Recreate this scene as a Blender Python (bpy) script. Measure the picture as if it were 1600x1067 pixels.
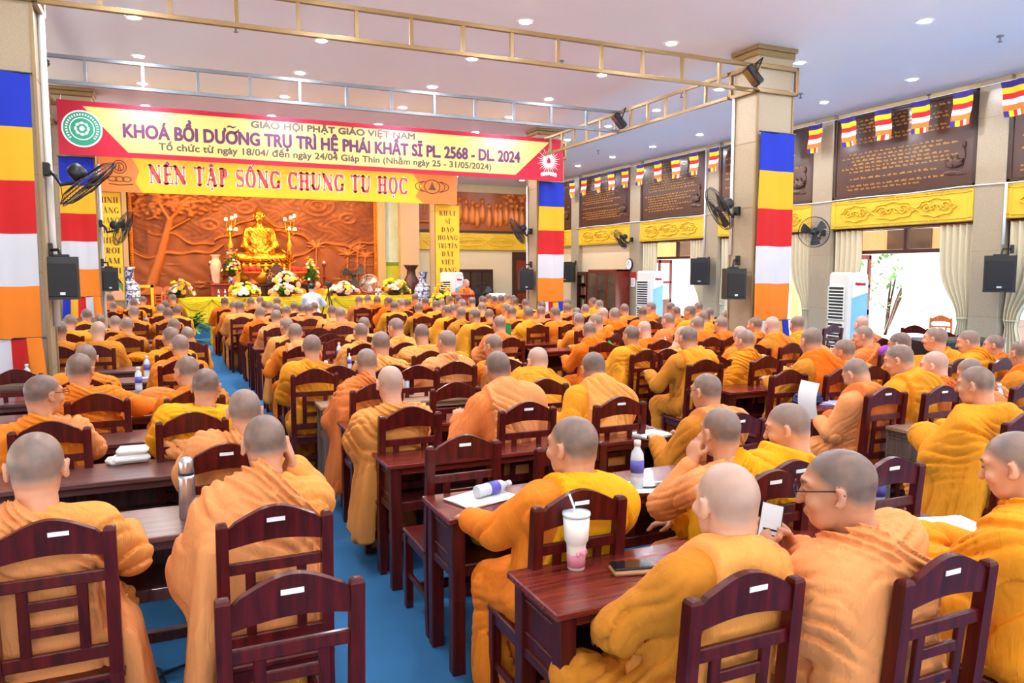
import bpy, math, random, unicodedata
import numpy as np
from mathutils import Vector, Matrix, Euler

for _o in list(bpy.data.objects):
    bpy.data.objects.remove(_o, do_unlink=True)
SC = bpy.context.scene
COL = SC.collection
PI = math.pi

# ------------------------------------------------------------------ camera
EYE = 1.85                       # lens height above the carpet
YAW = math.radians(24.2747)      # turned right of the hall's long axis
PITCH = math.radians(5.2183)     # tilted down
FPX = 1188.0                     # focal length for a 1600 px wide frame
cam_data = bpy.data.cameras.new('camera')
cam_data.sensor_width = 36.0
cam_data.lens = FPX / 1600.0 * 36.0
cam_data.clip_start = 0.05
cam_data.clip_end = 300
cam = bpy.data.objects.new('camera', cam_data)
COL.objects.link(cam)
cam.location = (0, 0, EYE)
cam.rotation_euler = (PI / 2 - PITCH, 0, -YAW)
SC.camera = cam

# ------------------------------------------------------------------ world and exposure
world = bpy.data.worlds.new('daylight')
SC.world = world
world.use_nodes = True
_wn = world.node_tree.nodes
_wn['Background'].inputs[0].default_value = (0.97, 0.98, 1.0, 1)
_wn['Background'].inputs[1].default_value = 1.1
vs = SC.view_settings
vs.view_transform = 'Standard'
vs.look = 'None'
vs.gamma = 1.0
vs.use_curve_mapping = False
vs.exposure = 0.48
SC.cycles.max_bounces = 7
SC.cycles.diffuse_bounces = 4
SC.cycles.glossy_bounces = 3
SC.cycles.transmission_bounces = 4
SC.cycles.transparent_max_bounces = 6
SC.cycles.caustics_reflective = False
SC.cycles.caustics_refractive = False
SC.cycles.sample_clamp_indirect = 6.0
LAMP_POWER = 620.0               # emission strength of a recessed downlight's lens
WARM_POWER = 1300.0               # of the warm lamps added unseen over the stage

sun_data = bpy.data.lights.new('sun', 'SUN')     # high sun on the yard: its bounce off the paving lights the ceiling through the doors
sun_data.energy = 23.0; sun_data.angle = 0.01; sun_data.color = (1.0, 0.98, 0.96)
sun = bpy.data.objects.new('sun', sun_data); COL.objects.link(sun)
sun.rotation_euler = (math.radians(-20), math.radians(26), 0)

# ------------------------------------------------------------------ measuring helper: a pixel of the photo on a known plane
_fw = np.array([math.sin(YAW) * math.cos(PITCH), math.cos(YAW) * math.cos(PITCH), -math.sin(PITCH)])
_rt = np.array([math.cos(YAW), -math.sin(YAW), 0.0])
_up = np.cross(_rt, _fw)
def _ray(px, py):
    return _fw + (px - 800.0) / FPX * _rt - (py - 533.5) / FPX * _up
def at_z(px, py, z):
    d = _ray(px, py); t = (z - EYE) / d[2]
    return (d[0] * t, d[1] * t, z)
def at_y(px, py, y):
    d = _ray(px, py); t = y / d[1]
    return (d[0] * t, y, EYE + d[2] * t)
def at_x(px, py, x):
    d = _ray(px, py); t = x / d[0]
    return (x, d[1] * t, EYE + d[2] * t)

# ------------------------------------------------------------------ colours and materials
def lin(c):
    r = []
    for v in c[:3]:
        v = v / 255.0
        r.append(v / 12.92 if v <= 0.04045 else ((v + 0.055) / 1.055) ** 2.4)
    return (r[0], r[1], r[2], 1.0)

def new_mat(name):
    m = bpy.data.materials.new(name)
    m.use_nodes = True
    nt = m.node_tree
    return m, nt, nt.nodes['Principled BSDF']

def mat(name, rgb, rough=0.5, metal=0.0, var=0.12, scale=8.0, bump=0.0, bscale=60.0, stretch=None, coat=0.0, spec=None, emit=None, estr=0.0, detail=4.0):
    """Principled surface whose colour is varied by object-space noise, with an optional noise bump."""
    m, nt, b = new_mat(name)
    N, L = nt.nodes, nt.links
    tc = N.new('ShaderNodeTexCoord')
    mp = N.new('ShaderNodeMapping')
    if stretch: mp.inputs['Scale'].default_value = stretch
    L.new(tc.outputs['Object'], mp.inputs['Vector'])
    nz = N.new('ShaderNodeTexNoise')
    nz.inputs['Scale'].default_value = scale
    nz.inputs['Detail'].default_value = detail
    L.new(mp.outputs['Vector'], nz.inputs['Vector'])
    mix = N.new('ShaderNodeMix'); mix.data_type = 'RGBA'
    c = lin(rgb)
    mix.inputs['A'].default_value = (c[0] * (1 - var), c[1] * (1 - var), c[2] * (1 - var), 1)
    mix.inputs['B'].default_value = (min(1, c[0] * (1 + var)), min(1, c[1] * (1 + var)), min(1, c[2] * (1 + var)), 1)
    L.new(nz.outputs['Fac'], mix.inputs['Factor'])
    L.new(mix.outputs['Result'], b.inputs['Base Color'])
    b.inputs['Roughness'].default_value = rough
    b.inputs['Metallic'].default_value = metal
    if coat:
        b.inputs['Coat Weight'].default_value = coat
        b.inputs['Coat Roughness'].default_value = 0.12
    if spec is not None: b.inputs['Specular IOR Level'].default_value = spec
    if bump:
        n2 = N.new('ShaderNodeTexNoise'); n2.inputs['Scale'].default_value = bscale; n2.inputs['Detail'].default_value = 3
        L.new(mp.outputs['Vector'], n2.inputs['Vector'])
        bp = N.new('ShaderNodeBump'); bp.inputs['Strength'].default_value = bump; bp.inputs['Distance'].default_value = 0.01
        L.new(n2.outputs['Fac'], bp.inputs['Height'])
        L.new(bp.outputs['Normal'], b.inputs['Normal'])
    if emit:
        b.inputs['Emission Color'].default_value = lin(emit)
        b.inputs['Emission Strength'].default_value = estr
    return m

def wood(name, dark, light, rough=0.3, axis=0, coat=0.25, scale=3.0, spec=0.4):
    """Varnished wood: stretched noise grain between two browns."""
    m, nt, b = new_mat(name)
    N, L = nt.nodes, nt.links
    tc = N.new('ShaderNodeTexCoord'); mp = N.new('ShaderNodeMapping')
    sc = [14.0, 14.0, 14.0]; sc[axis] = 0.9
    mp.inputs['Scale'].default_value = sc
    L.new(tc.outputs['Object'], mp.inputs['Vector'])
    nz = N.new('ShaderNodeTexNoise'); nz.inputs['Scale'].default_value = scale; nz.inputs['Detail'].default_value = 6; nz.inputs['Distortion'].default_value = 0.6
    L.new(mp.outputs['Vector'], nz.inputs['Vector'])
    rp = N.new('ShaderNodeValToRGB')
    rp.color_ramp.elements[0].position = 0.3; rp.color_ramp.elements[0].color = lin(dark)
    rp.color_ramp.elements[1].position = 0.72; rp.color_ramp.elements[1].color = lin(light)
    L.new(nz.outputs['Fac'], rp.inputs['Fac'])
    L.new(rp.outputs['Color'], b.inputs['Base Color'])
    b.inputs['Roughness'].default_value = rough
    b.inputs['Coat Weight'].default_value = coat
    b.inputs['Coat Roughness'].default_value = 0.1
    b.inputs['Specular IOR Level'].default_value = spec
    bp = N.new('ShaderNodeBump'); bp.inputs['Strength'].default_value = 0.06; bp.inputs['Distance'].default_value = 0.004
    L.new(nz.outputs['Fac'], bp.inputs['Height']); L.new(bp.outputs['Normal'], b.inputs['Normal'])
    return m

def cloth(name, rgb, rough=0.85, var=0.1, sheen=0.25):
    """Woven robe cloth: fine weave bump, soft colour drift, a little sheen."""
    m, nt, b = new_mat(name)
    N, L = nt.nodes, nt.links
    tc = N.new('ShaderNodeTexCoord')
    nz = N.new('ShaderNodeTexNoise'); nz.inputs['Scale'].default_value = 5; nz.inputs['Detail'].default_value = 5
    L.new(tc.outputs['Object'], nz.inputs['Vector'])
    c = lin(rgb)
    mix = N.new('ShaderNodeMix'); mix.data_type = 'RGBA'
    mix.inputs['A'].default_value = (c[0] * (1 - var), c[1] * (1 - var * 1.3), c[2] * (1 - var), 1)
    mix.inputs['B'].default_value = (min(1, c[0] * (1 + var)), min(1, c[1] * (1 + var)), min(1, c[2] * (1 + var)), 1)
    L.new(nz.outputs['Fac'], mix.inputs['Factor']); L.new(mix.outputs['Result'], b.inputs['Base Color'])
    b.inputs['Roughness'].default_value = rough
    b.inputs['Specular IOR Level'].default_value = 0.25
    b.inputs['Sheen Weight'].default_value = sheen
    b.inputs['Sheen Tint'].default_value = c
    mp = N.new('ShaderNodeMapping'); mp.inputs['Scale'].default_value = (30, 30, 9)
    mp.inputs['Rotation'].default_value = (0, 0.5, 0)
    L.new(tc.outputs['Object'], mp.inputs['Vector'])
    n2 = N.new('ShaderNodeTexNoise'); n2.inputs['Scale'].default_value = 1.0; n2.inputs['Detail'].default_value = 4; n2.inputs['Distortion'].default_value = 1.2
    L.new(mp.outputs['Vector'], n2.inputs['Vector'])
    bp = N.new('ShaderNodeBump'); bp.inputs['Strength'].default_value = 0.55; bp.inputs['Distance'].default_value = 0.014
    L.new(n2.outputs['Fac'], bp.inputs['Height']); L.new(bp.outputs['Normal'], b.inputs['Normal'])
    return m

def skin(name, rgb, scalp, lip=(170, 95, 85)):
    """Skin with the shaved scalp's grey stubble; where it grows is stored on the mesh as a point attribute."""
    m, nt, b = new_mat(name)
    N, L = nt.nodes, nt.links
    at = N.new('ShaderNodeAttribute'); at.attribute_name = 'scalp'
    a2 = N.new('ShaderNodeAttribute'); a2.attribute_name = 'features'
    nz = N.new('ShaderNodeTexNoise'); nz.inputs['Scale'].default_value = 22; nz.inputs['Detail'].default_value = 6
    tc = N.new('ShaderNodeTexCoord'); L.new(tc.outputs['Object'], nz.inputs['Vector'])
    ma = N.new('ShaderNodeMath'); ma.operation = 'MULTIPLY_ADD'
    L.new(nz.outputs['Fac'], ma.inputs[0]); ma.inputs[1].default_value = 0.55; ma.inputs[2].default_value = 0.55
    mb = N.new('ShaderNodeMath'); mb.operation = 'MULTIPLY'; mb.use_clamp = True
    L.new(at.outputs['Fac'], mb.inputs[0]); L.new(ma.outputs[0], mb.inputs[1])
    m1 = N.new('ShaderNodeMix'); m1.data_type = 'RGBA'
    m1.inputs['A'].default_value = lin(rgb); m1.inputs['B'].default_value = lin(scalp)
    L.new(mb.outputs[0], m1.inputs['Factor'])
    m2 = N.new('ShaderNodeMix'); m2.data_type = 'RGBA'
    m2.inputs['B'].default_value = lin((60, 40, 34))
    L.new(m1.outputs['Result'], m2.inputs['A']); L.new(a2.outputs['Fac'], m2.inputs['Factor'])
    L.new(m2.outputs['Result'], b.inputs['Base Color'])
    b.inputs['Roughness'].default_value = 0.42
    b.inputs['Subsurface Weight'].default_value = 0.0
    n3 = N.new('ShaderNodeTexNoise'); n3.inputs['Scale'].default_value = 260; L.new(tc.outputs['Object'], n3.inputs['Vector'])
    bp = N.new('ShaderNodeBump'); bp.inputs['Strength'].default_value = 0.12; bp.inputs['Distance'].default_value = 0.002
    L.new(n3.outputs['Fac'], bp.inputs['Height']); L.new(bp.outputs['Normal'], b.inputs['Normal'])
    return m

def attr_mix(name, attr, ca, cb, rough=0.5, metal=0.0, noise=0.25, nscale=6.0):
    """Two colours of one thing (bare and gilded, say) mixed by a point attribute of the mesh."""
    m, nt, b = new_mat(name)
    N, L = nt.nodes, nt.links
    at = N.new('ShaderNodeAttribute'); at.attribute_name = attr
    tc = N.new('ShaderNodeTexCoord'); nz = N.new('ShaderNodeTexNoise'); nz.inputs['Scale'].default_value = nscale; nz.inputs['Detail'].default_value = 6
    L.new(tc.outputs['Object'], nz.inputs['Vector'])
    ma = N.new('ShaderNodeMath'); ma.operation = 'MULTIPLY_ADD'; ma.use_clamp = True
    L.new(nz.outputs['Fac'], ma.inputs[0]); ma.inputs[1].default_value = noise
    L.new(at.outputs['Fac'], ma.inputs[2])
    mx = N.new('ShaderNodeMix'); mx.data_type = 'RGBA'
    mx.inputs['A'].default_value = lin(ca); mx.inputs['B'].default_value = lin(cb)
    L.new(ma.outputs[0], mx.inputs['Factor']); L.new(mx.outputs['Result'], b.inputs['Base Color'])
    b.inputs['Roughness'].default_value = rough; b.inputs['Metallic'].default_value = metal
    return m

def stripes(name, cols, axis, lo, hi, rough=0.8):
    """Equal dyed stripes along one object axis."""
    m, nt, b = new_mat(name)
    N, L = nt.nodes, nt.links
    tc = N.new('ShaderNodeTexCoord'); sp = N.new('ShaderNodeSeparateXYZ'); L.new(tc.outputs['Object'], sp.inputs[0])
    mr = N.new('ShaderNodeMapRange'); mr.inputs['From Min'].default_value = lo; mr.inputs['From Max'].default_value = hi
    L.new(sp.outputs[axis], mr.inputs['Value'])
    rp = N.new('ShaderNodeValToRGB'); rp.color_ramp.interpolation = 'CONSTANT'
    n = len(cols); e = rp.color_ramp.elements
    e[0].position = 0; e[0].color = lin(cols[0]); e[1].position = 1.0 / n; e[1].color = lin(cols[1])
    for i in range(2, n):
        k = e.new(i / n); k.color = lin(cols[i])
    L.new(mr.outputs[0], rp.inputs['Fac']); L.new(rp.outputs['Color'], b.inputs['Base Color'])
    b.inputs['Roughness'].default_value = rough
    n2 = N.new('ShaderNodeTexNoise'); n2.inputs['Scale'].default_value = 3; L.new(tc.outputs['Object'], n2.inputs['Vector'])
    bp = N.new('ShaderNodeBump'); bp.inputs['Strength'].default_value = 0.2; bp.inputs['Distance'].default_value = 0.05
    L.new(n2.outputs['Fac'], bp.inputs['Height']); L.new(bp.outputs['Normal'], b.inputs['Normal'])
    return m

def emitter(name, rgb, strength):
    m, nt, b = new_mat(name)
    b.inputs['Base Color'].default_value = (0.55, 0.58, 0.6, 1)
    b.inputs['Emission Color'].default_value = lin(rgb)
    b.inputs['Emission Strength'].default_value = strength
    return m

# ------------------------------------------------------------------ mesh builder
def frame(d, up=(0, 0, 1)):
    d = Vector(d).normalized()
    u = Vector(up)
    if abs(d.dot(u)) > 0.98: u = Vector((1, 0, 0)) if abs(d.x) < 0.9 else Vector((0, 1, 0))
    s = d.cross(u).normalized()
    return s, s.cross(d).normalized(), d

class MB:
    def __init__(self):
        self.v, self.f, self.m, self.s = [], [], [], []
    def add(self, vs_, fs, mi=0, smooth=False):
        o = len(self.v)
        self.v.extend([tuple(p) for p in vs_])
        for f in fs:
            self.f.append([i + o for i in f]); self.m.append(mi); self.s.append(smooth)
        return self
    def box(self, c, size, bev=0.0, rot=None, mi=0):
        hx, hy, hz = size[0] / 2, size[1] / 2, size[2] / 2
        b = min(bev, hx * 0.9, hy * 0.9, hz * 0.9)
        pts, fs = [], []
        if b <= 0:
            for z in (-hz, hz):
                for x, y in ((-hx, -hy), (hx, -hy), (hx, hy), (-hx, hy)): pts.append((x, y, z))
            fs = [[0, 3, 2, 1], [4, 5, 6, 7], [0, 1, 5, 4], [1, 2, 6, 5], [2, 3, 7, 6], [3, 0, 4, 7]]
        else:
            idx = {}
            for sx in (-1, 1):
                for sy in (-1, 1):
                    for sz in (-1, 1):
                        for k in range(3):
                            p = [sx * (hx - b), sy * (hy - b), sz * (hz - b)]
                            p[k] = (sx * hx, sy * hy, sz * hz)[k]
                            idx[(sx, sy, sz, k)] = len(pts); pts.append(tuple(p))
            for k in range(3):
                a, c2 = [(1, 2), (2, 0), (0, 1)][k]
                for sg in (-1, 1):
                    q = []
                    for sa, sb in ((-1, -1), (1, -1), (1, 1), (-1, 1)):
                        s = [0, 0, 0]; s[k] = sg; s[a] = sa; s[c2] = sb
                        q.append(idx[(s[0], s[1], s[2], k)])
                    fs.append(q if sg > 0 else q[::-1])
            for k in range(3):
                a, c2 = [(1, 2), (2, 0), (0, 1)][k]
                for sa in (-1, 1):
                    for sb in (-1, 1):
                        s0 = [0, 0, 0]; s0[a] = sa; s0[c2] = sb
                        s0[k] = -1; s1 = list(s0); s1[k] = 1
                        q = [idx[(*s0, a)], idx[(*s1, a)], idx[(*s1, c2)], idx[(*s0, c2)]]
                        fs.append(q if sa * sb > 0 else q[::-1])
            for sx in (-1, 1):
                for sy in (-1, 1):
                    for sz in (-1, 1):
                        q = [idx[(sx, sy, sz, k)] for k in range(3)]
                        fs.append(q if sx * sy * sz > 0 else q[::-1])
        R = None
        if rot is not None:
            R = rot if isinstance(rot, Matrix) else Euler(rot).to_matrix()
        c = Vector(c)
        self.add([tuple((R @ Vector(p) if R else Vector(p)) + c) for p in pts], fs, mi)
        return self
    def ring(self, c, s, u, r, n):
        return [tuple(Vector(c) + s * (r * math.cos(2 * PI * i / n)) + u * (r * math.sin(2 * PI * i / n))) for i in range(n)]
    def tube(self, pts, r, n=8, mi=0, caps=True, closed=False, smooth=True):
        pts = [Vector(p) for p in pts]
        rs = r if isinstance(r, (list, tuple)) else [r] * len(pts)
        o = len(self.v); prev = None
        for i, p in enumerate(pts):
            if closed: d = pts[(i + 1) % len(pts)] - pts[i - 1]
            else: d = pts[min(i + 1, len(pts) - 1)] - pts[max(i - 1, 0)]
            if d.length < 1e-9: d = Vector((0, 0, 1))
            if prev is None: s, u, _ = frame(d)
            else:
                dn = d.normalized(); s = (prev - dn * prev.dot(dn))
                s = s.normalized() if s.length > 1e-6 else frame(d)[0]; u = s.cross(dn)
            prev = s
            self.v.extend(self.ring(p, s, u, rs[i], n))
        k = len(pts)
        for i in range(k if closed else k - 1):
            a, b = o + i * n, o + ((i + 1) % k) * n
            for j in range(n):
                j2 = (j + 1) % n
                self.f.append([a + j, a + j2, b + j2, b + j]); self.m.append(mi); self.s.append(smooth)
        if caps and not closed:
            self.f.append([o + j for j in range(n)][::-1]); self.m.append(mi); self.s.append(False)
            self.f.append([o + (k - 1) * n + j for j in range(n)]); self.m.append(mi); self.s.append(False)
        return self
    def cyl(self, a, b, r0, r1=None, n=16, mi=0, smooth=True):
        return self.tube([a, b], [r0, r0 if r1 is None else r1], n, mi, True, False, smooth)
    def lathe(self, prof, n=24, c=(0, 0, 0), mi=0, smooth=True, axis=None):
        """prof: list of (radius, height) from bottom to top about +Z, or about axis."""
        o = len(self.v)
        s, u, d = (Vector((1, 0, 0)), Vector((0, 1, 0)), Vector((0, 0, 1))) if axis is None else frame(axis)
        c = Vector(c)
        for r, z in prof: self.v.extend(self.ring(c + d * z, s, u, max(r, 1e-4), n))
        for i in range(len(prof) - 1):
            for j in range(n):
                j2 = (j + 1) % n
                self.f.append([o + i * n + j, o + i * n + j2, o + (i + 1) * n + j2, o + (i + 1) * n + j]); self.m.append(mi); self.s.append(smooth)
        self.f.append([o + j for j in range(n)][::-1]); self.m.append(mi); self.s.append(False)
        e = o + (len(prof) - 1) * n
        self.f.append([e + j for j in range(n)]); self.m.append(mi); self.s.append(False)
        return self
    def ball(self, c, r, nu=16, nv=10, mi=0, rot=None):
        r = (r, r, r) if not isinstance(r, (tuple, list)) else r
        R = Euler(rot).to_matrix() if rot is not None else None
        c = Vector(c); o = len(self.v)
        for i in range(nv + 1):
            th = PI * i / nv
            for j in range(nu):
                ph = 2 * PI * j / nu
                p = Vector((r[0] * math.sin(th) * math.cos(ph), r[1] * math.sin(th) * math.sin(ph), -r[2] * math.cos(th)))
                self.v.append(tuple((R @ p if R else p) + c))
        for i in range(nv):
            for j in range(nu):
                j2 = (j + 1) % nu
                self.f.append([o + i * nu + j, o + i * nu + j2, o + (i + 1) * nu + j2, o + (i + 1) * nu + j]); self.m.append(mi); self.s.append(True)
        return self
    def prism(self, poly, org, ex, ey, depth, mi=0):
        """2-D polygon in the plane org + x*ex + y*ey, thickened by depth along ex x ey (centred)."""
        ex, ey, org = Vector(ex), Vector(ey), Vector(org)
        nz = ex.cross(ey).normalized() * (depth / 2)
        n = len(poly)
        A = [org + ex * p[0] + ey * p[1] - nz for p in poly]
        B = [org + ex * p[0] + ey * p[1] + nz for p in poly]
        fs = [list(range(n))[::-1], [n + i for i in range(n)]]
        for i in range(n): fs.append([i, (i + 1) % n, n + (i + 1) % n, n + i])
        return self.add(A + B, fs, mi)
    def grid(self, fn, nu, nv, mi=0, smooth=True, closed_u=False):
        o = len(self.v)
        for j in range(nv + 1):
            for i in range(nu + (0 if closed_u else 1)): self.v.append(tuple(fn(i / nu, j / nv)))
        w = nu if closed_u else nu + 1
        for j in range(nv):
            for i in range(nu):
                i2 = (i + 1) % w
                self.f.append([o + j * w + i, o + j * w + i2, o + (j + 1) * w + i2, o + (j + 1) * w + i]); self.m.append(mi); self.s.append(smooth)
        return self
    def sheet(self, fn, nu, nv, th=0.004, mi=0):
        """A cloth with two faces: fn(u, v) gives the middle surface, thickened along Y."""
        self.grid(lambda u, v: Vector(fn(u, v)) + Vector((0, -th / 2, 0)), nu, nv, mi)
        self.grid(lambda u, v: Vector(fn(1 - u, v)) + Vector((0, th / 2, 0)), nu, nv, mi)
        return self
    def mesh(self, name):
        me = bpy.data.meshes.new(name)
        me.from_pydata(self.v, [], self.f)
        me.polygons.foreach_set('material_index', self.m)
        me.polygons.foreach_set('use_smooth', self.s)
        me.update()
        return me
    def build(self, name, mats, parent=None, loc=None, rotz=None):
        me = self.mesh(name)
        for m in (mats if isinstance(mats, (list, tuple)) else [mats]): me.materials.append(m)
        return link(name, me, parent, loc, rotz)

def link(name, me, parent=None, loc=None, rotz=None):
    o = bpy.data.objects.new(name, me)
    COL.objects.link(o)
    if parent is not None: o.parent = parent
    if loc is not None: o.location = loc
    if rotz is not None: o.rotation_euler = (0, 0, rotz)
    return o

def tag(o, label, cat, group=None, kind=None):
    o['label'] = label; o['category'] = cat
    if group: o['group'] = group
    if kind: o['kind'] = kind
    return o

def thing(name, label, cat, loc=(0, 0, 0), rotz=0.0, group=None):
    o = bpy.data.objects.new(name, None); COL.objects.link(o)
    o.empty_display_size = 0.1
    o.location = loc; o.rotation_euler = (0, 0, rotz)
    return tag(o, label, cat, group)

def struct(name, mb, m, label=None):
    o = mb.build(name, m)
    o['kind'] = 'structure'
    o['label'] = label or name.replace('_', ' ')
    o['category'] = name.split('_')[0]
    return o

def copy_tree(o, loc=None, rotz=None, label=None, group=None, parent=None):
    """A thing with copies of its parts and sub-parts; mesh data is shared."""
    c = o.copy(); COL.objects.link(c)
    c.parent = parent
    if parent is not None: c.matrix_parent_inverse = Matrix()
    if loc is not None: c.location = loc
    if rotz is not None: c.rotation_euler = (0, 0, rotz)
    if label: c['label'] = label
    if group: c['group'] = group
    for ch in o.children: copy_tree(ch, parent=c)
    return c

ORD = ['first', 'second', 'third', 'fourth', 'fifth', 'sixth', 'seventh', 'eighth', 'ninth', 'tenth', 'eleventh', 'twelfth', 'thirteenth',
       'fourteenth', 'fifteenth', 'sixteenth', 'seventeenth', 'eighteenth', 'nineteenth', 'twentieth', 'twenty-first', 'twenty-second']
# ------------------------------------------------------------------ material library
M = {}
M['carpet'] = mat('blue_carpet', (62, 122, 172), 0.95, var=0.2, scale=3.0, bump=0.6, bscale=420, detail=8, spec=0.1)
M['ceiling'] = mat('ceiling_paint', (242, 242, 245), 0.6, var=0.02, scale=1.5)
M['plaster'] = mat('cream_plaster', (222, 200, 160), 0.7, var=0.05, scale=3)
M['granite'] = mat('speckled_granite', (164, 148, 122), 0.3, var=0.22, scale=55, detail=8)
M['granite_warm'] = mat('warm_granite', (205, 172, 128), 0.3, var=0.14, scale=40, detail=8)
M['joint'] = mat('stone_joint', (150, 125, 85), 0.6)
M['bronze'] = mat('bronze_bar', (146, 118, 76), 0.35, 0.35, var=0.1)
M['steel'] = mat('galvanised_steel', (128, 134, 142), 0.35, 0.55, var=0.08)
M['conduit'] = mat('white_conduit', (232, 232, 232), 0.4, var=0.03)
M['black'] = mat('black_plastic', (22, 22, 25), 0.4, var=0.2)
M['grille'] = mat('speaker_grille', (30, 31, 34), 0.55, 0.3, var=0.3, scale=300)
M['darkwood'] = wood('dark_timber', (40, 14, 10), (74, 30, 22), 0.35, 2)
M['redwood'] = wood('red_varnished_timber', (92, 18, 12), (138, 36, 22), 0.25, 2, 0.5)
M['board'] = mat('brown_inscription_board', (74, 44, 34), 0.32, var=0.14, scale=4, coat=0.15)
M['boardframe'] = mat('board_edge', (58, 34, 26), 0.4, var=0.1)
M['gold_ink'] = mat('gilt_lettering', (196, 142, 62), 0.4, 0.25, var=0.2, scale=30)
M['lotus'] = mat('carved_lotus', (78, 48, 36), 0.35, var=0.15)
M['yellow_band'] = mat('carved_yellow_plaster', (226, 180, 36), 0.5, var=0.1, scale=12)
M['curtain'] = mat('cream_curtain', (208, 194, 160), 0.9, var=0.05)
M['white'] = mat('white_plastic', (235, 235, 232), 0.35, var=0.02)
M['cooler'] = mat('pale_cooler_body', (224, 222, 212), 0.4, var=0.03)
M['slot'] = mat('dark_slot', (56, 54, 44), 0.7)
M['glass'] = None
def glass_mat():
    m, nt, b = new_mat('window_glass')
    b.inputs['Base Color'].default_value = (0.95, 0.97, 0.97, 1); b.inputs['Roughness'].default_value = 0.03
    b.inputs['Transmission Weight'].default_value = 1.0; b.inputs['IOR'].default_value = 1.45
    return m
M['glass'] = glass_mat()
M['cabglass'] = mat('cabinet_glass', (70, 56, 44), 0.08, var=0.3, scale=2.5, spec=0.8)
M['lens'] = emitter('downlight_lens', (246, 248, 255), LAMP_POWER)
M['added_warm_lens'] = emitter('added_stage_lens', (255, 205, 140), WARM_POWER)
M['bulb'] = emitter('candle_bulb', (255, 214, 140), 14)
M['gold'] = mat('polished_gold', (255, 190, 60), 0.18, 1.0, var=0.05)
M['gold_soft'] = mat('gilded_wood', (240, 170, 50), 0.35, 0.8, var=0.12)
M['yellow_cloth'] = cloth('yellow_satin', (250, 216, 40), 0.5, 0.06, 0.3)
M['paper'] = mat('white_paper', (240, 240, 238), 0.75, var=0.02)
M['pave'] = mat('sunlit_paving', (224, 218, 208), 0.85, var=0.06)
M['leaf'] = mat('green_leaf', (70, 130, 50), 0.5, var=0.35, scale=5)
M['yellow_wall'] = mat('yellow_house_wall', (236, 206, 120), 0.8, var=0.05)
ROBE_STRIPES = [(6, 40, 172), (222, 162, 22), (186, 6, 14), (196, 199, 206), (226, 122, 18)]

CEIL = 5.03
XL, XR = -6.4, 12.5
YB, YF = 26.3, -5.0

# ------------------------------------------------------------------ room shell
struct('floor', MB().box(((XL + 16.0) / 2, (YB + YF) / 2, -0.05), (16.0 - XL - 3.3, YB - YF, 0.1)), M['carpet'], 'blue carpet floor of the hall')
struct('ceiling', MB().box(((XL + XR) / 2 + 0.3, (YB + YF) / 2, CEIL + 0.1), (XR - XL + 1.2, YB - YF + 0.4, 0.2)), M['ceiling'], 'white plaster ceiling')
struct('ground_outside', MB().box((33, 11, -0.12), (40.6, 90, 0.1)), M['pave'], 'bright paving outside the right-hand doors')
struct('ground_bounce_rear', MB().box((3, -25.2, -0.12), (60, 40, 0.1)), M['pave'], 'unseen paving behind the camera, added to bounce light onto the ceiling')  # unseen ground, added to throw sunlight up at the ceiling
struct('ground_bounce_left', MB().box((-22, 11, -0.12), (30, 32, 0.1)), M['pave'], 'unseen paving outside the left-hand doors, added to bounce light upward')  # also unseen, a bounce surface added outside the left openings

PIL_Y = [1.35, 4.9, 8.42, 12.0, 15.55, 19.0, 22.6]    # centres of the wall piers
PW = 0.52
def wall_piece(name, x0, x1, y0, y1, z0, z1, m, label):
    return struct(name, MB().box(((x0 + x1) / 2, (y0 + y1) / 2, (z0 + z1) / 2), (x1 - x0, y1 - y0, z1 - z0)), m, label)

# right-hand wall: solid strip above the doors, piers between the bays
wall_piece('wall_right', XR + 0.12, XR + 0.4, YF, YB + 0.2, 2.72, CEIL, M['plaster'], 'right-hand wall above the doors')
n_trim = [0]
def pier(y, x=XR, flip=1):
    n_trim[0] += 1
    mb = MB()
    mb.box((x + flip * 0.22, y, CEIL / 2), (0.44, PW, CEIL), 0.012)
    for z in (1.1, 2.2, 3.3, 4.4):
        mb.box((x + flip * 0.22, y, z), (0.446, PW + 0.006, 0.008), mi=1)
    struct('trim_%d' % n_trim[0], mb, [M['granite'], M['joint']], 'granite wall pier between two bays')
for y in PIL_Y: pier(y)
# the last two bays are closed below the band
wall_piece('wall_right_end', XR + 0.15, XR + 0.4, 19.2, YB + 0.2, 0, 2.72, M['plaster'], 'closed cream wall behind the bookcase')
# back wall
wall_piece('wall_back', XL, XR + 0.4, YB, YB + 0.25, 0, CEIL, M['plaster'], 'back wall of the hall')
# left-hand wall with the same openings, out of the picture
for i, y in enumerate([1.35, 4.9, 8.42, 12.0, 15.55, 19.0, 22.6]): pier(y, XL, -1)
wall_piece('wall_left', XL - 0.4, XL - 0.12, YF, YB + 0.2, 2.72, CEIL, M['plaster'], 'left-hand wall above the doors')

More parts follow.
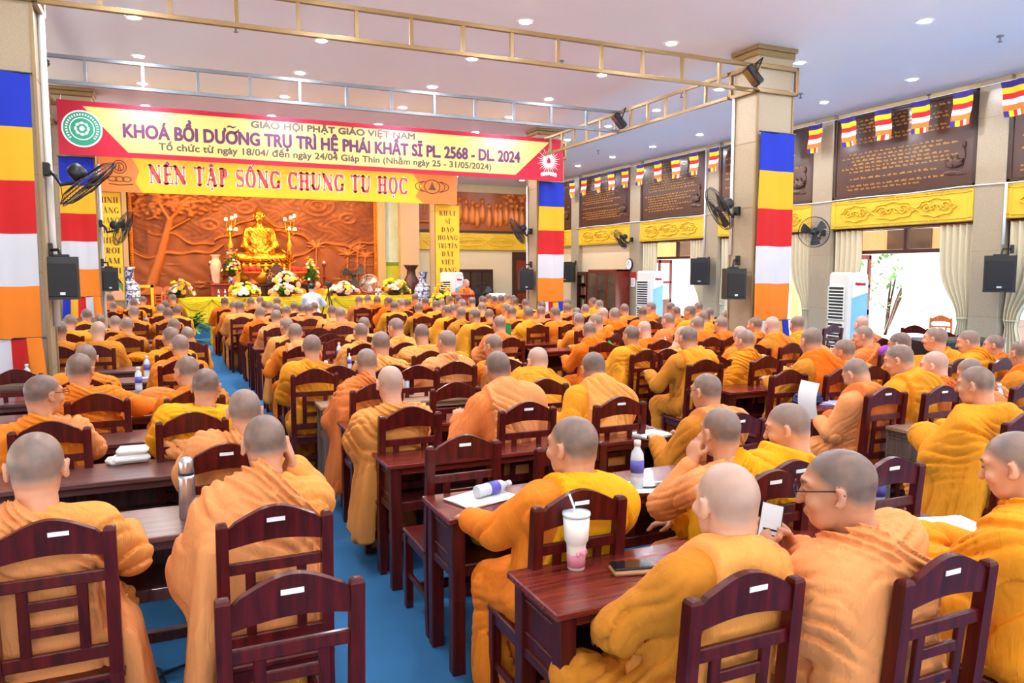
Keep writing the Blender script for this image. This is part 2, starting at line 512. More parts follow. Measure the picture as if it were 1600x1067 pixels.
# free-standing pillars of the hall, with bronze capital frames
PR = [(7.68, 8.6), (7.57, 15.42), (7.42, 22.1)]      # front corner nearest the aisle
PLF = [(-1.08, 8.6), (-1.10, 15.42), (-1.05, 22.1)]
def pillar(x0, x1, y0, n, m, cap=True):
    mb = MB(); w = x1 - x0; e = 0.5; cx, cy = (x0 + x1) / 2, y0 + e / 2
    mb.box((cx, cy, CEIL / 2), (w, e, CEIL), 0.015)
    for z in (0.9, 1.85, 2.78, 3.7):
        mb.box((cx, cy, z), (w + 0.008, e + 0.008, 0.012), mi=1)
    for sx in (-1, 1):                                  # bronze corner strips
        for sy in (-1, 1): mb.box((cx + sx * w / 2, cy + sy * e / 2, 2.2), (0.03, 0.03, 4.4), mi=1)
    struct('pillar_%d' % n, mb, [m, M['joint']], 'tall square granite pillar')
    n_trim[0] += 1
    c = MB()
    for z, h in ((4.40, 0.06), (4.74, 0.06)):
        for s in (-1, 1):
            c.box((cx + s * (w / 2 + 0.03), cy, z), (0.05, e + 0.11, h), 0.006)
            c.box((cx, cy + s * (e / 2 + 0.03), z), (w + 0.11, 0.05, h), 0.006)
    for sx in (-1, 1):
        for sy in (-1, 1): c.box((cx + sx * (w / 2 + 0.03), cy + sy * (e / 2 + 0.03), 4.57), (0.055, 0.055, 0.36), 0.006)
    c.box((cx, cy, 4.93), (w + 0.05, e + 0.05, 0.1), 0.02)
    c.box((cx, cy, 5.0), (w + 0.09, e + 0.09, 0.06), 0.01)
    struct('trim_%d' % n_trim[0], c, M['bronze'], 'bronze frame around the top of a pillar')
for i, (x, y) in enumerate(PR): pillar(x, x + 0.65, y, i + 1, M['granite'])
for i, (x, y) in enumerate(PLF): pillar(x - 0.65, x, y, i + 4, M['granite'])

# open bar trusses between the pillar tops
def truss(name, a, b, n, m, label, th=0.05):
    t = thing(name, label, 'truss', (a[0], a[1], 0))
    d = Vector((b[0] - a[0], b[1] - a[1], 0)); L = d.length; al = math.atan2(d.y, d.x)
    t.rotation_euler = (0, 0, al)
    for z in (4.40, 4.74): MB().box((L / 2, 0, z), (L, th, th), 0.004).build('chord', m, t)
    for i in range(1, n):
        MB().box((L * i / n, 0, 4.57), (th * 0.8, th * 0.8, 0.30)).build('upright', m, t)
    return t
truss('bar_truss', (-1.13, 8.62), (7.64, 8.62), 14, M['bronze'], 'bronze bar truss across the hall between the two nearest pillars')
truss('bar_truss', (-1.64, 12.1), (7.63, 12.1), 13, M['steel'], 'grey steel bar truss across the hall in front of the banner')
truss('bar_truss', (7.62, 9.15), (7.6, 15.36), 12, M['bronze'], 'bronze bar truss running lengthwise above the right-hand flag pillars')
truss('bar_truss', (-1.68, 9.15), (-1.68, 15.36), 12, M['bronze'], 'bronze bar truss running lengthwise above the left-hand flag pillars')

# ------------------------------------------------------------------ recessed downlights
def downlight_mb():
    r = MB().lathe([(0.105, -0.012), (0.11, 0.0), (0.075, 0.0), (0.075, -0.006), (0.1, -0.012)], 20)
    return r
_dl = {}
def downlight(x, y, lens, label, grp):
    t = thing('recessed_downlight', label, 'ceiling light', (x, y, CEIL), 0, grp)
    if 'rim' not in _dl:
        _dl['rim'] = downlight_mb().mesh('downlight_rim'); _dl['rim'].materials.append(M['white'])
    if lens.name not in _dl:
        me = MB().lathe([(0.07, -0.010), (0.068, -0.014), (0.03, -0.017)], 16).mesh('downlight_lens'); me.materials.append(lens)
        _dl[lens.name] = me
    link('rim', _dl['rim'], t); link('lens', _dl[lens.name], t)
GX = [-0.27, 2.05, 4.27, 6.52, 8.89, 11.35]
GY = [-1.9, 1.6, 5.3, 6.95, 9.06, 10.92, 12.8, 14.6, 16.48, 18.4, 20.35, 22.3, 24.3]  # nearest and farthest rows are out of sight, added for their light
XN = ['leftmost file of lights', 'second file of lights from the left', 'third file of lights', 'fourth file of lights', 'fifth file, right of the pillars', 'file nearest the right wall']
for i, x in enumerate(GX):
    for j, y in enumerate(GY):
        if 0 <= i <= 3 and y > 21: continue
        downlight(x, y, M['lens'], 'round ceiling downlight, %s, %s row from the camera' % (XN[i], ORD[j]), 'ceiling downlights')
for y in (9.06, 12.8, 16.48, 20.35, 24.3):  # out of sight, added to brighten the left side bay
    downlight(-3.9, y, M['lens'], 'added unseen downlight over the far left aisle beyond the pillars', 'added downlights beyond the left pillars')
for x in (0.9, 2.5, 4.1, 5.7):  # unseen warm lamps, added to light the stage
    for y in (22.4, 24.2):
        downlight(x, y, M['added_warm_lens'], 'added unseen warm lamp lighting the stage', 'added warm stage lamps')

# small ceiling fittings
for px, py in ((1563, 56), (877, 95), (368, 40), (1065, 145), (935, 235), (1251, 146), (1452, 148), (1336, 176)):
    p = at_z(px, py, CEIL)
    mb = MB().lathe([(0.012, -0.09), (0.03, -0.085), (0.03, -0.075), (0.012, -0.07), (0.012, -0.02), (0.045, -0.015), (0.045, 0.0)], 12)
    o = mb.build('ceiling_sprinkler', M['steel'], None, p)
    tag(o, 'tiny metal sprinkler head on the white ceiling', 'sprinkler', 'ceiling sprinklers')

# ------------------------------------------------------------------ the right-hand wall's boards, bands, doors and curtains
random.seed(7)
def ink_lines(mb, y0, y1, z0, z1, x, rows, seed, mi=0):
    """Gilt script too small to read in the photo: rows of words, each a run of short slanted strokes."""
    rd = random.Random(seed); dz = (z1 - z0) / rows
    for r in range(rows):
        z = z1 - (r + 0.5) * dz
        if rd.random() < 0.14: continue
        ind = rd.uniform(0.1, 0.3) if rd.random() < 0.6 else 0.0
        y = y1 - ind; end = y0 + rd.uniform(0.0, 0.45) * (y1 - y0)
        while y > end:
            n = rd.randint(2, 5)
            for k in range(n):
                h = dz * rd.uniform(0.2, 0.5); w = rd.uniform(0.008, 0.02)
                mb.box((x, y, z + rd.uniform(-.1, .15) * dz), (0.006, w, h), rot=(rd.uniform(0.1, 0.7), 0, 0), mi=mi); y -= 0.024
            mb.box((x, y + 0.012 * n, z - 0.16 * dz), (0.006, 0.024 * n, dz * 0.1), mi=mi)
            y -= 0.045
def lotus_mb(c, s, ax):
    """Carved lotus: layered petals, a bud and leaves; ax 'x' = lies in the YZ plane."""
    mb = MB(); c = Vector(c)
    def P(u, w, d): return c + (Vector((-d, -u, w)) if ax == 'x' else Vector((u, -d, w)))
    for k in range(9):
        a = math.radians(-70 + 140 * k / 8)
        L = s * (0.34 if k % 2 else 0.28)
        pts = []
        for i in range(7):
            t = i / 6
            pts.append(P(math.sin(a) * L * t, -0.1 * s + math.cos(a) * L * t, 0.012 + 0.03 * s * math.sin(PI * t)))
        mb.tube(pts, [s * (0.015 + 0.055 * math.sin(PI * (0.1 + 0.9 * i / 6))) for i in range(7)], 6)
    mb.tube([P(0.25 * s, -0.15 * s, 0.01), P(0.33 * s, 0.2 * s, 0.02), P(0.28 * s, 0.42 * s, 0.02)], [0.01 * s, 0.012 * s, 0.012 * s], 6)
    mb.ball(P(0.28 * s, 0.48 * s, 0.01), (0.06 * s, 0.06 * s, 0.1 * s), 10, 6)
    mb.ball(P(-0.05 * s, -0.25 * s, 0.0), (0.02, 0.3 * s, 0.09 * s) if ax == 'x' else (0.3 * s, 0.02, 0.09 * s), 12, 6)
    mb.ball(P(0.2 * s, -0.3 * s, 0.0), (0.02, 0.2 * s, 0.06 * s) if ax == 'x' else (0.2 * s, 0.02, 0.06 * s), 12, 6)
    return mb
def band_relief(mb, u0, u1, z0, z1, P):
    """Raised scrollwork of the yellow band: three cloud medallions and small scrolls above and below."""
    L = u1 - u0; h = z1 - z0
    for k, (f, w) in enumerate(((0.2, 0.11), (0.48, 0.15), (0.77, 0.12))):
        cu, cz = u0 + L * f, (z0 + z1) / 2
        n = 72
        ring = [P(cu + w * L * math.cos(2 * PI * i / n) * (1 + 0.07 * math.cos(16 * PI * i / n)), cz + h * 0.27 * math.sin(2 * PI * i / n) * (1 + 0.09 * math.cos(16 * PI * i / n)), 0.01) for i in range(n)]
        mb.tube(ring, 0.015, 6, closed=True)
        for s in (-1, 1):
            for q, ds in ((0.5, 1.0), (0.22, 0.7)):
                sp = [P(cu + s * w * L * (q + 0.28 * ds * (1 - t / 18) * math.cos(t * 0.55)), cz + h * 0.17 * ds * (1 - t / 20) * math.sin(t * 0.55), 0.012) for t in range(17)]
                mb.tube(sp, 0.014, 6)
        mb.tube([P(cu - w * L * 0.7, cz - h * 0.05, 0.01), P(cu, cz + h * 0.1, 0.016), P(cu + w * L * 0.7, cz - h * 0.05, 0.01)], [0.008, 0.02, 0.008], 6)
    for zz in (z0 + h * 0.09, z1 - h * 0.09):
        for f in (0.2, 0.48, 0.77):
            for s in range(-2, 3):
                c = (u0 + L * f + s * 0.09 * L / 3, zz)
                mb.tube([P(c[0] + 0.04 * math.cos(q), c[1] + 0.03 * h / 0.56 * math.sin(q) * 1.0, 0.006) for q in (0, 1.2, 2.4, 3.6, 4.8)], 0.008, 5)
def wall_bay(y0, y1, idx, lotus=True):
    """Board with gilt lines, carved band."""
    nm = ['bay nearest the camera', 'bay at the right frame edge', 'bay above the tall cooler door', 'bay behind the flag pillar', 'bay with the second open door', 'bay over the bookcase', 'bay in the far corner'][idx]
    t = thing('inscription_board', 'brown board of gilt script, %s' % nm, 'wall board', (XR + 0.06, (y0 + y1) / 2, 3.31), 0, 'inscription boards on the right wall')
    L = y1 - y0
    MB().box((0.01, 0, 0.81), (0.06, L, 1.62), 0.006).build('panel', M['board'], t)
    fr = MB()
    for s in (-1, 1):
        fr.box((-0.02, s * (L / 2 - 0.035), 0.81), (0.05, 0.07, 1.62), 0.012)
        fr.box((-0.02, 0, 0.81 + s * (0.81 - 0.03)), (0.05, L, 0.06), 0.012)
    fr.build('border', M['boardframe'], t)
    tx = MB(); ink_lines(tx, -L / 2 + 0.2, L / 2 - 0.22, 0.14, 1.52, -0.021, 20, idx)
    o = tx.build('engraved_text', M['gold_ink'], t); o['label'] = 'gilt engraved text'
    if lotus:
        lotus_mb((-0.015, -L / 2 + 0.42, 0.42), 0.62, 'x').build('carved_lotus', M['lotus'], t)
    b = thing('carved_band', 'yellow carved cloud frieze, %s' % nm, 'frieze', (XR + 0.045, (y0 + y1) / 2, 2.72), 0, 'yellow friezes on the right wall')
    mb = MB().box((0.02, 0, 0.28), (0.1, L, 0.56), 0.012)
    for z in (0.06, 0.5): mb.box((-0.035, 0, z), (0.02, L, 0.02), 0.004)
    for s in (-1, 1): mb.box((-0.035, s * (L / 2 - 0.06), 0.28), (0.02, 0.1, 0.54), 0.006)
    mb.build('slab', M['yellow_band'], b)
    rl = MB(); band_relief(rl, -L / 2, L / 2, 0, 0.56, lambda u, z, d: Vector((-0.032 - d, -u, z)))
    rl.build('scrollwork', M['yellow_band'], b)
edges = [YF] + PIL_Y + [YB]
bays = [(PIL_Y[i] + PW / 2, PIL_Y[i + 1] - PW / 2) for i in range(len(PIL_Y) - 1)] + [(PIL_Y[-1] + PW / 2, YB)]
for i, (a, b) in enumerate(bays): wall_bay(a, b, i)

def curtain(x, y0, y1, ztop, tie_y, label, grp='cream door curtains'):
    """Gathered curtain from a rod, tied back at mid height."""
    t = thing('curtain', label, 'curtain', (x, (y0 + y1) / 2, 0), 0, grp)
    yc = (y0 + y1) / 2; ty = tie_y - yc
    def fn(u, v):
        z = ztop * (1 - v) + 0.04 * v
        k = 1 - z / ztop
        g = math.exp(-((z - 1.05) / 0.5) ** 2)             # gathered at the tie
        w = (y1 - y0) * (1 - 0.62 * g) * (1 if z > 1.05 else 0.72)
        c = ty * (g if z > 1.05 else 1.0 - 0.3 * (1.05 - z))
        return (0.035 * math.sin(u * 2 * PI * 5 + 0.6 * math.sin(3 * v)), c + (u - 0.5) * w, z)
    mb = MB()
    mb.grid(fn, 50, 26)
    mb.grid(lambda u, v: Vector(fn(1 - u, v)) + Vector((0.006, 0, 0)), 50, 26)
    mb.build('drape', M['curtain'], t)
    MB().tube([(0.055 * math.cos(q), ty + (y1 - y0) * 0.17 * math.sin(q), 1.05) for q in [2 * PI * i / 14 for i in range(14)]], 0.012, 6, closed=True).build('tie_band', M['curtain'], t)
    return t
def door_bay(y0, y1, n, leaf=True, words=''):
    """Tall timber-framed opening with a transom, standing open to the daylight."""
    x = XR + 0.22
    mb = MB()
    mb.box((x, (y0 + y1) / 2, 2.24), (0.1, y1 - y0, 0.07), 0.008)
    mb.box((x, (y0 + y1) / 2, 2.69), (0.12, y1 - y0, 0.07), 0.008)
    for y in (y0 + 0.04, y1 - 0.04): mb.box((x, y, 1.35), (0.12, 0.08, 2.7), 0.008)
    mb.box((x, (y0 + y1) / 2 - 0.1, 2.47), (0.09, 0.07, 0.42), 0.006)
    d = struct('door_%d' % n, mb, M['darkwood'], 'dark timber door frame open to the daylight %s' % words)
    g = MB().box((x, (y0 + y1) / 2, 2.47), (0.008, y1 - y0 - 0.16, 0.40)).build('transom_pane', M['glass'], d)
    if leaf:
        # open leaf folded outward, seen edge-on in the opening
        lf = MB(); yy = y1 - 0.1
        def bar(c, s): lf.box(c, s, 0.006)
        bar((x + 0.45, yy, 2.16), (0.8, 0.045, 0.1)); bar((x + 0.45, yy, 0.1), (0.8, 0.045, 0.2)); bar((x + 0.45, yy, 1.0), (0.8, 0.045, 0.12))
        bar((x + 0.45, yy, 1.55), (0.8, 0.045, 0.07))
        for k in (0.07, 0.43, 0.83): bar((x + k, yy, 1.1), (0.08, 0.045, 2.2))
        lf.box((x + 0.45, yy, 0.52), (0.75, 0.03, 0.85))
        lf.build('door_leaf', M['redwood'], d)
    rod = MB().tube([(XR + 0.08, y0 + 0.03, 2.68), (XR + 0.08, y1 - 0.03, 2.68)], 0.014, 8)
    o = rod.build('curtain_rod', M['redwood']); tag(o, 'dark red curtain rod over the open door %s' % words, 'curtain rod')
DOORS = [(0, 1), (1, 2), (2, 3), (3, 4), (4, 5)]
dwords = ['nearest the camera', 'at the right edge', 'behind the tall cooler', 'behind the flag pillar', 'behind the far cooler']
for n, (i, j) in enumerate(DOORS):
    y0, y1 = PIL_Y[i] + PW / 2, PIL_Y[j] - PW / 2
    door_bay(y0, y1, n + 1, n in (1, 2, 4), dwords[n])
    if n == 0: continue
    curtain(XR + 0.1, y1 - 0.72, y1 - 0.06, 2.68, y1 - 0.16, 'cream tied curtain on the far side of the door %s' % dwords[n])
    if n in (2, 3, 4): curtain(XR + 0.1, y0 + 0.06, y0 + 0.66, 2.68, y0 + 0.16, 'cream tied curtain on the near side of the door %s' % dwords[n])

# cable run along the piers under the boards
c = MB().tube([(XR - 0.02, y, 3.30 + 0.01 * math.sin(y * 3)) for y in [5 + 0.5 * i for i in range(36)]], 0.011, 6).build('white_cable', M['conduit'])
tag(c, 'white cable running along the right wall under the boards', 'cable')

# ------------------------------------------------------------------ outside: porch roof, railings, shrubs
M['soffit'] = mat('porch_fascia', (206, 158, 104), 0.7, var=0.08)
struct('beam_porch', MB().box((16.3, 14.5, 2.74), (0.2, 26, 0.72), 0.01), M['soffit'], 'tan beam of the porch outside the doors')
for y0, y1 in ((12.2, 13.4), (21.0, 21.95), (16.6, 17.4)):
    struct('beam_porch', MB().box((16.22, (y0 + y1) / 2, 2.74), (0.12, y1 - y0, 0.70), 0.01), M['darkwood'], 'dark timber span of the porch beam')
for y in (12.8, 17.0, 21.4): struct('pillar_porch', MB().box((16.35, y, 1.2), (0.3, 0.3, 2.5), 0.01), M['pave'], 'white porch post')
def shrub(x, y, h, r, label, n=260, seed=1):
    t = thing('garden_shrub', label, 'shrub', (x, y, -0.07), 0, 'shrubs beyond the porch')
    rd = random.Random(seed); st = MB(); lf = MB()
    for k in range(6):
        a = rd.uniform(0, 6.28); st.tube([(0, 0, 0), (0.3 * r * math.cos(a), 0.3 * r * math.sin(a), h * 0.4), (0.7 * r * math.cos(a), 0.7 * r * math.sin(a), h * 0.8)], [0.05, 0.035, 0.015], 6)
    for k in range(n):
        a = rd.uniform(0, 6.28); q = r * math.sqrt(rd.random()); z = h * (0.3 + 0.7 * rd.random()); q *= math.sin(PI * min(1, 0.2 + z / h * 0.75))
        c = Vector((q * math.cos(a), q * math.sin(a), z)); d = Vector((rd.uniform(-1, 1), rd.uniform(-1, 1), rd.uniform(-0.6, 0.4))).normalized()
        s, u, _ = frame(d); L = rd.uniform(0.15, 0.32)
        lf.add([c, c + d * L * 0.5 + s * 0.06, c + d * L, c + d * L * 0.5 - s * 0.06], [[0, 1, 2, 3]])
    st.build('stem', M['darkwood'], t); lf.build('foliage', M['leaf'], t)
shrub(20, 16.5, 2.6, 1.2, 'green shrub outside the far door in the sun', seed=2)
shrub(21, 20.5, 3.0, 1.4, 'second green shrub outside the far door', seed=3)
shrub(23, 11.5, 2.8, 1.3, 'sunlit shrub outside the door behind the tall cooler', seed=4)
hw = thing('garden_house', 'yellow house wall with a white lattice window outside the doors', 'house', (18.5, 20.3, -0.07))
MB().box((0.2, 0, 1.7), (0.4, 3.4, 3.4)).build('wall', M['yellow_wall'], hw)
wn = MB()
for k in range(9): wn.box((-0.03, -0.9 + 0.22 * k, 1.75), (0.05, 0.05, 1.3))
for k in range(4): wn.box((-0.03, 0, 1.1 + 0.43 * k), (0.06, 1.85, 0.05))
wn.build('lattice_window', M['white'], hw)
MB().box((-0.005, 0, 1.75), (0.02, 1.8, 1.3)).build('window_pane', M['darkwood'], hw)
# ------------------------------------------------------------------ lettering
def font_mesh(text, height, width=None, bold=0.0, depth=0.003, spacing=1.0):
    """Sans lettering as a mesh in the XZ plane facing -Y, left-bottom at the origin, fitted to cap height and width.
    bold thickens the strokes by laying shifted copies of every letter over each other."""
    cu = bpy.data.curves.new('lettering', 'FONT')
    cu.body = text; cu.space_character = spacing; cu.resolution_u = 4
    o = bpy.data.objects.new('lettering', cu); COL.objects.link(o)
    dg = bpy.context.evaluated_depsgraph_get()
    me = bpy.data.meshes.new_from_object(o.evaluated_get(dg))
    bpy.data.objects.remove(o); bpy.data.curves.remove(cu)
    n = len(me.vertices); co = np.empty(n * 3); me.vertices.foreach_get('co', co); co = co.reshape(-1, 3)
    x0, x1 = co[:, 0].min(), co[:, 0].max()
    sx = sz = height / 0.73
    if width: sx = width / (x1 - x0)
    out = np.zeros_like(co)
    out[:, 0] = (co[:, 0] - x0) * sx; out[:, 2] = co[:, 1] * sz; out[:, 1] = -depth
    if bold:
        fs = [list(p.vertices) for p in me.polygons]; V, Fc = [], []
        for i, (dx, dz) in enumerate(((-1, 0), (1, 0), (0, -1), (0, 1), (-.7, -.7), (.7, .7), (-.7, .7), (.7, -.7), (0, 0))):
            off = len(V); q = out + np.array([dx * bold, -0.0002 * i, dz * bold])
            V.extend(map(tuple, q)); Fc.extend([[k + off for k in f] for f in fs])
        bpy.data.meshes.remove(me); me = bpy.data.meshes.new('lettering'); me.from_pydata(V, [], Fc); me.update()
    else:
        me.vertices.foreach_set('co', out.ravel()); me.update()
    return me, (x1 - x0) * sx

class Serif:
    """Capital letters with thick stems, hairlines and slab serifs, drawn as strokes."""
    T, H = 0.23, 0.06
    W = dict(I=.34, N=.86, E=.68, T=.74, A=.84, P=.68, S=.6, O=.82, C=.76, H=.88, U=.84, G=.82, K=.84, R=.78, D=.82, M=1.04, Y=.82, V=.82, L=.64)
    W['-'] = .4
    def __init__(self, mb, P): self.mb, self.P = mb, P
    def poly(self, pts): self.mb.add([self.P(x, y) for x, y in pts], [list(range(len(pts)))])
    def bar(self, x0, y0, x1, y1): self.poly([(x0, y0), (x1, y0), (x1, y1), (x0, y1)])
    def diag(self, xa, xb, w, ya=0.0, yb=1.0): self.poly([(xa - w / 2, ya), (xa + w / 2, ya), (xb + w / 2, yb), (xb - w / 2, yb)])
    def stem(self, x, w=None, bot=True, top=True):
        w = w or self.T; h = self.H; e = 0.075
        self.bar(x - w / 2, 0, x + w / 2, 1)
        if bot: self.bar(x - w / 2 - e, 0, x + w / 2 + e, h)
        if top: self.bar(x - w / 2 - e, 1 - h, x + w / 2 + e, 1)
    def arc(self, cx, cy, rx, ry, a0, a1, n=22, thick=None, thin=None):
        T = self.T if thick is None else thick; t = self.H if thin is None else thin
        o = []; i_ = []
        for k in range(n + 1):
            a = math.radians(a0 + (a1 - a0) * k / n); c, s = math.cos(a), math.sin(a)
            o.append((cx + rx * c, cy + ry * s)); i_.append((cx + (rx - T) * c, cy + (ry - t) * s))
        vs_ = [self.P(*p) for p in o] + [self.P(*p) for p in i_]
        self.mb.add(vs_, [[k, k + 1, n + 2 + k, n + 1 + k] for k in range(n)])
    def glyph(self, ch, x):
        T, H = self.T, self.H; w = self.W.get(ch, .5)
        P0 = self.P; self.P = lambda a, b: P0(a + x, b)
        if ch == 'I': self.stem(w / 2)
        elif ch == 'N':
            self.stem(.14, .06, True, False); self.diag(w - .13, .12, T + .04); self.stem(w - .14, .06, False, True); self.bar(.0, 1 - H, .2, 1)
        elif ch == 'M':
            self.stem(.14, .06); self.stem(w - .2); self.diag(w / 2 - .03, .16, T); self.diag(w / 2 - .03, w - .22, .06)
        elif ch in 'EL':
            self.stem(.2); self.bar(.1, 0, w, H); self.bar(w - .05, 0, w, .26)
            if ch == 'E': self.bar(.1, 1 - H, w - .03, 1); self.bar(w - .08, .76, w - .03, 1); self.bar(.2, .48, w - .14, .48 + H); self.bar(w - .17, .38, w - .12, .64)
        elif ch == 'T':
            self.stem(w / 2, None, True, False); self.bar(.02, 1 - H, w - .02, 1); self.bar(.02, .74, .07, 1); self.bar(w - .07, .74, w - .02, 1)
        elif ch in 'AV':
            f = (lambda a, b: (a, b)) if ch == 'A' else (lambda a, b: (w - a, 1 - b))
            Pq = self.P; self.P = lambda a, b: Pq(*f(a, b))
            self.diag(.12, w / 2 - .02, .06); self.diag(w - .18, w / 2 - .02, T); self.bar(.0, 0, .24, H); self.bar(w - .34, 0, w, H)
            if ch == 'A': self.bar(.2, .3, w - .26, .3 + H)
            self.P = Pq
        elif ch == 'Y':
            self.stem(w / 2, None, True, False); self.bar(w / 2 - T / 2, .0, w / 2 + T / 2, .45); self.diag(w / 2, .16, T, .42, 1); self.diag(w / 2 + .05, w - .14, .06, .42, 1)
            self.bar(0, 1 - H, .34, 1); self.bar(w - .24, 1 - H, w, 1)
        elif ch in 'PRDBK':
            self.stem(.2)
            if ch == 'D': self.arc(.24, .5, w - .26, .5, -90, 90)
            elif ch == 'K': self.diag(.3, w - .14, .06, .42, 1); self.diag(w - .16, .42, T, 0, .62); self.bar(w - .32, 0, w, H); self.bar(w - .28, 1 - H, w, 1)
            else:
                self.arc(.26, .735, w - .3, .265, -90, 90)
                if ch == 'R': self.diag(w - .18, .4, T, 0, .5); self.bar(w - .3, 0, w, H)
        elif ch == 'H': self.stem(.2); self.stem(w - .2); self.bar(.2, .47, w - .2, .47 + H)
        elif ch == 'U':
            self.stem(.2, None, False, True); self.bar(.1, .0, .3, .3) if False else None
            self.bar(w - .16, .3, w - .1, 1); self.bar(w - .24, 1 - H, w, 1); self.arc(w / 2 - .01, .34, w / 2 - .1, .36, 180, 360, thick=.12, thin=.1)
        elif ch == 'O': self.arc(w / 2, .5, w / 2, .52, 0, 360, 40)
        elif ch in 'CG':
            self.arc(.42, .5, .42, .52, 40, 322, 34); self.bar(w - .07, .68, w - .02, 1)
            if ch == 'G': self.bar(w - .22, .02, w - .02, .42); self.bar(w - .3, .42 - H, w + .03, .42)
            else: self.bar(w - .07, .08, w - .03, .3)
        elif ch == 'S':
            pts, ws = [], []
            for k in range(25):
                t = k / 24
                a = math.radians(30 + 240 * t / .5) if t < .5 else math.radians(90 - 240 * (t - .5) / .5)
                p = (.3 + .24 * math.cos(a), .74 + .235 * math.sin(a)) if t < .5 else (.3 + .25 * math.cos(a), .26 + .24 * math.sin(a))
                pts.append(p); ws.append(.05 + .15 * math.exp(-((t - .5) / .2) ** 2))
            L, R = [], []
            for k, p in enumerate(pts):
                q0, q1 = pts[max(0, k - 1)], pts[min(24, k + 1)]; d = Vector((q1[0] - q0[0], q1[1] - q0[1])); d.normalize()
                L.append((p[0] - d.y * ws[k] / 2, p[1] + d.x * ws[k] / 2)); R.append((p[0] + d.y * ws[k] / 2, p[1] - d.x * ws[k] / 2))
            self.mb.add([self.P(*p) for p in L] + [self.P(*p) for p in R], [[k, k + 1, 26 + k, 25 + k] for k in range(24)])
            self.bar(.5, .72, .55, 1); self.bar(.04, 0, .09, .28)
        elif ch == '-': self.bar(.04, .36, w - .04, .44)
        self.P = P0
        return w
    def mark(self, m, cx, base):
        P0 = self.P; self.P = lambda a, b: P0(a + cx, b)
        if m == '\u0302': self.poly([(-.2, base + .04), (-.13, base + .04), (.03, base + .17), (0, base + .24)]); self.poly([(.2, base + .04), (.13, base + .04), (-.03, base + .17), (0, base + .24)])
        elif m == '\u0301': self.poly([(-.04, base + .03), (.03, base + .03), (.17, base + .22), (.05, base + .22)])
        elif m == '\u0300': self.poly([(.04, base + .03), (-.03, base + .03), (-.17, base + .22), (-.05, base + .22)])
        elif m == '\u0323': self.arc(0, -.19, .075, .075, 0, 360, 14, .07, .07)
        elif m == '\u0303': self.poly([(-.2, base + .08), (-.1, base + .16), (.05, base + .1), (.2, base + .18), (.2, base + .1), (.07, base + .03), (-.1, base + .09), (-.2, base + .02)])
        elif m == '\u0306': self.arc(0, base + .2, .17, .15, 190, 350, 12, .05, .06)
        elif m == '\u0309': self.arc(0, base + .15, .08, .08, -60, 180, 12, .04, .04)
        self.P = P0
    def text(self, s, gap=.1, space=.42, at=0.0):
        x = at
        for ch in s:
            if ch == ' ': x += space; continue
            if ch == 'Đ': self.bar(x - .02, .46, x + .42, .53); base, marks = 'D', ''
            else:
                d = unicodedata.normalize('NFD', ch); base, marks = d[0], d[1:]
            w = self.glyph(base, x); b = 1.0
            for m in marks:
                if m == '\u031b': self.arc(x + w - .08, 1.0, .12, .14, -90, 30, 8, .06, .06); continue
                self.mark(m, x + w / 2 + (.16 if b > 1 and m in '\u0301\u0309' else -.16 if b > 1 and m == '\u0300' else 0), b if b == 1 else b + .02)
                if m != '\u0323': b += .12
            x += w + gap
        return x - gap - at
def serif_mesh(s, height, width=None, depth=0.003, gap=.1, space=.42):
    t = Serif(MB(), lambda a, b: (a, 0, b)); L = t.text(s, gap, space)
    sx = (width / L) if width else height
    mb = MB(); Serif(mb, lambda a, b: (a * sx, -depth, b * height)).text(s, gap, space)
    return mb.mesh('lettering'), L * sx
def put_text(me, m, parent, loc, label=None, name='lettering'):
    me.materials.clear(); me.materials.append(m)
    o = link(name, me, parent, loc)
    if label: o['label'] = label
    return o

# ------------------------------------------------------------------ the two long banners
M['b_red'] = mat('banner_crimson', (180, 14, 50), 0.75, var=0.06, scale=2)
M['b_cream'] = mat('banner_cream', (208, 198, 116), 0.75, var=0.03, scale=2)
M['b_yellow'] = mat('banner_yellow', (240, 190, 40), 0.75, var=0.07, scale=1.2)
M['b_orange'] = mat('banner_orange', (226, 124, 40), 0.45, var=0.1, scale=2)
M['ink_purple'] = mat('purple_lettering', (92, 34, 84), 0.5, var=0.1)
M['ink_grey'] = mat('grey_brown_lettering', (92, 72, 74), 0.5, var=0.08)
M['ink_red'] = mat('red_lettering', (232, 62, 52), 0.5, var=0.06)
M['ink_brown'] = mat('brown_lettering', (112, 66, 22), 0.5, var=0.1)
M['teal'] = mat('teal_emblem', (32, 150, 120), 0.5, var=0.05)
M['edgewhite'] = mat('white_outline', (252, 246, 236), 0.5, var=0.02)
BX0, BX1, BZ0, BZ1, BY = -1.6, 8.05, 3.845, 4.75, 15.1
bw, bh = BX1 - BX0, BZ1 - BZ0
bn = thing('course_banner', 'wide crimson and cream banner with purple course title hung between the pillars', 'banner', (BX0, BY, BZ0))
fl = MB()
fl.box((bw / 2, 0.012, bh / 2), (bw, 0.024, bh))
fl.build('banner_sheet', M['b_red'], bn)
pn = MB(); zt, zb = bh - 0.085, 0.085
pn.prism([(0.38, zt), (bw - 0.35, zt), (bw - 1.16, zb), (1.05, zb)], (0, -0.002, 0), (1, 0, 0), (0, 0, 1), 0.004)
pn.build('cream_panel', M['b_cream'], bn)
me, w = font_mesh('GIÁO HỘI PHẬT GIÁO VIỆT NAM', 0.12, 3.14, 0.009, 0.006); put_text(me, M['ink_grey'], bn, (3.11, 0, 0.675), 'GIÁO HỘI PHẬT GIÁO VIỆT NAM in grey capitals')
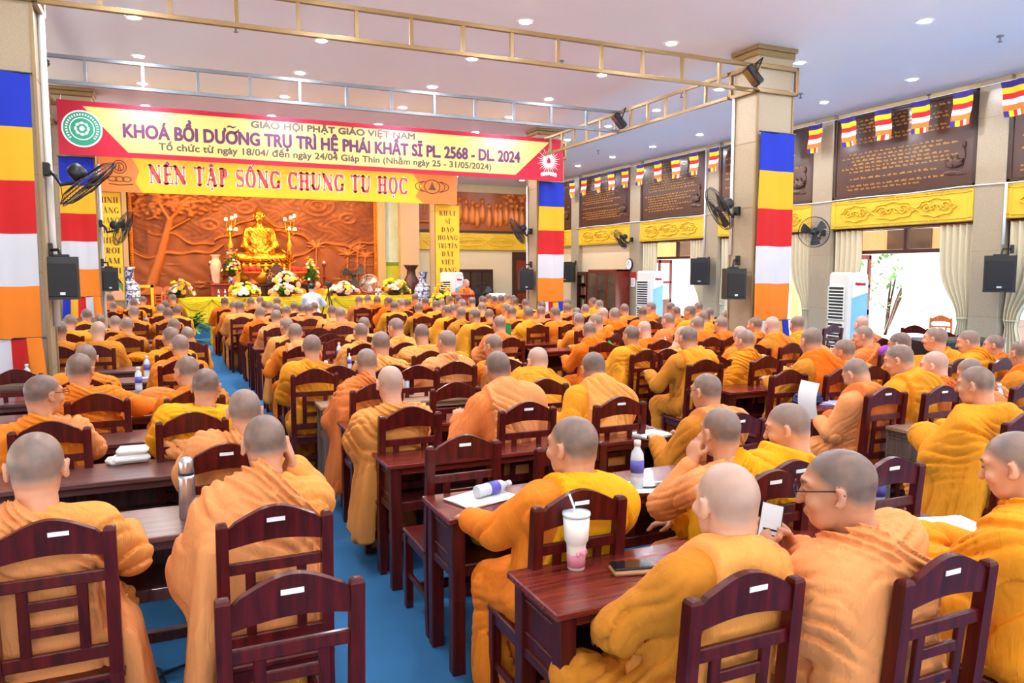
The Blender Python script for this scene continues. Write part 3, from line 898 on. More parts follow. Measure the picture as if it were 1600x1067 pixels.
me, w = font_mesh('KHOÁ BỒI DƯONG TRỤ TRÌ HỆ PHÁI KHẤT SĨ PL. 2568 - DL. 2024', 0.235, 7.6, 0.0135, 0.006); put_text(me, M['ink_purple'], bn, (0.99, 0, 0.35), 'course title in bold purple capitals')
def _wid(t):
    me_, w_ = font_mesh(t, 0.235); bpy.data.meshes.remove(me_); return w_
_k = 7.6 / _wid('KHOÁ BỒI DƯONG TRỤ TRÌ HỆ PHÁI KHẤT SĨ PL. 2568 - DL. 2024'); _xr = 0.99 + _k * _wid('KHOÁ BỒI DƯO'); _wo = _k * _wid('O')
hn = MB()      # horn and tilde of the O in DƯỠNG
hn.tube([(_xr - .05, -.008, .35 + .20), (_xr + .01, -.008, .35 + .225), (_xr + .03, -.008, .35 + .27)], [.02, .022, .014], 6)
hn.tube([(_xr - _wo * .5 + dx, -.008, .35 + .30 + dz) for dx, dz in ((-.075, -.008), (-.045, .016), (-.01, .01), (.03, -.008), (.075, .018))], [.01, .015, .015, .015, .01], 6)
hn.build('letter_accent', M['ink_purple'], bn)
me, w = font_mesh('Tổ chức từ ngày 18/04/ đến ngày 24/04 Giáp Thìn (Nhằm ngày 25 - 31/05/2024)', 0.125, 6.38, 0.005, 0.006); put_text(me, M['ink_grey'], bn, (1.54, 0, 0.165), 'dates of the course in grey letters')
em = MB()
ec = Vector((0.36, -0.004, 0.44))
def disc(mb, c, r, d, n=32, mi=0, sq=1.0):
    mb.prism([(r * math.cos(2 * PI * i / n), r * sq * math.sin(2 * PI * i / n)) for i in range(n)], c, (1, 0, 0), (0, 0, 1), d, mi)
disc(em, ec, 0.31, 0.006, mi=0); disc(em, ec + Vector((0, -0.004, 0)), 0.285, 0.004, mi=1); disc(em, ec + Vector((0, -0.007, 0)), 0.19, 0.004, mi=0); disc(em, ec + Vector((0, -0.009, 0)), 0.175, 0.004, mi=1)
for k in range(8):
    a = 2 * PI * k / 8; disc(em, ec + Vector((0.075 * math.cos(a), -0.012, 0.075 * math.sin(a))), 0.042, 0.004, 14, 0)
disc(em, ec + Vector((0, -0.015, 0)), 0.075, 0.004, mi=1); disc(em, ec + Vector((0, -0.018, 0)), 0.04, 0.004, mi=0)
for k in range(26):
    a = math.radians(-40 + 260 * k / 25); em.box(ec + Vector((0.237 * math.cos(a), -0.008, 0.237 * math.sin(a))), (0.02, 0.004, 0.034), rot=(0, PI / 2 - a, 0), mi=0)
em.build('round_emblem', [M['edgewhite'], M['teal']], bn)['label'] = 'round teal emblem'
su = MB(); sc_ = Vector((bw - 0.36, -0.004, 0.42))
for k in range(28):
    a = 2 * PI * k / 28; r1 = 0.3 if k % 2 else 0.24
    p, q = Vector((math.cos(a), 0, math.sin(a))), Vector((-math.sin(a), 0, math.cos(a)))
    su.add([sc_ + p * 0.1 + q * 0.012, sc_ + p * r1, sc_ + p * 0.1 - q * 0.012], [[0, 1, 2]])
su.prism([(0.1 * math.cos(t) * (1 - 0.3 * math.sin(t)), 0.13 * math.sin(t)) for t in [2 * PI * i / 24 for i in range(24)]], sc_, (1, 0, 0), (0, 0, 1), 0.004, 0)
su.prism([(0.045 * math.cos(t) * (1 - 0.4 * math.sin(t)), 0.065 * math.sin(t)) for t in [2 * PI * i / 18 for i in range(18)]], sc_ + Vector((0, -0.003, 0.01)), (1, 0, 0), (0, 0, 1), 0.004, 1)
for k in range(-3, 4):
    su.ball(sc_ + Vector((0.055 * k, -0.002, -0.26 - 0.01 * abs(k))), (0.034, 0.006, 0.045), 8, 6)
su.build('sunburst_emblem', [M['edgewhite'], M['b_red']], bn)['label'] = 'white sunburst lamp emblem'
for x in (0.05, bw - 0.05): MB().tube([(x, 0.01, bh - 0.02), (x, 0.2, bh + 0.12)], 0.008, 6).build('tie_cord', M['white'], bn)

QX0, QX1, QZ0, QZ1, QY = -1.56, 8.0, 3.86, 4.80, 21.75
qw, qh = QX1 - QX0, QZ1 - QZ0
b2 = thing('motto_banner', 'yellow banner with large red serif letters hung behind the crimson banner', 'banner', (QX0, QY, QZ0))
MB().box((qw / 2, 0.01, qh / 2), (qw, 0.02, qh)).build('banner_sheet', M['b_yellow'], b2)
me, w = serif_mesh('NÊN TẬP SỐNG CHUNG TU HỌC', 0.46, 6.8, 0.010, 0.12, .5)
edge = me.copy()
put_text(me, M['ink_red'], b2, (1.22, 0, 0.25), 'NÊN TẬP SỐNG CHUNG TU HỌC in red serif capitals')
for dx, dz in ((0.025, 0.0), (-0.025, 0.0), (0.0, 0.022), (0.0, -0.022)):
    e2 = edge.copy(); put_text(e2, M['edgewhite'], b2, (1.22 + dx, 0.004, 0.25 + dz), 'white outline of the red letters', 'letter_outline')
sw = MB()
sw.prism([(0, 0.0), (1.05, 0.0), (0.9, 0.25), (1.0, 0.55), (0.8, qh), (0, qh)], (0, -0.001, 0), (1, 0, 0), (0, 0, 1), 0.003)
sw.build('orange_swirl', M['b_orange'], b2); sw = MB()
sw.prism([(qw, 0.0), (qw, qh), (qw - 1.45, qh), (qw - 1.1, 0.5), (qw - 1.3, 0.2), (qw - 1.05, 0.0)], (0, -0.001, 0), (1, 0, 0), (0, 0, 1), 0.003)
sw.build('orange_swirl', M['b_orange'], b2)
hm = MB()
for r, z in ((0.16, 0.62), (0.10, 0.62)): hm.tube([(0.55 + r * math.cos(q), -0.006, z + r * math.sin(q)) for q in [2 * PI * i / 20 for i in range(20)]], 0.012, 5, closed=True)
hm.tube([(0.52, -0.006, 0.52), (0.55, -0.006, 0.74), (0.58, -0.006, 0.52)], 0.012, 5)
for s in (-0.16, 0, 0.16): hm.tube([(0.55 + s + 0.1 * math.cos(q), -0.006, 0.32 + 0.06 * math.sin(q)) for q in [2 * PI * i / 14 for i in range(14)]], 0.012, 5, closed=True)
hm.tube([(0.3, -0.006, 0.2), (0.55, -0.006, 0.17), (0.85, -0.006, 0.2)], 0.012, 5)
hm.build('lamp_emblem', M['ink_brown'], b2)
h2 = MB(); cc = Vector((qw - 0.78, -0.006, 0.5))
h2.tube([cc + Vector((0.24 * math.cos(q), 0, 0.2 * math.sin(q))) for q in [2 * PI * i / 24 for i in range(24)]], 0.014, 5, closed=True)
for s in (-1, 1):
    for r in (0.3, 0.42): h2.tube([cc + Vector((s * (0.1 + r * math.cos(q)), 0, 0.16 * math.sin(q))) for q in [-1.2 + 0.3 * i for i in range(9)]], 0.012, 5)
h2.prism([(-0.12, -0.1), (0.12, -0.1), (0.03, 0.06), (0, 0.16), (-0.03, 0.06)], cc, (1, 0, 0), (0, 0, 1), 0.004)
h2.build('temple_emblem', M['ink_brown'], b2)
tr = MB().box((qw / 2 + 0.2, 0.05, qh + 0.05), (qw - 0.3, 0.04, 0.04)); tr.build('hanging_rail', M['steel'], b2)
for x in (0.6, qw / 2, qw - 0.4): MB().cyl((x, 0.05, qh + 0.05), (x, 0.05, CEIL - QZ0), 0.008, n=6).build('hanging_wire', M['steel'], b2)

def vertical_banner(x0, x1, z0, z1, y, words, rows_top, pitch, label, art=False):
    t = thing('vertical_banner', label, 'banner', (x0, y, z0), 0, 'vertical couplet banners')
    w, h = x1 - x0, z1 - z0
    MB().box((w / 2, 0.01, h / 2), (w, 0.02, h)).build('banner_sheet', M['b_yellow'], t)
    for i, s in enumerate(words):
        me, L = serif_mesh(s, 0.145, None, 0.004, .12)
        k = min(1.0, (w * 0.84) / L)
        if k < 1: me, L = serif_mesh(s, 0.145, w * 0.84, 0.004, .12)
        put_text(me, M['ink_brown'], t, ((w - L) / 2, 0, h - rows_top - i * pitch), s + ' in brown serif letters')
    if art:
        a = MB()
        a.prism([(0.02, 0.25), (0.16, 0.52), (0.28, 0.42), (0.42, 0.6), (w - 0.02, 0.42), (w - 0.02, 0.1), (0.02, 0.1)], (0, -0.002, 0), (1, 0, 0), (0, 0, 1), 0.004, 0)
        a.prism([(0.02, 0.02), (w - 0.02, 0.02), (w - 0.02, 0.2), (0.45, 0.34), (0.25, 0.2), (0.02, 0.26)], (0, -0.005, 0), (1, 0, 0), (0, 0, 1), 0.004, 1)
        a.build('painted_hills', [mat('painted_green', (88, 138, 66), 0.6), mat('painted_pink', (240, 172, 130), 0.6)], t)
vertical_banner(7.42, 8.17, 1.0, 3.86, 22.04, ['KHẤT', 'SĨ', 'ĐẠO', 'HOÀNG', 'TRUYỀN', 'ĐẤT', 'VIỆT', 'RẠNG'], 0.31, 0.245, 'yellow vertical banner with brown serif words on the pillar right of the stage')
vertical_banner(-1.60, -1.04, 1.12, 3.86, 22.04, ['MINH', 'ĐĂNG', 'QUANG', 'CHIẾU', 'HIỆN', 'TRỜI', 'NAM', 'NGỜI', 'CHƠN'], 0.26, 0.255, 'yellow vertical banner with green painted hills on the pillar left of the stage', True)

# ------------------------------------------------------------------ five-colour flags on the pillars
M['flag_h'] = stripes('flag_stripes', [ROBE_STRIPES[i] for i in (4, 3, 2, 1, 0)], 2, 0.0, 1.0)
FLC = [mat('flag_' + n, c, 0.8, var=0.06, scale=2) for n, c in zip(('blue', 'yellow', 'red', 'white', 'orange'), ROBE_STRIPES)]
def pillar_flag(x0, x1, y, z0, z1, order, label, flare=0.0):
    t = thing('pillar_flag', label, 'flag', ((x0 + x1) / 2, y, z0), 0, 'five-colour flags on the pillars')
    w, h = x1 - x0, z1 - z0
    names = ['blue', 'yellow', 'red', 'white', 'orange']
    for i in range(5):
        mb = MB()
        def fn(u, v, i=i):
            f = 1 - (i + v) / 5
            return ((u - 0.5) * w * (1 + flare * (1 - f)) - 0.02 * (1 - f), 0.012 * math.sin(u * 9 + f * 5) + 0.008 * math.sin(u * 21 + f * 2) * (1 - f), h * f + 0.006 * math.sin(u * 7) * (i + v) / 5)
        mb.sheet(fn, 22, 10, 0.004)
        o = mb.build('stripe', FLC[i], t); o['label'] = names[i] + ' stripe'
    for k, ci in enumerate(order):
        mb = MB(); hh = h / 5 * 0.78
        def fn2(u, v, k=k):
            f = -v
            return (((k + u) / 5 - 0.5) * w * (1 + flare + 0.1 * v) - 0.02, 0.012 * math.sin((k + u) * 2.2 + 1) - 0.03 * v + 0.03 * v * math.sin(k * 2.4 + u * 3), hh * f)
        mb.sheet(fn2, 6, 8, 0.004)
        o = mb.build('tail_stripe', FLC[ci], t); o['label'] = names[ci] + ' upright stripe'
    MB().cyl((-w / 2 - 0.02, 0.0, h + 0.005), (w / 2 + 0.02, 0.0, h + 0.005), 0.01, n=8).build('top_rod', M['black'], t)
    MB().cyl((-w / 2 - 0.02, 0.0, -0.002), (w / 2 + 0.02, 0.0, -0.002), 0.008, n=8).build('bottom_rod', M['black'], t)
pillar_flag(7.69, 8.33, 8.53, 1.15, 3.82, [4, 3, 2, 1, 0], 'tall five-colour flag on the pillar with the wall fan at right')
pillar_flag(7.58, 8.22, 15.35, 1.18, 3.84, [4, 3, 2, 1, 0], 'tall five-colour flag on the pillar under the right end of the crimson banner')
pillar_flag(-1.75, -1.11, 8.53, 1.22, 3.70, [0, 1, 3, 2, 4], 'tall five-colour flag nearest the camera on the left pillar')
pillar_flag(-1.64, -1.11, 15.35, 1.42, 3.83, [0, 1, 2, 3, 4], 'tall five-colour flag on the left pillar under the banner emblem', 0.08)

# small flags on a string along the right wall
st = MB(); ys = [5.4 + 0.4 * i for i in range(51)]
st.tube([(12.3, y, 4.88 + 0.012 * math.cos(y * 2 * PI / 0.8)) for y in ys], 0.006, 5)
tag(st.build('flag_string', M['conduit']), 'white string of small flags along the right wall', 'string')
_sf = []
def small_flag(seed):
    rd = random.Random(seed); mb = MB(); w, h = 0.36, 0.56; a, b = rd.uniform(-.1, .1), rd.uniform(0, 6)
    sk = rd.uniform(-0.08, 0.08)
    def S(u, f): return (0.03 * math.sin(u * 6 + b) + 0.015 * math.sin(f * 7 + b), (0.5 - u) * w * (1 - 0.06 * f) + sk * f, -h * f)
    for i in range(5): mb.grid(lambda u, v, i=i: S(u, (i + v) / 6), 8, 3, i); mb.grid(lambda u, v, i=i: Vector(S(1 - u, (i + v) / 6)) + Vector((0.004, 0, 0)), 8, 3, i)
    for k in range(5): mb.grid(lambda u, v, k=k: S((k + u) / 5, (5 + v) / 6), 2, 3, k); mb.grid(lambda u, v, k=k: Vector(S((k + 1 - u) / 5, (5 + v) / 6)) + Vector((0.004, 0, 0)), 2, 3, k)
    return mb.mesh('small_flag')
FLS = [mat('pennant_' + n, c, 0.8, var=0.05, scale=3) for n, c in zip(('blue', 'yellow', 'red', 'white', 'orange'), [(52, 34, 130), (252, 206, 22), (214, 22, 36), (244, 240, 236), (250, 112, 34)])]
for k in range(4):
    me = small_flag(k)
    for m in FLS: me.materials.append(m)
    _sf.append(me)
k = 0; y = 22.4
while y > 5.6:
    n_ = k + 1
    o = link('small_flag', _sf[k % 4], None, (12.3, y, 4.87))
    tag(o, 'small striped flag on the right wall string, %s from the far corner' % (ORD[k] if k < 22 else 'last'), 'flag', 'small flags on the wall string')
    y -= 0.80; k += 1
for i, (px, py) in enumerate(((70, 240), (76, 243), (83, 246))):
    p = at_y(px, py, 24.0)
    o = link('small_flag', _sf[i], None, (p[0], p[1], p[2] + 0.05), PI / 2 * 0.6)
    tag(o, 'small striped flag in the gap beside the left pillars, %s of three' % ORD[i], 'flag', 'small flags in the left aisle')
tag(MB().tube([at_y(60, 236, 24.0), at_y(92, 247, 24.0)], 0.008, 5).build('flag_string', M['conduit']), 'white string of small flags beside the left pillars', 'string')

# ------------------------------------------------------------------ fans, loudspeakers, flood lights, conduits
def fan_head(t, o, d, r=0.30):
    """Cage, blades and motor around hub o, blowing along d, all children of t."""
    o, d = Vector(o), Vector(d).normalized(); s, u, _ = frame(d)
    cg = MB()
    for rr, dd in ((r, 0.0), (r * 0.985, 0.03)): cg.tube([o + d * dd + s * (rr * math.cos(q)) + u * (rr * math.sin(q)) for q in [2 * PI * i / 32 for i in range(32)]], 0.006, 5, closed=True)
    for rr, dd in ((r * 0.66, 0.065), (r * 0.33, 0.075)): cg.tube([o + d * dd + s * (rr * math.cos(q)) + u * (rr * math.sin(q)) for q in [2 * PI * i / 24 for i in range(24)]], 0.003, 4, closed=True)
    for k in range(44):
        q = 2 * PI * k / 44; e = s * math.cos(q) + u * math.sin(q)
        cg.tube([o + e * 0.05 + d * 0.08, o + e * (r * 0.75) + d * 0.06, o + e * r], 0.0022, 4, caps=False)
        cg.tube([o + e * 0.05 - d * 0.06, o + e * (r * 0.75) - d * 0.05, o + e * r], 0.0022, 4, caps=False)
    cg.lathe([(0.05, 0.078), (0.05, 0.088), (0.0, 0.09)], 16, o, axis=d)
    cg.build('cage', M['black'], t)
    bl = MB()
    for k in range(3):
        q0 = 2 * PI * k / 3 + 0.4
        def fn(a, b):
            rr = 0.04 + (r * 0.86 - 0.04) * b; q = q0 + (a - 0.5) * (0.95 - 0.2 * b)
            return o + (s * math.cos(q) + u * math.sin(q)) * rr + d * (0.02 + 0.035 * (a - 0.5))
        bl.grid(fn, 8, 8); bl.grid(lambda a, b: Vector(fn(1 - a, b)) + d * 0.003, 8, 8)
    bl.lathe([(0.045, 0.0), (0.045, 0.04), (0.02, 0.055)], 14, o, axis=d)
    bl.build('blades', mat('fan_blade', (60, 60, 62), 0.4) if 'fan_blade' not in bpy.data.materials else bpy.data.materials['fan_blade'], t)
    mo = MB().lathe([(0.03, -0.22), (0.065, -0.2), (0.08, -0.15), (0.08, -0.08), (0.06, -0.06)], 18, o, axis=d)
    mo.build('motor', M['black'], t)
    return o - d * 0.14
def wall_fan(base, out, hub, d, label, r=0.30):
    """base: the point on the pier, out: which way the wall faces, hub: centre of the cage."""
    t = thing('wall_fan', label, 'fan', base, 0, 'black wall fans')
    b, out, h = Vector((0, 0, 0)), Vector(out), Vector(hub) - Vector(base)
    MB().box(b + out * 0.015, (0.09, 0.09, 0.13) if True else 0, 0.01).build('wall_plate', M['black'], t)
    m = fan_head(t, h, d, r)
    low = (b + m) / 2 + Vector((0, 0, -0.14))
    MB().tube([b + out * 0.03, b + out * 0.1 + Vector((0, 0, -0.06)), low, m + Vector((0, 0, -0.1)), m], 0.019, 8).build('arm', M['black'], t)
    MB().tube([low, low + Vector((0.01, 0, -0.13))], 0.004, 5).build('pull_cord', M['black'], t)
wall_fan((7.68, 8.93, 2.74), (-1, 0, 0), (7.26, 8.85, 2.76), (-0.82, 0.30, -0.45), 'large black wall fan on the pillar face left of the right-hand flag', 0.33)
wall_fan((XR, 11.9, 2.66), (-1, 0, 0), (12.02, 11.7, 2.66), (-0.9, -0.5, -0.12), 'black wall fan on the granite pier beside the tall cooler door', 0.31)
wall_fan((XR, 19.1, 2.80), (-1, 0, 0), (12.1, 19.1, 2.80), (-0.8, 0.15, -0.5), 'black wall fan on the pier beside the far door', 0.3)
wall_fan((7.57, 15.7, 2.77), (-1, 0, 0), (7.22, 15.7, 2.77), (-0.82, 0.2, -0.45), 'black wall fan left of the far right-hand flag', 0.32)
wall_fan((-1.08, 8.85, 2.86), (1, 0, 0), (-0.70, 8.82, 2.74), (0.66, 0.06, -0.75), 'black wall fan tilted down beside the nearest left flag', 0.33)
wall_fan((-1.10, 15.66, 2.72), (1, 0, 0), (-0.72, 15.6, 2.64), (0.85, -0.22, -0.38), 'black wall fan in front of the left vertical banner', 0.33)

def loudspeaker(base, out, ctr, size, yaw, label, tilt=0.0):
    t = thing('wall_loudspeaker', label, 'loudspeaker', ctr, yaw, 'black wall loudspeakers')
    w, d, h = size
    MB().prism([(-w * 0.5, -d / 2), (w * 0.5, -d / 2), (w * 0.36, d / 2), (-w * 0.36, d / 2)], (0, 0, 0), (1, 0, 0), (0, 1, 0), h).build('cabinet', M['black'], t)
    g = MB().box((0, -d / 2 - 0.006, -0.02), (w * 0.86, 0.014, h * 0.78), 0.02); g.build('grille', M['grille'], t)
    MB().box((0, -d / 2 - 0.012, -h * 0.36), (w * 0.16, 0.006, 0.03), 0.004).build('badge', mat('badge_chrome', (190, 200, 210), 0.3, 0.6) if 'badge_chrome' not in bpy.data.materials else bpy.data.materials['badge_chrome'], t)
    MB().box((0, 0, h / 2 + 0.01), (w * 0.5, d * 0.3, 0.03), 0.01).build('handle', M['black'], t)
    R = Matrix.Rotation(-yaw, 3, 'Z'); rel = R @ (Vector(base) - Vector(ctr))
    br = MB().tube([rel, Vector((rel.x * 0.15, rel.y * 0.15, rel.z)), Vector((0, 0, h / 2))], 0.016, 8)
    br.box(rel, (0.06, 0.06, 0.14), 0.006); br.build('bracket', M['black'], t)
loudspeaker((7.66, 8.9, 2.02), 0, (7.44, 8.74, 1.68), (0.30, 0.27, 0.44), math.radians(-18), 'black loudspeaker on the right-hand pillar below the large fan')
loudspeaker((XR, 15.6, 2.16), 0, (12.2, 15.5, 1.86), (0.46, 0.4, 0.66), math.radians(-52), 'large black loudspeaker on the wall pier behind the right-hand pillar')
loudspeaker((7.55, 15.7, 2.02), 0, (7.36, 15.6, 1.68), (0.33, 0.27, 0.46), math.radians(-12), 'black loudspeaker left of the far right-hand flag')
loudspeaker((XR, 22.5, 2.16), 0, (12.15, 22.4, 1.84), (0.46, 0.4, 0.66), math.radians(-60), 'black loudspeaker on the pier beside the bookcase')
loudspeaker((-1.07, 8.9, 2.07), 0, (-0.96, 8.76, 1.79), (0.30, 0.27, 0.42), math.radians(6), 'black loudspeaker beside the nearest left flag')
loudspeaker((-1.08, 15.68, 2.02), 0, (-0.97, 15.6, 1.72), (0.27, 0.25, 0.42), math.radians(10), 'black loudspeaker in front of the left vertical banner')
loudspeaker((XR + 0.02, 8.0, 2.22), 0, (12.18, 7.95, 1.82), (0.44, 0.4, 0.58), math.radians(-58), 'large black loudspeaker on the pier at the right frame edge')

def flood(c, d, label):
    t = thing('flood_light', label, 'flood light', c, 0, 'black flood lights on the trusses')
    s, u, d = frame(d); R = Matrix((s, d, u)).transposed()
    MB().box((0, 0, 0), (0.24, 0.1, 0.3), 0.02, R).build('housing', M['black'], t)
    MB().box(d * 0.052, (0.2, 0.006, 0.24), 0.002, R).build('front_glass', M['cabglass'], t)
    y = MB(); y.tube([s * 0.14, s * 0.14 - d * 0.1 + Vector((0, 0, 0.14)), -s * 0.14 - d * 0.1 + Vector((0, 0, 0.14)), -s * 0.14], 0.012, 6)
    y.build('yoke', M['black'], t)
flood((7.5, 8.5, 4.56), (-0.7, 0.3, -0.6), 'black flood light on the bronze truss beside the right-hand pillar top')
flood((7.52, 11.98, 4.56), (-0.7, 0.2, -0.6), 'black flood light at the right end of the grey truss')
flood((-1.45, 11.98, 4.52), (0.7, 0.2, -0.6), 'black flood light at the left end of the grey truss')

def conduit(x, y, z0, z1, label, r=0.022):
    t = tag(MB().cyl((x, y, z0), (x, y, z1), r, n=10).build('cable_conduit', M['conduit']), label, 'conduit', 'white conduits on the pillars')
conduit(7.65, 9.06, 2.1, 4.38, 'white conduit down the right-hand pillar beside the large fan')
conduit(7.545, 15.88, 0.4, 3.8, 'white conduit down the far right-hand pillar')
conduit(-1.05, 8.98, 1.3, 4.38, 'wide white conduit down the nearest left pillar', 0.035)
conduit(-1.075, 15.86, 0.4, 3.8, 'white conduit down the left pillar under the banner emblem', 0.03)
conduit(XR - 0.03, 15.76, 2.3, 4.9, 'white conduit on the wall pier behind the right-hand pillar')
conduit(XR - 0.03, 8.12, 2.3, 3.3, 'white conduit on the pier at the right frame edge')
# ------------------------------------------------------------------ organic shapes: smooth unions meshed with surface nets
F32 = np.float32
def smin(a, b, k):
    h = np.clip(0.5 + 0.5 * (b - a) / k, 0, 1)
    return b + (a - b) * h - k * h * (1 - h)
def smax(a, b, k): return -smin(-a, -b, k)
def caps(p, a, b, r1, r2):
    a = np.asarray(a, F32); ba = np.asarray(b, F32) - a
    pa = p - a
    h = np.clip(pa @ ba / max(float(ba @ ba), 1e-9), 0, 1)
    q = pa - h[:, None] * ba
    return np.sqrt((q * q).sum(1)) - (r1 + (r2 - r1) * h)
def ell(p, c, r, R=None):
    q = p - np.asarray(c, F32)
    if R is not None: q = q @ np.asarray(R, F32)      # columns of R are the ellipsoid's axes
    r = np.asarray(r, F32)
    k0 = np.sqrt(((q / r) ** 2).sum(1)); k1 = np.sqrt(((q / (r * r)) ** 2).sum(1))
    return k0 * (k0 - 1) / np.maximum(k1, 1e-6)
def rbox(p, c, h, r, R=None):
    q = p - np.asarray(c, F32)
    if R is not None: q = q @ np.asarray(R, F32)
    q = np.abs(q) - (np.asarray(h, F32) - r)
    return np.sqrt((np.maximum(q, 0) ** 2).sum(1)) + np.minimum(q.max(1), 0) - r
def rot3(yaw=0, pitch=0, roll=0):
    """yaw about Z (left positive), pitch: nose down positive, roll about Y."""
    cy, sy = math.cos(yaw), math.sin(yaw); cp, sp = math.cos(-pitch), math.sin(-pitch); cr, sr = math.cos(roll), math.sin(roll)
    Z = np.array([[cy, -sy, 0], [sy, cy, 0], [0, 0, 1]]); X = np.array([[1, 0, 0], [0, cp, -sp], [0, sp, cp]]); Y = np.array([[cr, 0, sr], [0, 1, 0], [-sr, 0, cr]])
    return (Z @ X @ Y).astype(F32)

def nets(fn, lo, hi, h, margin=0.02):
    """Mesh fn < 0 inside the box: evaluate coarsely, refine near the surface, then surface nets."""
    lo = np.asarray(lo, float); hi = np.asarray(hi, float); B = 4
    nb = np.ceil((hi - lo) / (h * B)).astype(int) + 1
    ax = [lo[i] + (np.arange(nb[i]) + 0.5) * h * B for i in range(3)]
    G = np.stack(np.meshgrid(*ax, indexing='ij'), -1).reshape(-1, 3).astype(F32)
    dc = fn(G).reshape(nb)
    near = np.abs(dc) < h * B * 0.9 + margin
    n = nb * B
    D = np.repeat(np.repeat(np.repeat(dc.astype(F32), B, 0), B, 1), B, 2)
    D = np.where(D > 0, 1.0, -1.0).astype(F32)
    idx = np.argwhere(near)
    off = np.stack(np.meshgrid(*[np.arange(B)] * 3, indexing='ij'), -1).reshape(-1, 3)
    fi = (idx[:, None, :] * B + off[None]).reshape(-1, 3)
    pts = (lo + (fi + 0.5) * h).astype(F32)
    D[fi[:, 0], fi[:, 1], fi[:, 2]] = fn(pts)
    s = D < 0
    c = s[:-1, :-1, :-1].astype(np.uint8)
    cnt = np.zeros(c.shape, np.uint8)
    for dx in (0, 1):
        for dy in (0, 1):
            for dz in (0, 1): cnt += s[dx:n[0] - 1 + dx, dy:n[1] - 1 + dy, dz:n[2] - 1 + dz]
    act = (cnt > 0) & (cnt < 8)
    ci = np.argwhere(act)
    vid = -np.ones(act.shape, np.int32); vid[ci[:, 0], ci[:, 1], ci[:, 2]] = np.arange(len(ci))
    cor = [(a, b, d) for a in (0, 1) for b in (0, 1) for d in (0, 1)]
    V = {k: D[ci[:, 0] + k[0], ci[:, 1] + k[1], ci[:, 2] + k[2]] for k in cor}
    acc = np.zeros((len(ci), 3)); w = np.zeros(len(ci))
    for k in cor:
        for a in range(3):
            if k[a] == 0:
                k2 = list(k); k2[a] = 1; k2 = tuple(k2)
                d0, d1 = V[k], V[k2]; m = (d0 < 0) != (d1 < 0)
                t = np.where(m, d0 / np.where(m, d0 - d1, 1), 0)
                p = np.zeros((len(ci), 3)); p[:] = k; p[:, a] = t
                acc += np.where(m[:, None], p, 0); w += m
    verts = lo + (ci + acc / np.maximum(w, 1)[:, None] + 0.5) * h
    faces = []
    for a in range(3):
        b, d = (a + 1) % 3, (a + 2) % 3
        sl0 = [slice(None)] * 3; sl1 = [slice(None)] * 3; sl0[a] = slice(0, -1); sl1[a] = slice(1, None)
        e0, e1 = s[tuple(sl0)], s[tuple(sl1)]
        e = np.argwhere(e0 != e1)
        ok = (e[:, b] > 0) & (e[:, d] > 0) & (e[:, b] < n[b] - 1) & (e[:, d] < n[d] - 1)
        e = e[ok]; fl = e0[e[:, 0], e[:, 1], e[:, 2]]
        q = []
        for ob, od in ((-1, -1), (0, -1), (0, 0), (-1, 0)):
            g = e.copy(); g[:, b] += ob; g[:, d] += od; q.append(vid[g[:, 0], g[:, 1], g[:, 2]])
        q = np.stack(q, 1); q[~fl] = q[~fl][:, ::-1]
        faces.append(q)
    return verts.astype(F32), np.concatenate(faces)

def np_mesh(name, v, f, attrs=None):
    me = bpy.data.meshes.new(name)
    me.vertices.add(len(v)); me.vertices.foreach_set('co', v.astype(F32).ravel())
    me.loops.add(len(f) * 4); me.loops.foreach_set('vertex_index', f.astype(np.int32).ravel())
    me.polygons.add(len(f)); me.polygons.foreach_set('loop_start', np.arange(0, len(f) * 4, 4, dtype=np.int32))
    try: me.polygons.foreach_set('loop_total', np.full(len(f), 4, np.int32))
    except Exception: pass
    me.polygons.foreach_set('use_smooth', np.ones(len(f), bool))
    me.update(calc_edges=True)
    for k, a in (attrs or {}).items():
        at = me.attributes.new(k, 'FLOAT', 'POINT'); at.data.foreach_set('value', a.astype(F32))
    return me

# ------------------------------------------------------------------ one person
def head_sdf(q, face=True):
    """Head in its own frame: origin at the middle of the skull, +Y the face."""
    d = ell(q, (0, -0.012, 0.024), (0.078, 0.098, 0.088))
    d = smin(d, ell(q, (0, 0.034, -0.035), (0.062, 0.060, 0.084)), 0.035)
    d = smin(d, ell(q, (0, 0.046, -0.084), (0.046, 0.040, 0.034)), 0.03)
    d = smin(d, ell(q, (0, -0.045, -0.045), (0.058, 0.045, 0.05)), 0.03)
    if face:
        d = smin(d, caps(q, (0, 0.088, 0.012), (0, 0.112, -0.03), 0.008, 0.013), 0.012)
        for s in (-1, 1):
            d = smin(d, caps(q, (s * 0.012, 0.092, 0.03), (s * 0.052, 0.072, 0.028), 0.008, 0.008), 0.015)
            d = smax(d, -ell(q, (s * 0.032, 0.106, 0.008), (0.019, 0.014, 0.011)), 0.01)
            d = smin(d, ell(q, (s * 0.032, 0.084, 0.008), (0.014, 0.012, 0.010)), 0.004)
            d = smin(d, ell(q, (s * 0.045, 0.07, -0.03), (0.022, 0.02, 0.02)), 0.02)
        d = smin(d, ell(q, (0, 0.094, -0.06), (0.024, 0.010, 0.006)), 0.006)
        d = smin(d, ell(q, (0, 0.092, -0.070), (0.020, 0.010, 0.007)), 0.006)
    d = d + 0.0035 * np.exp(-((q[:, 2] + 0.066) / 0.006) ** 2) * (q[:, 1] < -0.03)
    for s in (-1, 1):
        R = rot3(-s * 0.45, 0, s * 0.12)
        d = smin(d, ell(q, (s * 0.085, -0.004, -0.012), (0.009, 0.021, 0.034), R), 0.006)
        d = smax(d, -ell(q, (s * 0.092, 0.006, -0.008), (0.008, 0.011, 0.02), R), 0.006)
    return d
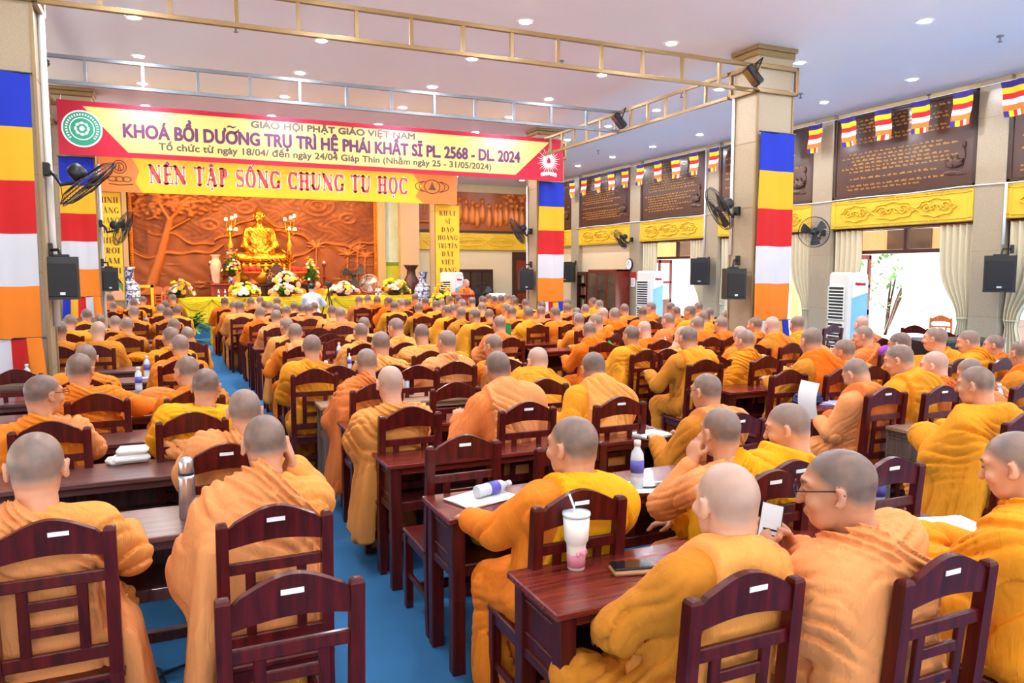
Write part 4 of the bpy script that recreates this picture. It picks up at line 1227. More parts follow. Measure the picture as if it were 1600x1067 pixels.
def scalp_mask(q):
    y, z, x = q[:, 1], q[:, 2], np.abs(q[:, 0])
    line = np.interp(y, [-0.12, -0.05, 0.0, 0.03, 0.06, 0.1], [-0.058, -0.05, -0.005, 0.02, 0.05, 0.066])
    m = np.clip((z - line) / 0.034 + 0.2, 0, 1)
    return m * (x < 0.0795)
def feature_mask(q):
    m = np.zeros(len(q))
    for s in (-1, 1):
        e = ((q[:, 0] - s * 0.032) / 0.013) ** 2 + ((q[:, 2] - 0.008) / 0.0055) ** 2
        b = ((q[:, 0] - s * 0.033) / 0.022) ** 2 + ((q[:, 2] - 0.032 + 4 * (q[:, 0] - s * 0.03) ** 2) / 0.005) ** 2
        m = np.maximum(m, ((e < 1) | (b < 1)) * (q[:, 1] > 0.06))
    l = (q[:, 0] / 0.024) ** 2 + ((q[:, 2] + 0.065) / 0.009) ** 2
    return np.maximum(m * 0.9, (l < 1) * (q[:, 1] > 0.07) * 0.35)

def wav(p, f, ph):
    return np.sin(p[:, 0] * f[0] + p[:, 1] * f[1] + p[:, 2] * f[2] + ph)
def creases(p, n, period, seed, warp=0.03, dens=0.35):
    """Wandering fold lines across direction n: narrow valleys with a steep and a gentle flank, dying out in places."""
    rd = np.random.RandomState(seed); ph = rd.uniform(0, 6.28, 8)
    u = p @ np.asarray(n, F32)
    u = u + warp * wav(p, (7, 3, 5), ph[0]) + 0.6 * warp * wav(p, (-5, 8, 13), ph[1]) + 0.25 * warp * wav(p, (21, -9, 12), ph[5])
    t = u / period; i = np.round(t); g = t - i
    amp = 0.5 + 0.5 * np.sin(i * 2.4 + ph[6])                       # each fold has its own depth
    v = np.clip(1 - np.where(g < 0, -g / 0.22, g / 0.5), 0, 1); v = v ** 1.7
    a = np.clip(dens + wav(p, (6, 7, 9), ph[2]) * 0.5 + wav(p, (-11, 5, 8), ph[3]) * 0.35, 0, 1)
    return v * (0.3 + 0.7 * amp) * a

SOLE_LIFT = 0.0
def pose(P):
    """Joint positions of a seated (or standing) figure facing +Y."""
    J = {}
    a, sd = math.radians(P.get('lean', 9)), math.radians(P.get('side', 0))
    zs = P.get('hip', 0.53)
    P0 = np.array([0, 0, zs]); u = np.array([math.sin(sd), math.sin(a) * math.cos(sd), math.cos(a) * math.cos(sd)])
    tw = math.radians(P.get('twist', 0))
    rt = np.array([math.cos(tw), math.sin(tw), 0.0]); rt = rt - u * (rt @ u); rt /= np.linalg.norm(rt); fw_ = np.cross(u, rt)
    J['R'] = np.stack([rt, fw_, u], 1); J['P0'] = P0
    J['N'] = P0 + u * 0.515
    sh = P.get('shrug', 0.0); bw_ = P.get('broad', 1.0)
    for s, k in ((-1, 'L'), (1, 'R')):
        S = P0 + u * (0.428 + sh) + rt * (s * 0.168 * bw_) - fw_ * 0.005
        W = np.array(P.get('hand' + k, (s * 0.13, 0.44, 0.80)), float)
        D = W - S; L = np.linalg.norm(D); l1, l2 = 0.285, 0.265
        if L > (l1 + l2) * 0.985: W = S + D / L * (l1 + l2) * 0.985; D = W - S; L = np.linalg.norm(D)
        x = (l1 * l1 - l2 * l2 + L * L) / (2 * L); hh = math.sqrt(max(l1 * l1 - x * x, 1e-6))
        hint = np.array(P.get('elbow' + k, (s * 0.5, -0.3, -0.85)), float); n = D / L
        hint = hint - n * (hint @ n); hint /= np.linalg.norm(hint)
        J['S' + k], J['W' + k], J['E' + k] = S, W, S + n * x + hint * hh
    hy, hp, hr = [math.radians(P.get(k, v)) for k, v in (('yaw', 0), ('nod', 8), ('roll', 0))]
    J['H'] = rot3(hy, hp + a * 0.35, hr)
    piv = J['N'] + u * 0.018 + fw_ * 0.016
    J['hc'] = piv + J['H'] @ np.array([0, 0.022, 0.118]) * P.get('head', 1.0)
    J['hs'] = P.get('head', 1.0)
    st = P.get('stand', False)
    for s, k in ((-1, 'L'), (1, 'R')):
        hip = P0 + np.array([s * 0.085, 0.02, 0.0])
        kn = np.array(P.get('knee' + k, (s * 0.135, 0.36, 0.495)), float) if not st else P0 + np.array([s * 0.09, 0.03, -0.42])
        an = np.array(P.get('ankle' + k, (s * 0.12, 0.30, 0.085)), float) if not st else np.array([s * 0.09, 0.0, 0.085])
        J['hip' + k], J['kn' + k], J['an' + k] = hip, kn, an
    return J

def hand_parts(W, E, s, P, k):
    """Palm, four bent fingers and a thumb as capsules; returns a list of (a, b, r1, r2) and the palm ellipsoid."""
    f = W - E; f /= np.linalg.norm(f)
    if 'dir' + k in P: f = np.array(P['dir' + k], float); f /= np.linalg.norm(f)
    nrm = np.array(P.get('palm' + k, (0, 0, -1)), float); nrm = nrm - f * (nrm @ f); nrm /= max(np.linalg.norm(nrm), 1e-6)
    sd = np.cross(nrm, f); inner = -s * 1.0
    if sd[0] * inner < 0 and abs(sd[0]) > 0.2: sd = -sd           # sd points to the thumb side
    curl = P.get('curl' + k, 0.5)
    C = W + f * 0.045
    segs = []
    for i, (o, L) in enumerate(((0.030, 0.078), (0.010, 0.086), (-0.011, 0.080), (-0.030, 0.064))):
        b = W + f * (0.085 - 0.006 * abs(i - 1)) + sd * o
        c1, c2 = curl * (0.7 + 0.1 * i), curl * (1.7 + 0.12 * i)
        m = b + (f * math.cos(c1) + nrm * math.sin(c1)) * L * 0.5
        e = m + (f * math.cos(c2) + nrm * math.sin(c2)) * L * 0.5
        segs += [(b - f * 0.02, m, 0.0098, 0.0088), (m, e, 0.0088, 0.0072)]
    tb = W + f * 0.028 + sd * 0.034
    tm = tb + (f * 0.55 + sd * 0.62 + nrm * 0.3) * 0.042
    te = tm + (f * 0.85 + sd * 0.1 + nrm * (0.25 + 0.5 * curl)) * 0.034
    segs += [(tb - sd * 0.012, tm, 0.013, 0.0105), (tm, te, 0.0105, 0.008)]
    return C, np.stack([sd, f, nrm], 1), segs

def near_box(p, pts, r):
    pts = np.array(pts); lo = pts.min(0) - r; hi = pts.max(0) + r
    return ((p > lo) & (p < hi)).all(1)
def sub(p, d, pts, r, fn, k):
    """Blend fn into d only for the points near pts."""
    m = near_box(p, pts, r)
    if m.any(): d[m] = smin(d[m], fn(p[m]), k)
    return d

def body_sdf(p, J, P, detail):
    R, P0 = J['R'], J['P0']
    q = (p - P0.astype(F32)) @ R.astype(F32)
    d = ell(q, (0, 0.0, 0.30), (0.14, 0.09, 0.18))
    d = smin(d, ell(q, (0, 0.01, 0.08), (0.135, 0.095, 0.15)), 0.05)
    d = smin(d, caps(q, (-0.13, 0, 0.43), (0.13, 0, 0.43), 0.05, 0.05), 0.05)
    nb = P.get('neck', 1.0)
    nk = J['hc'] + J['H'] @ np.array([0, -0.028, -0.05])
    d = smin(d, caps(p, J['N'] - R[:, 2] * 0.03, nk, 0.062 * nb, 0.056 * nb), 0.035)
    for s, k in ((-1, 'L'), (1, 'R')):
        d = smin(d, caps(p, J['S' + k], J['E' + k], 0.048, 0.04), 0.02)
        d = smin(d, caps(p, J['E' + k], J['W' + k], 0.038, 0.027), 0.015)
        d = smin(d, caps(p, J['hip' + k], J['kn' + k], 0.075, 0.055), 0.03)
        d = smin(d, caps(p, J['kn' + k], J['an' + k], 0.05, 0.036), 0.02)
        ft = J['an' + k] + np.array([0, 0.13, -0.052]); hl = J['an' + k] + np.array([0, -0.03, -0.05])
        d = smin(d, caps(p, hl, ft, 0.033, 0.030), 0.03)
        C, F, segs = hand_parts(J['W' + k], J['E' + k], s, P, k)
        if detail:
            def hf(x):
                e = ell(x, C, (0.042, 0.052, 0.017), F)
                for a, b, r1, r2 in segs: e = smin(e, caps(x, a, b, r1, r2), 0.006)
                return e
            d = sub(p, d, [C], 0.2, hf, 0.02)
        else:
            d = smin(d, ell(p, C + F[:, 1] * 0.03, (0.04, 0.085, 0.02), F), 0.02)
    hs = J['hs']
    d = sub(p, d, [J['hc']], 0.24, lambda x: head_sdf(((x - J['hc'].astype(F32)) @ J['H']) / hs, detail) * hs, 0.02)
    return d

def robe_base(p, q, J, P, arms=(1, 1), skirt=True, grow=1.0):
    b = P.get('bulk', 1.0) * grow
    d = ell(q, (0, 0.005, 0.33), (0.195 * b, 0.128 * b, 0.19))
    d = smin(d, ell(q, (0, 0.02, 0.14), (0.185 * b, 0.15 * b, 0.2)), 0.06)
    d = smin(d, ell(q, (0, 0.02, -0.0), (0.205 * b, 0.155 * b, 0.12)), 0.05)
    R = J['R']
    for s, k, on in ((-1, 'L', arms[0]), (1, 'R', arms[1])):
        nn = J['N'] - R[:, 2] * 0.035 - R[:, 1] * 0.012
        d = smin(d, caps(p, nn, J['S' + k] - R[:, 2] * 0.03, 0.060, 0.070 * b), 0.06)
        if on:
            d = smin(d, caps(p, J['S' + k] - R[:, 2] * 0.01, J['E' + k], 0.078 * b, 0.074), 0.05)
            if on > 1 or arms == (1, 1):
                Wc = J['W' + k] + (J['E' + k] - J['W' + k]) * 0.12
                d = smin(d, caps(p, J['E' + k], Wc, 0.074, P.get('cuff', 0.062)), 0.035)
    if skirt:
        for s, k in ((-1, 'L'), (1, 'R')):
            d = smin(d, caps(p, J['hip' + k] + np.array([0, -0.02, 0.0]), J['kn' + k], 0.105 * b, 0.088), 0.05)
            d = smin(d, caps(p, J['kn' + k], J['an' + k] + np.array([0, 0, 0.03]), 0.088, P.get('hem', 0.115)), 0.06)
        mid = (J['knL'] + J['knR']) / 2; low = (J['anL'] + J['anR']) / 2 + np.array([0, 0, 0.06])
        d = smin(d, caps(p, J['P0'] + np.array([0, 0.1, -0.0]), mid, 0.10, 0.09), 0.07)
        d = smin(d, caps(p, mid, low, 0.09, 0.10), 0.07)
    return d

def robe_inner(p, J, P):
    k_ = P.get('fold', 1.0)
    q = (p - J['P0'].astype(F32)) @ J['R'].astype(F32)
    d = robe_base(p, q, J, P)
    sd = P.get('seed', 1)
    low = np.clip((0.60 - p[:, 2]) / 0.12, 0, 1)
    d = d + (0.005 * wav(p, (23, 17, 5), sd) + 0.022 * k_ * creases(p, (0.72, 0.69, 0.12), 0.07, sd, 0.035, 0.6)) * low
    d = d + 0.014 * k_ * creases(p, (0.3, 0.8, 0.5), 0.06, sd + 3, 0.05, 0.3) * (1 - low)
    d = d + 0.009 * k_ * creases(p, (-0.5, 0.3, 0.8), 0.04, sd + 6, 0.04, 0.15)
    if not P.get('stand'): d = smax(d, -(p[:, 1] + P.get('back', 0.116) + 0.085 * (p[:, 2] - 0.5)), 0.035)
    # neck opening
    hc = J['N'] + J['R'][:, 2] * 0.05
    d = smax(d, -caps(p, J['N'] - J['R'][:, 2] * 0.02 + J['R'][:, 1] * 0.015, J['N'] + J['R'][:, 2] * 0.25 + J['R'][:, 1] * 0.05, 0.064, 0.12), 0.012)
    if P.get('stand'): return d
    return np.maximum(d, 0.02 - p[:, 2])

def robe_outer(p, J, P):
    q = (p - J['P0'].astype(F32)) @ J['R'].astype(F32)
    dr = P.get('drape', 'toga'); sd = P.get('seed', 1) + 11
    x, y, z = q[:, 0], q[:, 1], q[:, 2]
    mir = -1 if P.get('mirror') else 1
    xm = x * mir
    if dr == 'toga':        # under the right arm, over the left shoulder and arm
        d = robe_base(p, q, J, P, (2, 0) if mir > 0 else (0, 2), False)
        reg = (xm - 0.045) * 0.66 + (z - 0.50) * 0.75 + 0.02 * np.sin(xm * 12 + sd)
        reg = np.maximum(reg, xm - 0.205)
        n1 = (0.62 * mir, 0.1, 0.78)
    elif dr == 'panel':     # one straight hem inside the left shoulder, everything to its right covered
        d = robe_base(p, q, J, P, (0, 2) if mir > 0 else (2, 0), False)
        reg = -(xm + 0.135 + 0.07 * (0.3 - z)) + 0.006 * np.sin(z * 15 + sd)
        n1 = (0.8 * mir, 0.1, 0.55)
    else:                   # wrapped round both shoulders
        d = robe_base(p, q, J, P, (1.5, 1.5), False)
        reg = z - 0.53
        n1 = (0.45 * mir, 0.15, 0.85)
    if dr != 'both':        # cloth gathered round the nape like a cowl
        cw = np.minimum(caps(q, (-.14 * mir, -.015, .455), (-.02 * mir, -.062, .512), .034, .030), caps(q, (-.02 * mir, -.062, .512), (.085 * mir, -.01, .495), .030, .022))
        d = smin(d, cw, 0.03)
    base = d
    off = 0.012 + 0.006 * P.get('fold', 1.0) + P.get('thick', 0.0)
    roll = 0.006 * np.exp(-(reg / 0.02) ** 2)
    lowm = np.clip((0.34 - z) / 0.25, 0, 1)
    fold = 0.016 * creases(q, n1, 0.062, sd, 0.05) * (1 - 0.5 * lowm)
    fold = fold + 0.014 * creases(q, (0.85 * mir, 0.4, 0.25), 0.075, sd + 5, 0.05) * (0.25 + 0.75 * lowm)
    fold = fold + 0.010 * creases(q, (n1[0] * 0.6, 0.5, n1[2]), 0.034, sd + 8, 0.04, 0.1)
    fold = fold + 0.004 * wav(q, (13, 9, 11), sd)
    if dr == 'toga':        # bunched pleats just below the diagonal edge
        fold = fold + 0.009 * (0.5 - 0.5 * np.cos(reg * 2 * PI / 0.03)) * np.exp(-((reg + 0.05) / 0.05) ** 2)
    d = np.minimum(d - off - roll + fold * P.get('fold', 1.0), base - 0.003)
    d = smax(d, reg, 0.006)
    d = np.maximum(d, -0.12 - z + 0.02 * np.sin(x * 17 + sd))
    tl = P.get('tail')
    if tl:                  # cloth falling beside the chair from the arm
        for side, x0, top, bot, wy in tl:
            pp = p.copy()
            f = np.clip((top - p[:, 2]) / (top - bot), 0, 1)
            cx_ = x0 + side * (0.05 * f - 0.02); cy_ = 0.02 + 0.05 * f
            hw = wy * (0.45 + 0.8 * np.sqrt(f))
            gx = np.abs(p[:, 0] - cx_) - (0.018 + 0.036 * np.sqrt(f)); gy = np.abs(p[:, 1] - cy_) - hw
            gz = np.maximum(p[:, 2] - top, bot + 0.02 * np.sin(p[:, 1] * 20 + sd) - p[:, 2])
            e = np.stack([gx, gy, gz], 1) + 0.03
            t = np.sqrt((np.maximum(e, 0) ** 2).sum(1)) + np.minimum(e.max(1), 0) - 0.03
            t = t * 0.8 + 0.020 * creases(p, (0.35, 0.93, 0.12), 0.06, sd + 2, 0.03, 0.6) + 0.006 * wav(p, (5, 40, 4), sd)
            d = smin(d, t, 0.10)
    if not P.get('stand'): d = smax(d, -(p[:, 1] + P.get('back', 0.116) + 0.012 + 0.085 * (p[:, 2] - 0.5)), 0.03)
    hc = J['N']
    d = smax(d, -caps(p, J['N'] - J['R'][:, 2] * 0.02 + J['R'][:, 1] * 0.02, J['N'] + J['R'][:, 2] * 0.25 + J['R'][:, 1] * 0.06, 0.062, 0.12), 0.012)
    return np.maximum(d, 0.02 - p[:, 2])

def person_meshes(P, h, hb=None, detail=True):
    """(body, inner robe, outer robe) meshes, plus the head's top and frame for placing."""
    J = pose(P); hb = hb or h
    ks = ['N', 'P0', 'SL', 'SR', 'EL', 'ER', 'WL', 'WR', 'knL', 'knR', 'anL', 'anR']
    pts = np.array([J[k] for k in ks] + [J['hc'] + np.array([0, 0, 0.13])] + [J['W' + k] + np.array([dx, 0.12, 0]) for k in 'LR' for dx in (-.1, .1)])
    lo = pts.min(0) - 0.22; hi = pts.max(0) + 0.2; lo[2] = -0.03
    for t in (P.get('tail') or []): lo[0] = min(lo[0], t[1] - 0.2); hi[0] = max(hi[0], t[1] + 0.2)
    hlo = lo.copy(); hhi = hi.copy()
    v, f = nets(lambda p: body_sdf(p, J, P, detail), hlo, hhi, hb)
    hq = ((v - J['hc'].astype(F32)) @ J['H']) / J['hs']
    inh = (np.abs(hq) < 0.16).all(1) & (hq[:, 2] > -0.12)
    body = np_mesh('person', v, f, {'scalp': scalp_mask(hq) * inh, 'features': feature_mask(hq) * inh})
    v, f = nets(lambda p: robe_inner(p, J, P), lo, hi, h)
    inner = np_mesh('inner_robe', v, f)
    outer = None
    if P.get('drape', 'toga'):
        v, f = nets(lambda p: robe_outer(p, J, P), lo, hi, h)
        outer = np_mesh('outer_robe', v, f)
    top = J['hc'] + J['H'] @ np.array([0, -0.012, 0.112]) * J['hs']
    return dict(body=body, inner=inner, outer=outer, J=J, top=J['hc'] + np.array([0, 0, 0.112 * J['hs']]))
# ------------------------------------------------------------------ chairs
M['chairwood'] = wood('dark_red_chair_wood', (50, 8, 7), (98, 20, 15), 0.34, 2, 0.12, spec=0.28)
M['deskwood'] = wood('dark_red_desk_wood', (84, 24, 19), (138, 52, 40), 0.26, 0, 0.3)
M['deskleg'] = wood('dark_red_desk_leg_wood', (54, 12, 11), (94, 28, 22), 0.36, 2, 0.1, spec=0.28)
M['brownwood'] = wood('worn_brown_desk_wood', (84, 52, 50), (126, 84, 78), 0.32, 0, 0.3)
M['brownleg'] = wood('worn_brown_leg_wood', (66, 36, 36), (104, 64, 60), 0.4, 2, 0.2)
M['greywood'] = wood('weathered_grey_desk_wood', (110, 92, 84), (150, 128, 112), 0.5, 2, 0.05)
M['palewood'] = wood('pale_worn_desk_top', (150, 112, 88), (196, 158, 128), 0.45, 0, 0.1)
M['label'] = M['paper']
CW, CH = 0.40, 1.03
def chair_proto():
    """Tall dark chair facing +Y: seat, rails, crest, lattice back, four legs."""
    t = thing('wooden_chair', 'x', 'chair', (0, -50, 0), 0, 'dark red wooden chairs')
    def yb(z): return -0.185 - 0.05 * max(0, (z - 0.45) / 0.58) - 0.02 * max(0, (0.45 - z) / 0.45)
    for s in (-1, 1):
        x = s * (CW / 2 - 0.021)
        MB().box((x, 0.175, 0.215), (0.042, 0.042, 0.43), 0.004).build('leg', M['chairwood'], t)
        mb = MB(); zs = [0, 0.22, 0.45, 0.7, CH - 0.055, CH - 0.045, CH - 0.04]; ws = [.020, .021, .022, .021, .020, .016, .008]
        pts = []
        for z, w in zip(zs, ws): pts += [(x - w, yb(z) - w, z), (x + w, yb(z) - w, z), (x + w, yb(z) + w, z), (x - w, yb(z) + w, z)]
        fs = [[0, 3, 2, 1], [24, 25, 26, 27]]
        for i in range(6):
            for j in range(4): fs.append([i * 4 + j, i * 4 + (j + 1) % 4, i * 4 + 4 + (j + 1) % 4, i * 4 + 4 + j])
        mb.add(pts, fs); mb.build('leg', M['chairwood'], t)
    MB().box((0, 0.0, 0.437), (CW + 0.01, 0.40, 0.026), 0.006).build('seat', M['chairwood'], t)
    ap = MB()
    for s in (-1, 1): ap.box((s * (CW / 2 - 0.02), 0, 0.40), (0.022, 0.34, 0.05)); ap.box((0, s * 0.177, 0.40), (CW - 0.08, 0.022, 0.05))
    ap.build('seat_frame', M['chairwood'], t)
    sr = MB()
    for s in (-1, 1): sr.box((s * (CW / 2 - 0.021), 0, 0.19), (0.02, 0.34, 0.032), 0.003)
    sr.box((0, 0.0, 0.19), (CW - 0.06, 0.02, 0.03), 0.003); sr.box((0, -0.2, 0.26), (CW - 0.06, 0.02, 0.032), 0.003)
    sr.build('stretcher', M['chairwood'], t)
    cr = MB(); n = 14; w = CW / 2 - 0.04
    top = [(w - 2 * w * i / n, 0.972 + 0.058 * math.cos((i / n - 0.5) * PI) ** 1.3 + (0.004 if 0 < i < n else -0.012)) for i in range(n + 1)]
    bot = [(-w + 2 * w * i / n, 0.893 + 0.020 * math.cos((i / n - 0.5) * PI)) for i in range(n + 1)]
    k = (yb(0.95) - yb(0.85)) / 0.1
    cr.prism(bot + top, (0, yb(0.0) * 0 + yb(0.9) - k * 0.9, 0), (1, 0, 0), (0, k, 1), 0.024)
    cr.build('crest_rail', M['chairwood'], t)
    MB().box((0, yb(.815), .815), (CW - 0.07, 0.02, 0.042), 0.004).build('back_rail', M['chairwood'], t)
    MB().box((0, yb(.535), .535), (CW - 0.07, 0.022, 0.048), 0.004).build('back_rail', M['chairwood'], t)
    for s in (-1, 1): MB().box((s * 0.088, yb(.675), .675), (0.034, 0.018, 0.25), 0.003, (0.085, 0, 0)).build('back_post', M['chairwood'], t)
    for z in (.735, .64): MB().box((0, yb(z), z), (0.15, 0.016, 0.034), 0.003).build('back_slat', M['chairwood'], t)
    return t
def chair_simple():
    """The same chair as one mesh, for rows so far off that its bars hardly show."""
    mb = MB()
    for s in (-1, 1):
        x = s * (CW / 2 - 0.021)
        mb.box((x, 0.175, 0.215), (0.042, 0.042, 0.43)); mb.box((x, -0.215, 0.495), (0.042, 0.045, 0.99))
        mb.box((s * 0.088, -0.215, .675), (0.034, 0.018, 0.25))
    mb.box((0, 0, 0.43), (CW, 0.40, 0.045))
    n = 10; w = CW / 2 - 0.04
    top = [(w - 2 * w * i / n, 0.972 + 0.058 * math.cos((i / n - 0.5) * PI)) for i in range(n + 1)]
    mb.prism([(-w, 0.893), (w, 0.893)] + top, (0, -0.228, 0), (1, 0, 0), (0, 0, 1), 0.024)
    for z, h in ((.815, .042), (.535, .048), (.69, .034)): mb.box((0, -0.215, z), (CW - 0.07, 0.02, h))
    me = mb.mesh('wooden_chair'); me.materials.append(M['chairwood']); return me
CHAIR = chair_proto()
CHAIR_FAR = chair_simple()
STICK = MB().box((0, 0, 0), (0.062, 0.003, 0.015)).mesh('paper_label'); STICK.materials.append(M['label'])
ALL_CHAIRS = []
def place_chair(x, y, rz, label, far=False, sticker=None):
    if far:
        c = link('wooden_chair', CHAIR_FAR, None, (x, y, 0), rz); tag(c, label, 'chair', 'dark red wooden chairs')
    else:
        c = copy_tree(CHAIR, (x, y, 0), rz, label)
        if sticker is not None:
            o = link('paper_label', STICK, c, (sticker, -0.2465, 0.985)); o.rotation_euler = (0.085, 0, 0); o['label'] = 'white paper label'
    ALL_CHAIRS.append((x, y)); return c

# ------------------------------------------------------------------ desks
def desk(x0, x1, y1, label, tops, legs, simple=False, bar=False, depth=0.40, group='long wooden desks', divider=True):
    """Long bench desk; its near edge, where people sit, is at y1 - depth. Open shelf under the top."""
    L = x1 - x0; cx, cy = (x0 + x1) / 2, y1 - depth / 2
    t = thing('long_desk', label, 'desk', (cx, cy, 0), 0, group)
    h = 0.75
    MB().box((0, 0, h - 0.014), (L, depth, 0.028), 0.005).build('desk_top', tops, t)
    ix, iy = L / 2 - 0.055, depth / 2 - 0.05
    lm = None
    for sx in (-1, 1):
        for sy in (-1, 1):
            if lm is None:
                lm = MB().box((0, 0, (h - 0.028) / 2), (0.062, 0.062, h - 0.028), 0.004).mesh('leg'); lm.materials.append(legs)
            link('leg', lm, t, (sx * ix, sy * iy, 0))
        e = MB().box((sx * ix, 0, 0.59), (0.026, depth - 0.16, 0.26))
        for z in (0.665, 0.545): e.box((sx * (ix + 0.014), 0, z), (0.012, depth - 0.17, 0.011), 0.003)
        for z in (0.70, 0.47): e.box((sx * ix, 0, z), (0.045, depth - 0.16, 0.04), 0.003)
        e.build('end_panel', legs, t)
    MB().box((0, 0.01, 0.49), (L - 0.16, depth - 0.1, 0.018)).build('shelf', legs, t)
    ra = MB(); ra.box((0, -iy, 0.70), (L - 0.17, 0.024, 0.045), 0.003); ra.build('apron', tops, t)
    rb = MB(); rb.box((0, -iy, 0.487), (L - 0.17, 0.03, 0.055), 0.003); rb.build('shelf_rail', legs, t)
    MB().box((0, iy, 0.58), (L - 0.17, 0.02, 0.28)).build('front_panel', legs, t)
    if divider: MB().box((0, 0, 0.59), (0.04, depth - 0.14, 0.2)).build('divider', legs, t)
    if bar: MB().box((0, iy - 0.02, 0.16), (L - 0.17, 0.05, 0.05), 0.004).build('foot_rail', legs, t)
    return t
CX0, CX1 = 1.10, 3.12
CENTER_Y = [2.49 + 1.035 * k for k in range(18)]           # far edges of the desks, middle block
for k, y in enumerate(CENTER_Y):
    tops = {4: M['palewood']}.get(k, M['deskwood']); legs = {4: M['greywood']}.get(k, M['deskleg'])
    desk(CX0, CX1, y, '%sdesk in the middle block, %s from the camera' % ('pale-topped worn ' if k == 4 else 'long dark red ', ORD[k]), tops, legs)
LEFT_Y = [3.86, 4.9, 5.87, 6.87, 7.87, 8.87, 9.87, 10.87, 11.9, 12.9, 13.9, 14.9, 15.9, 16.9, 17.9]
for k, y in enumerate(LEFT_Y):
    desk(-1.78, 0.36, y, 'long brown desk in the left block, %s from the camera' % ORD[k], M['brownwood'], M['brownleg'], bar=True, depth=0.44)
RIGHT_Y = [3.89 + 0.985 * k for k in range(15)]
for k, y in enumerate(RIGHT_Y):
    g = k == 0
    desk(4.66, 6.62, y, '%s desk in the right block, inner half, %s from camera' % ('weathered grey' if g else 'long dark red', ORD[k]), M['palewood'] if g else M['deskwood'], M['greywood'] if g else M['deskleg'])
    if k in (4, 5, 11, 12): continue
    desk(6.66, 7.5 if k > 11 else 8.5, y, 'dark red desk in the right block, outer half, %s from the camera' % ORD[k], M['deskwood'], M['deskleg'])
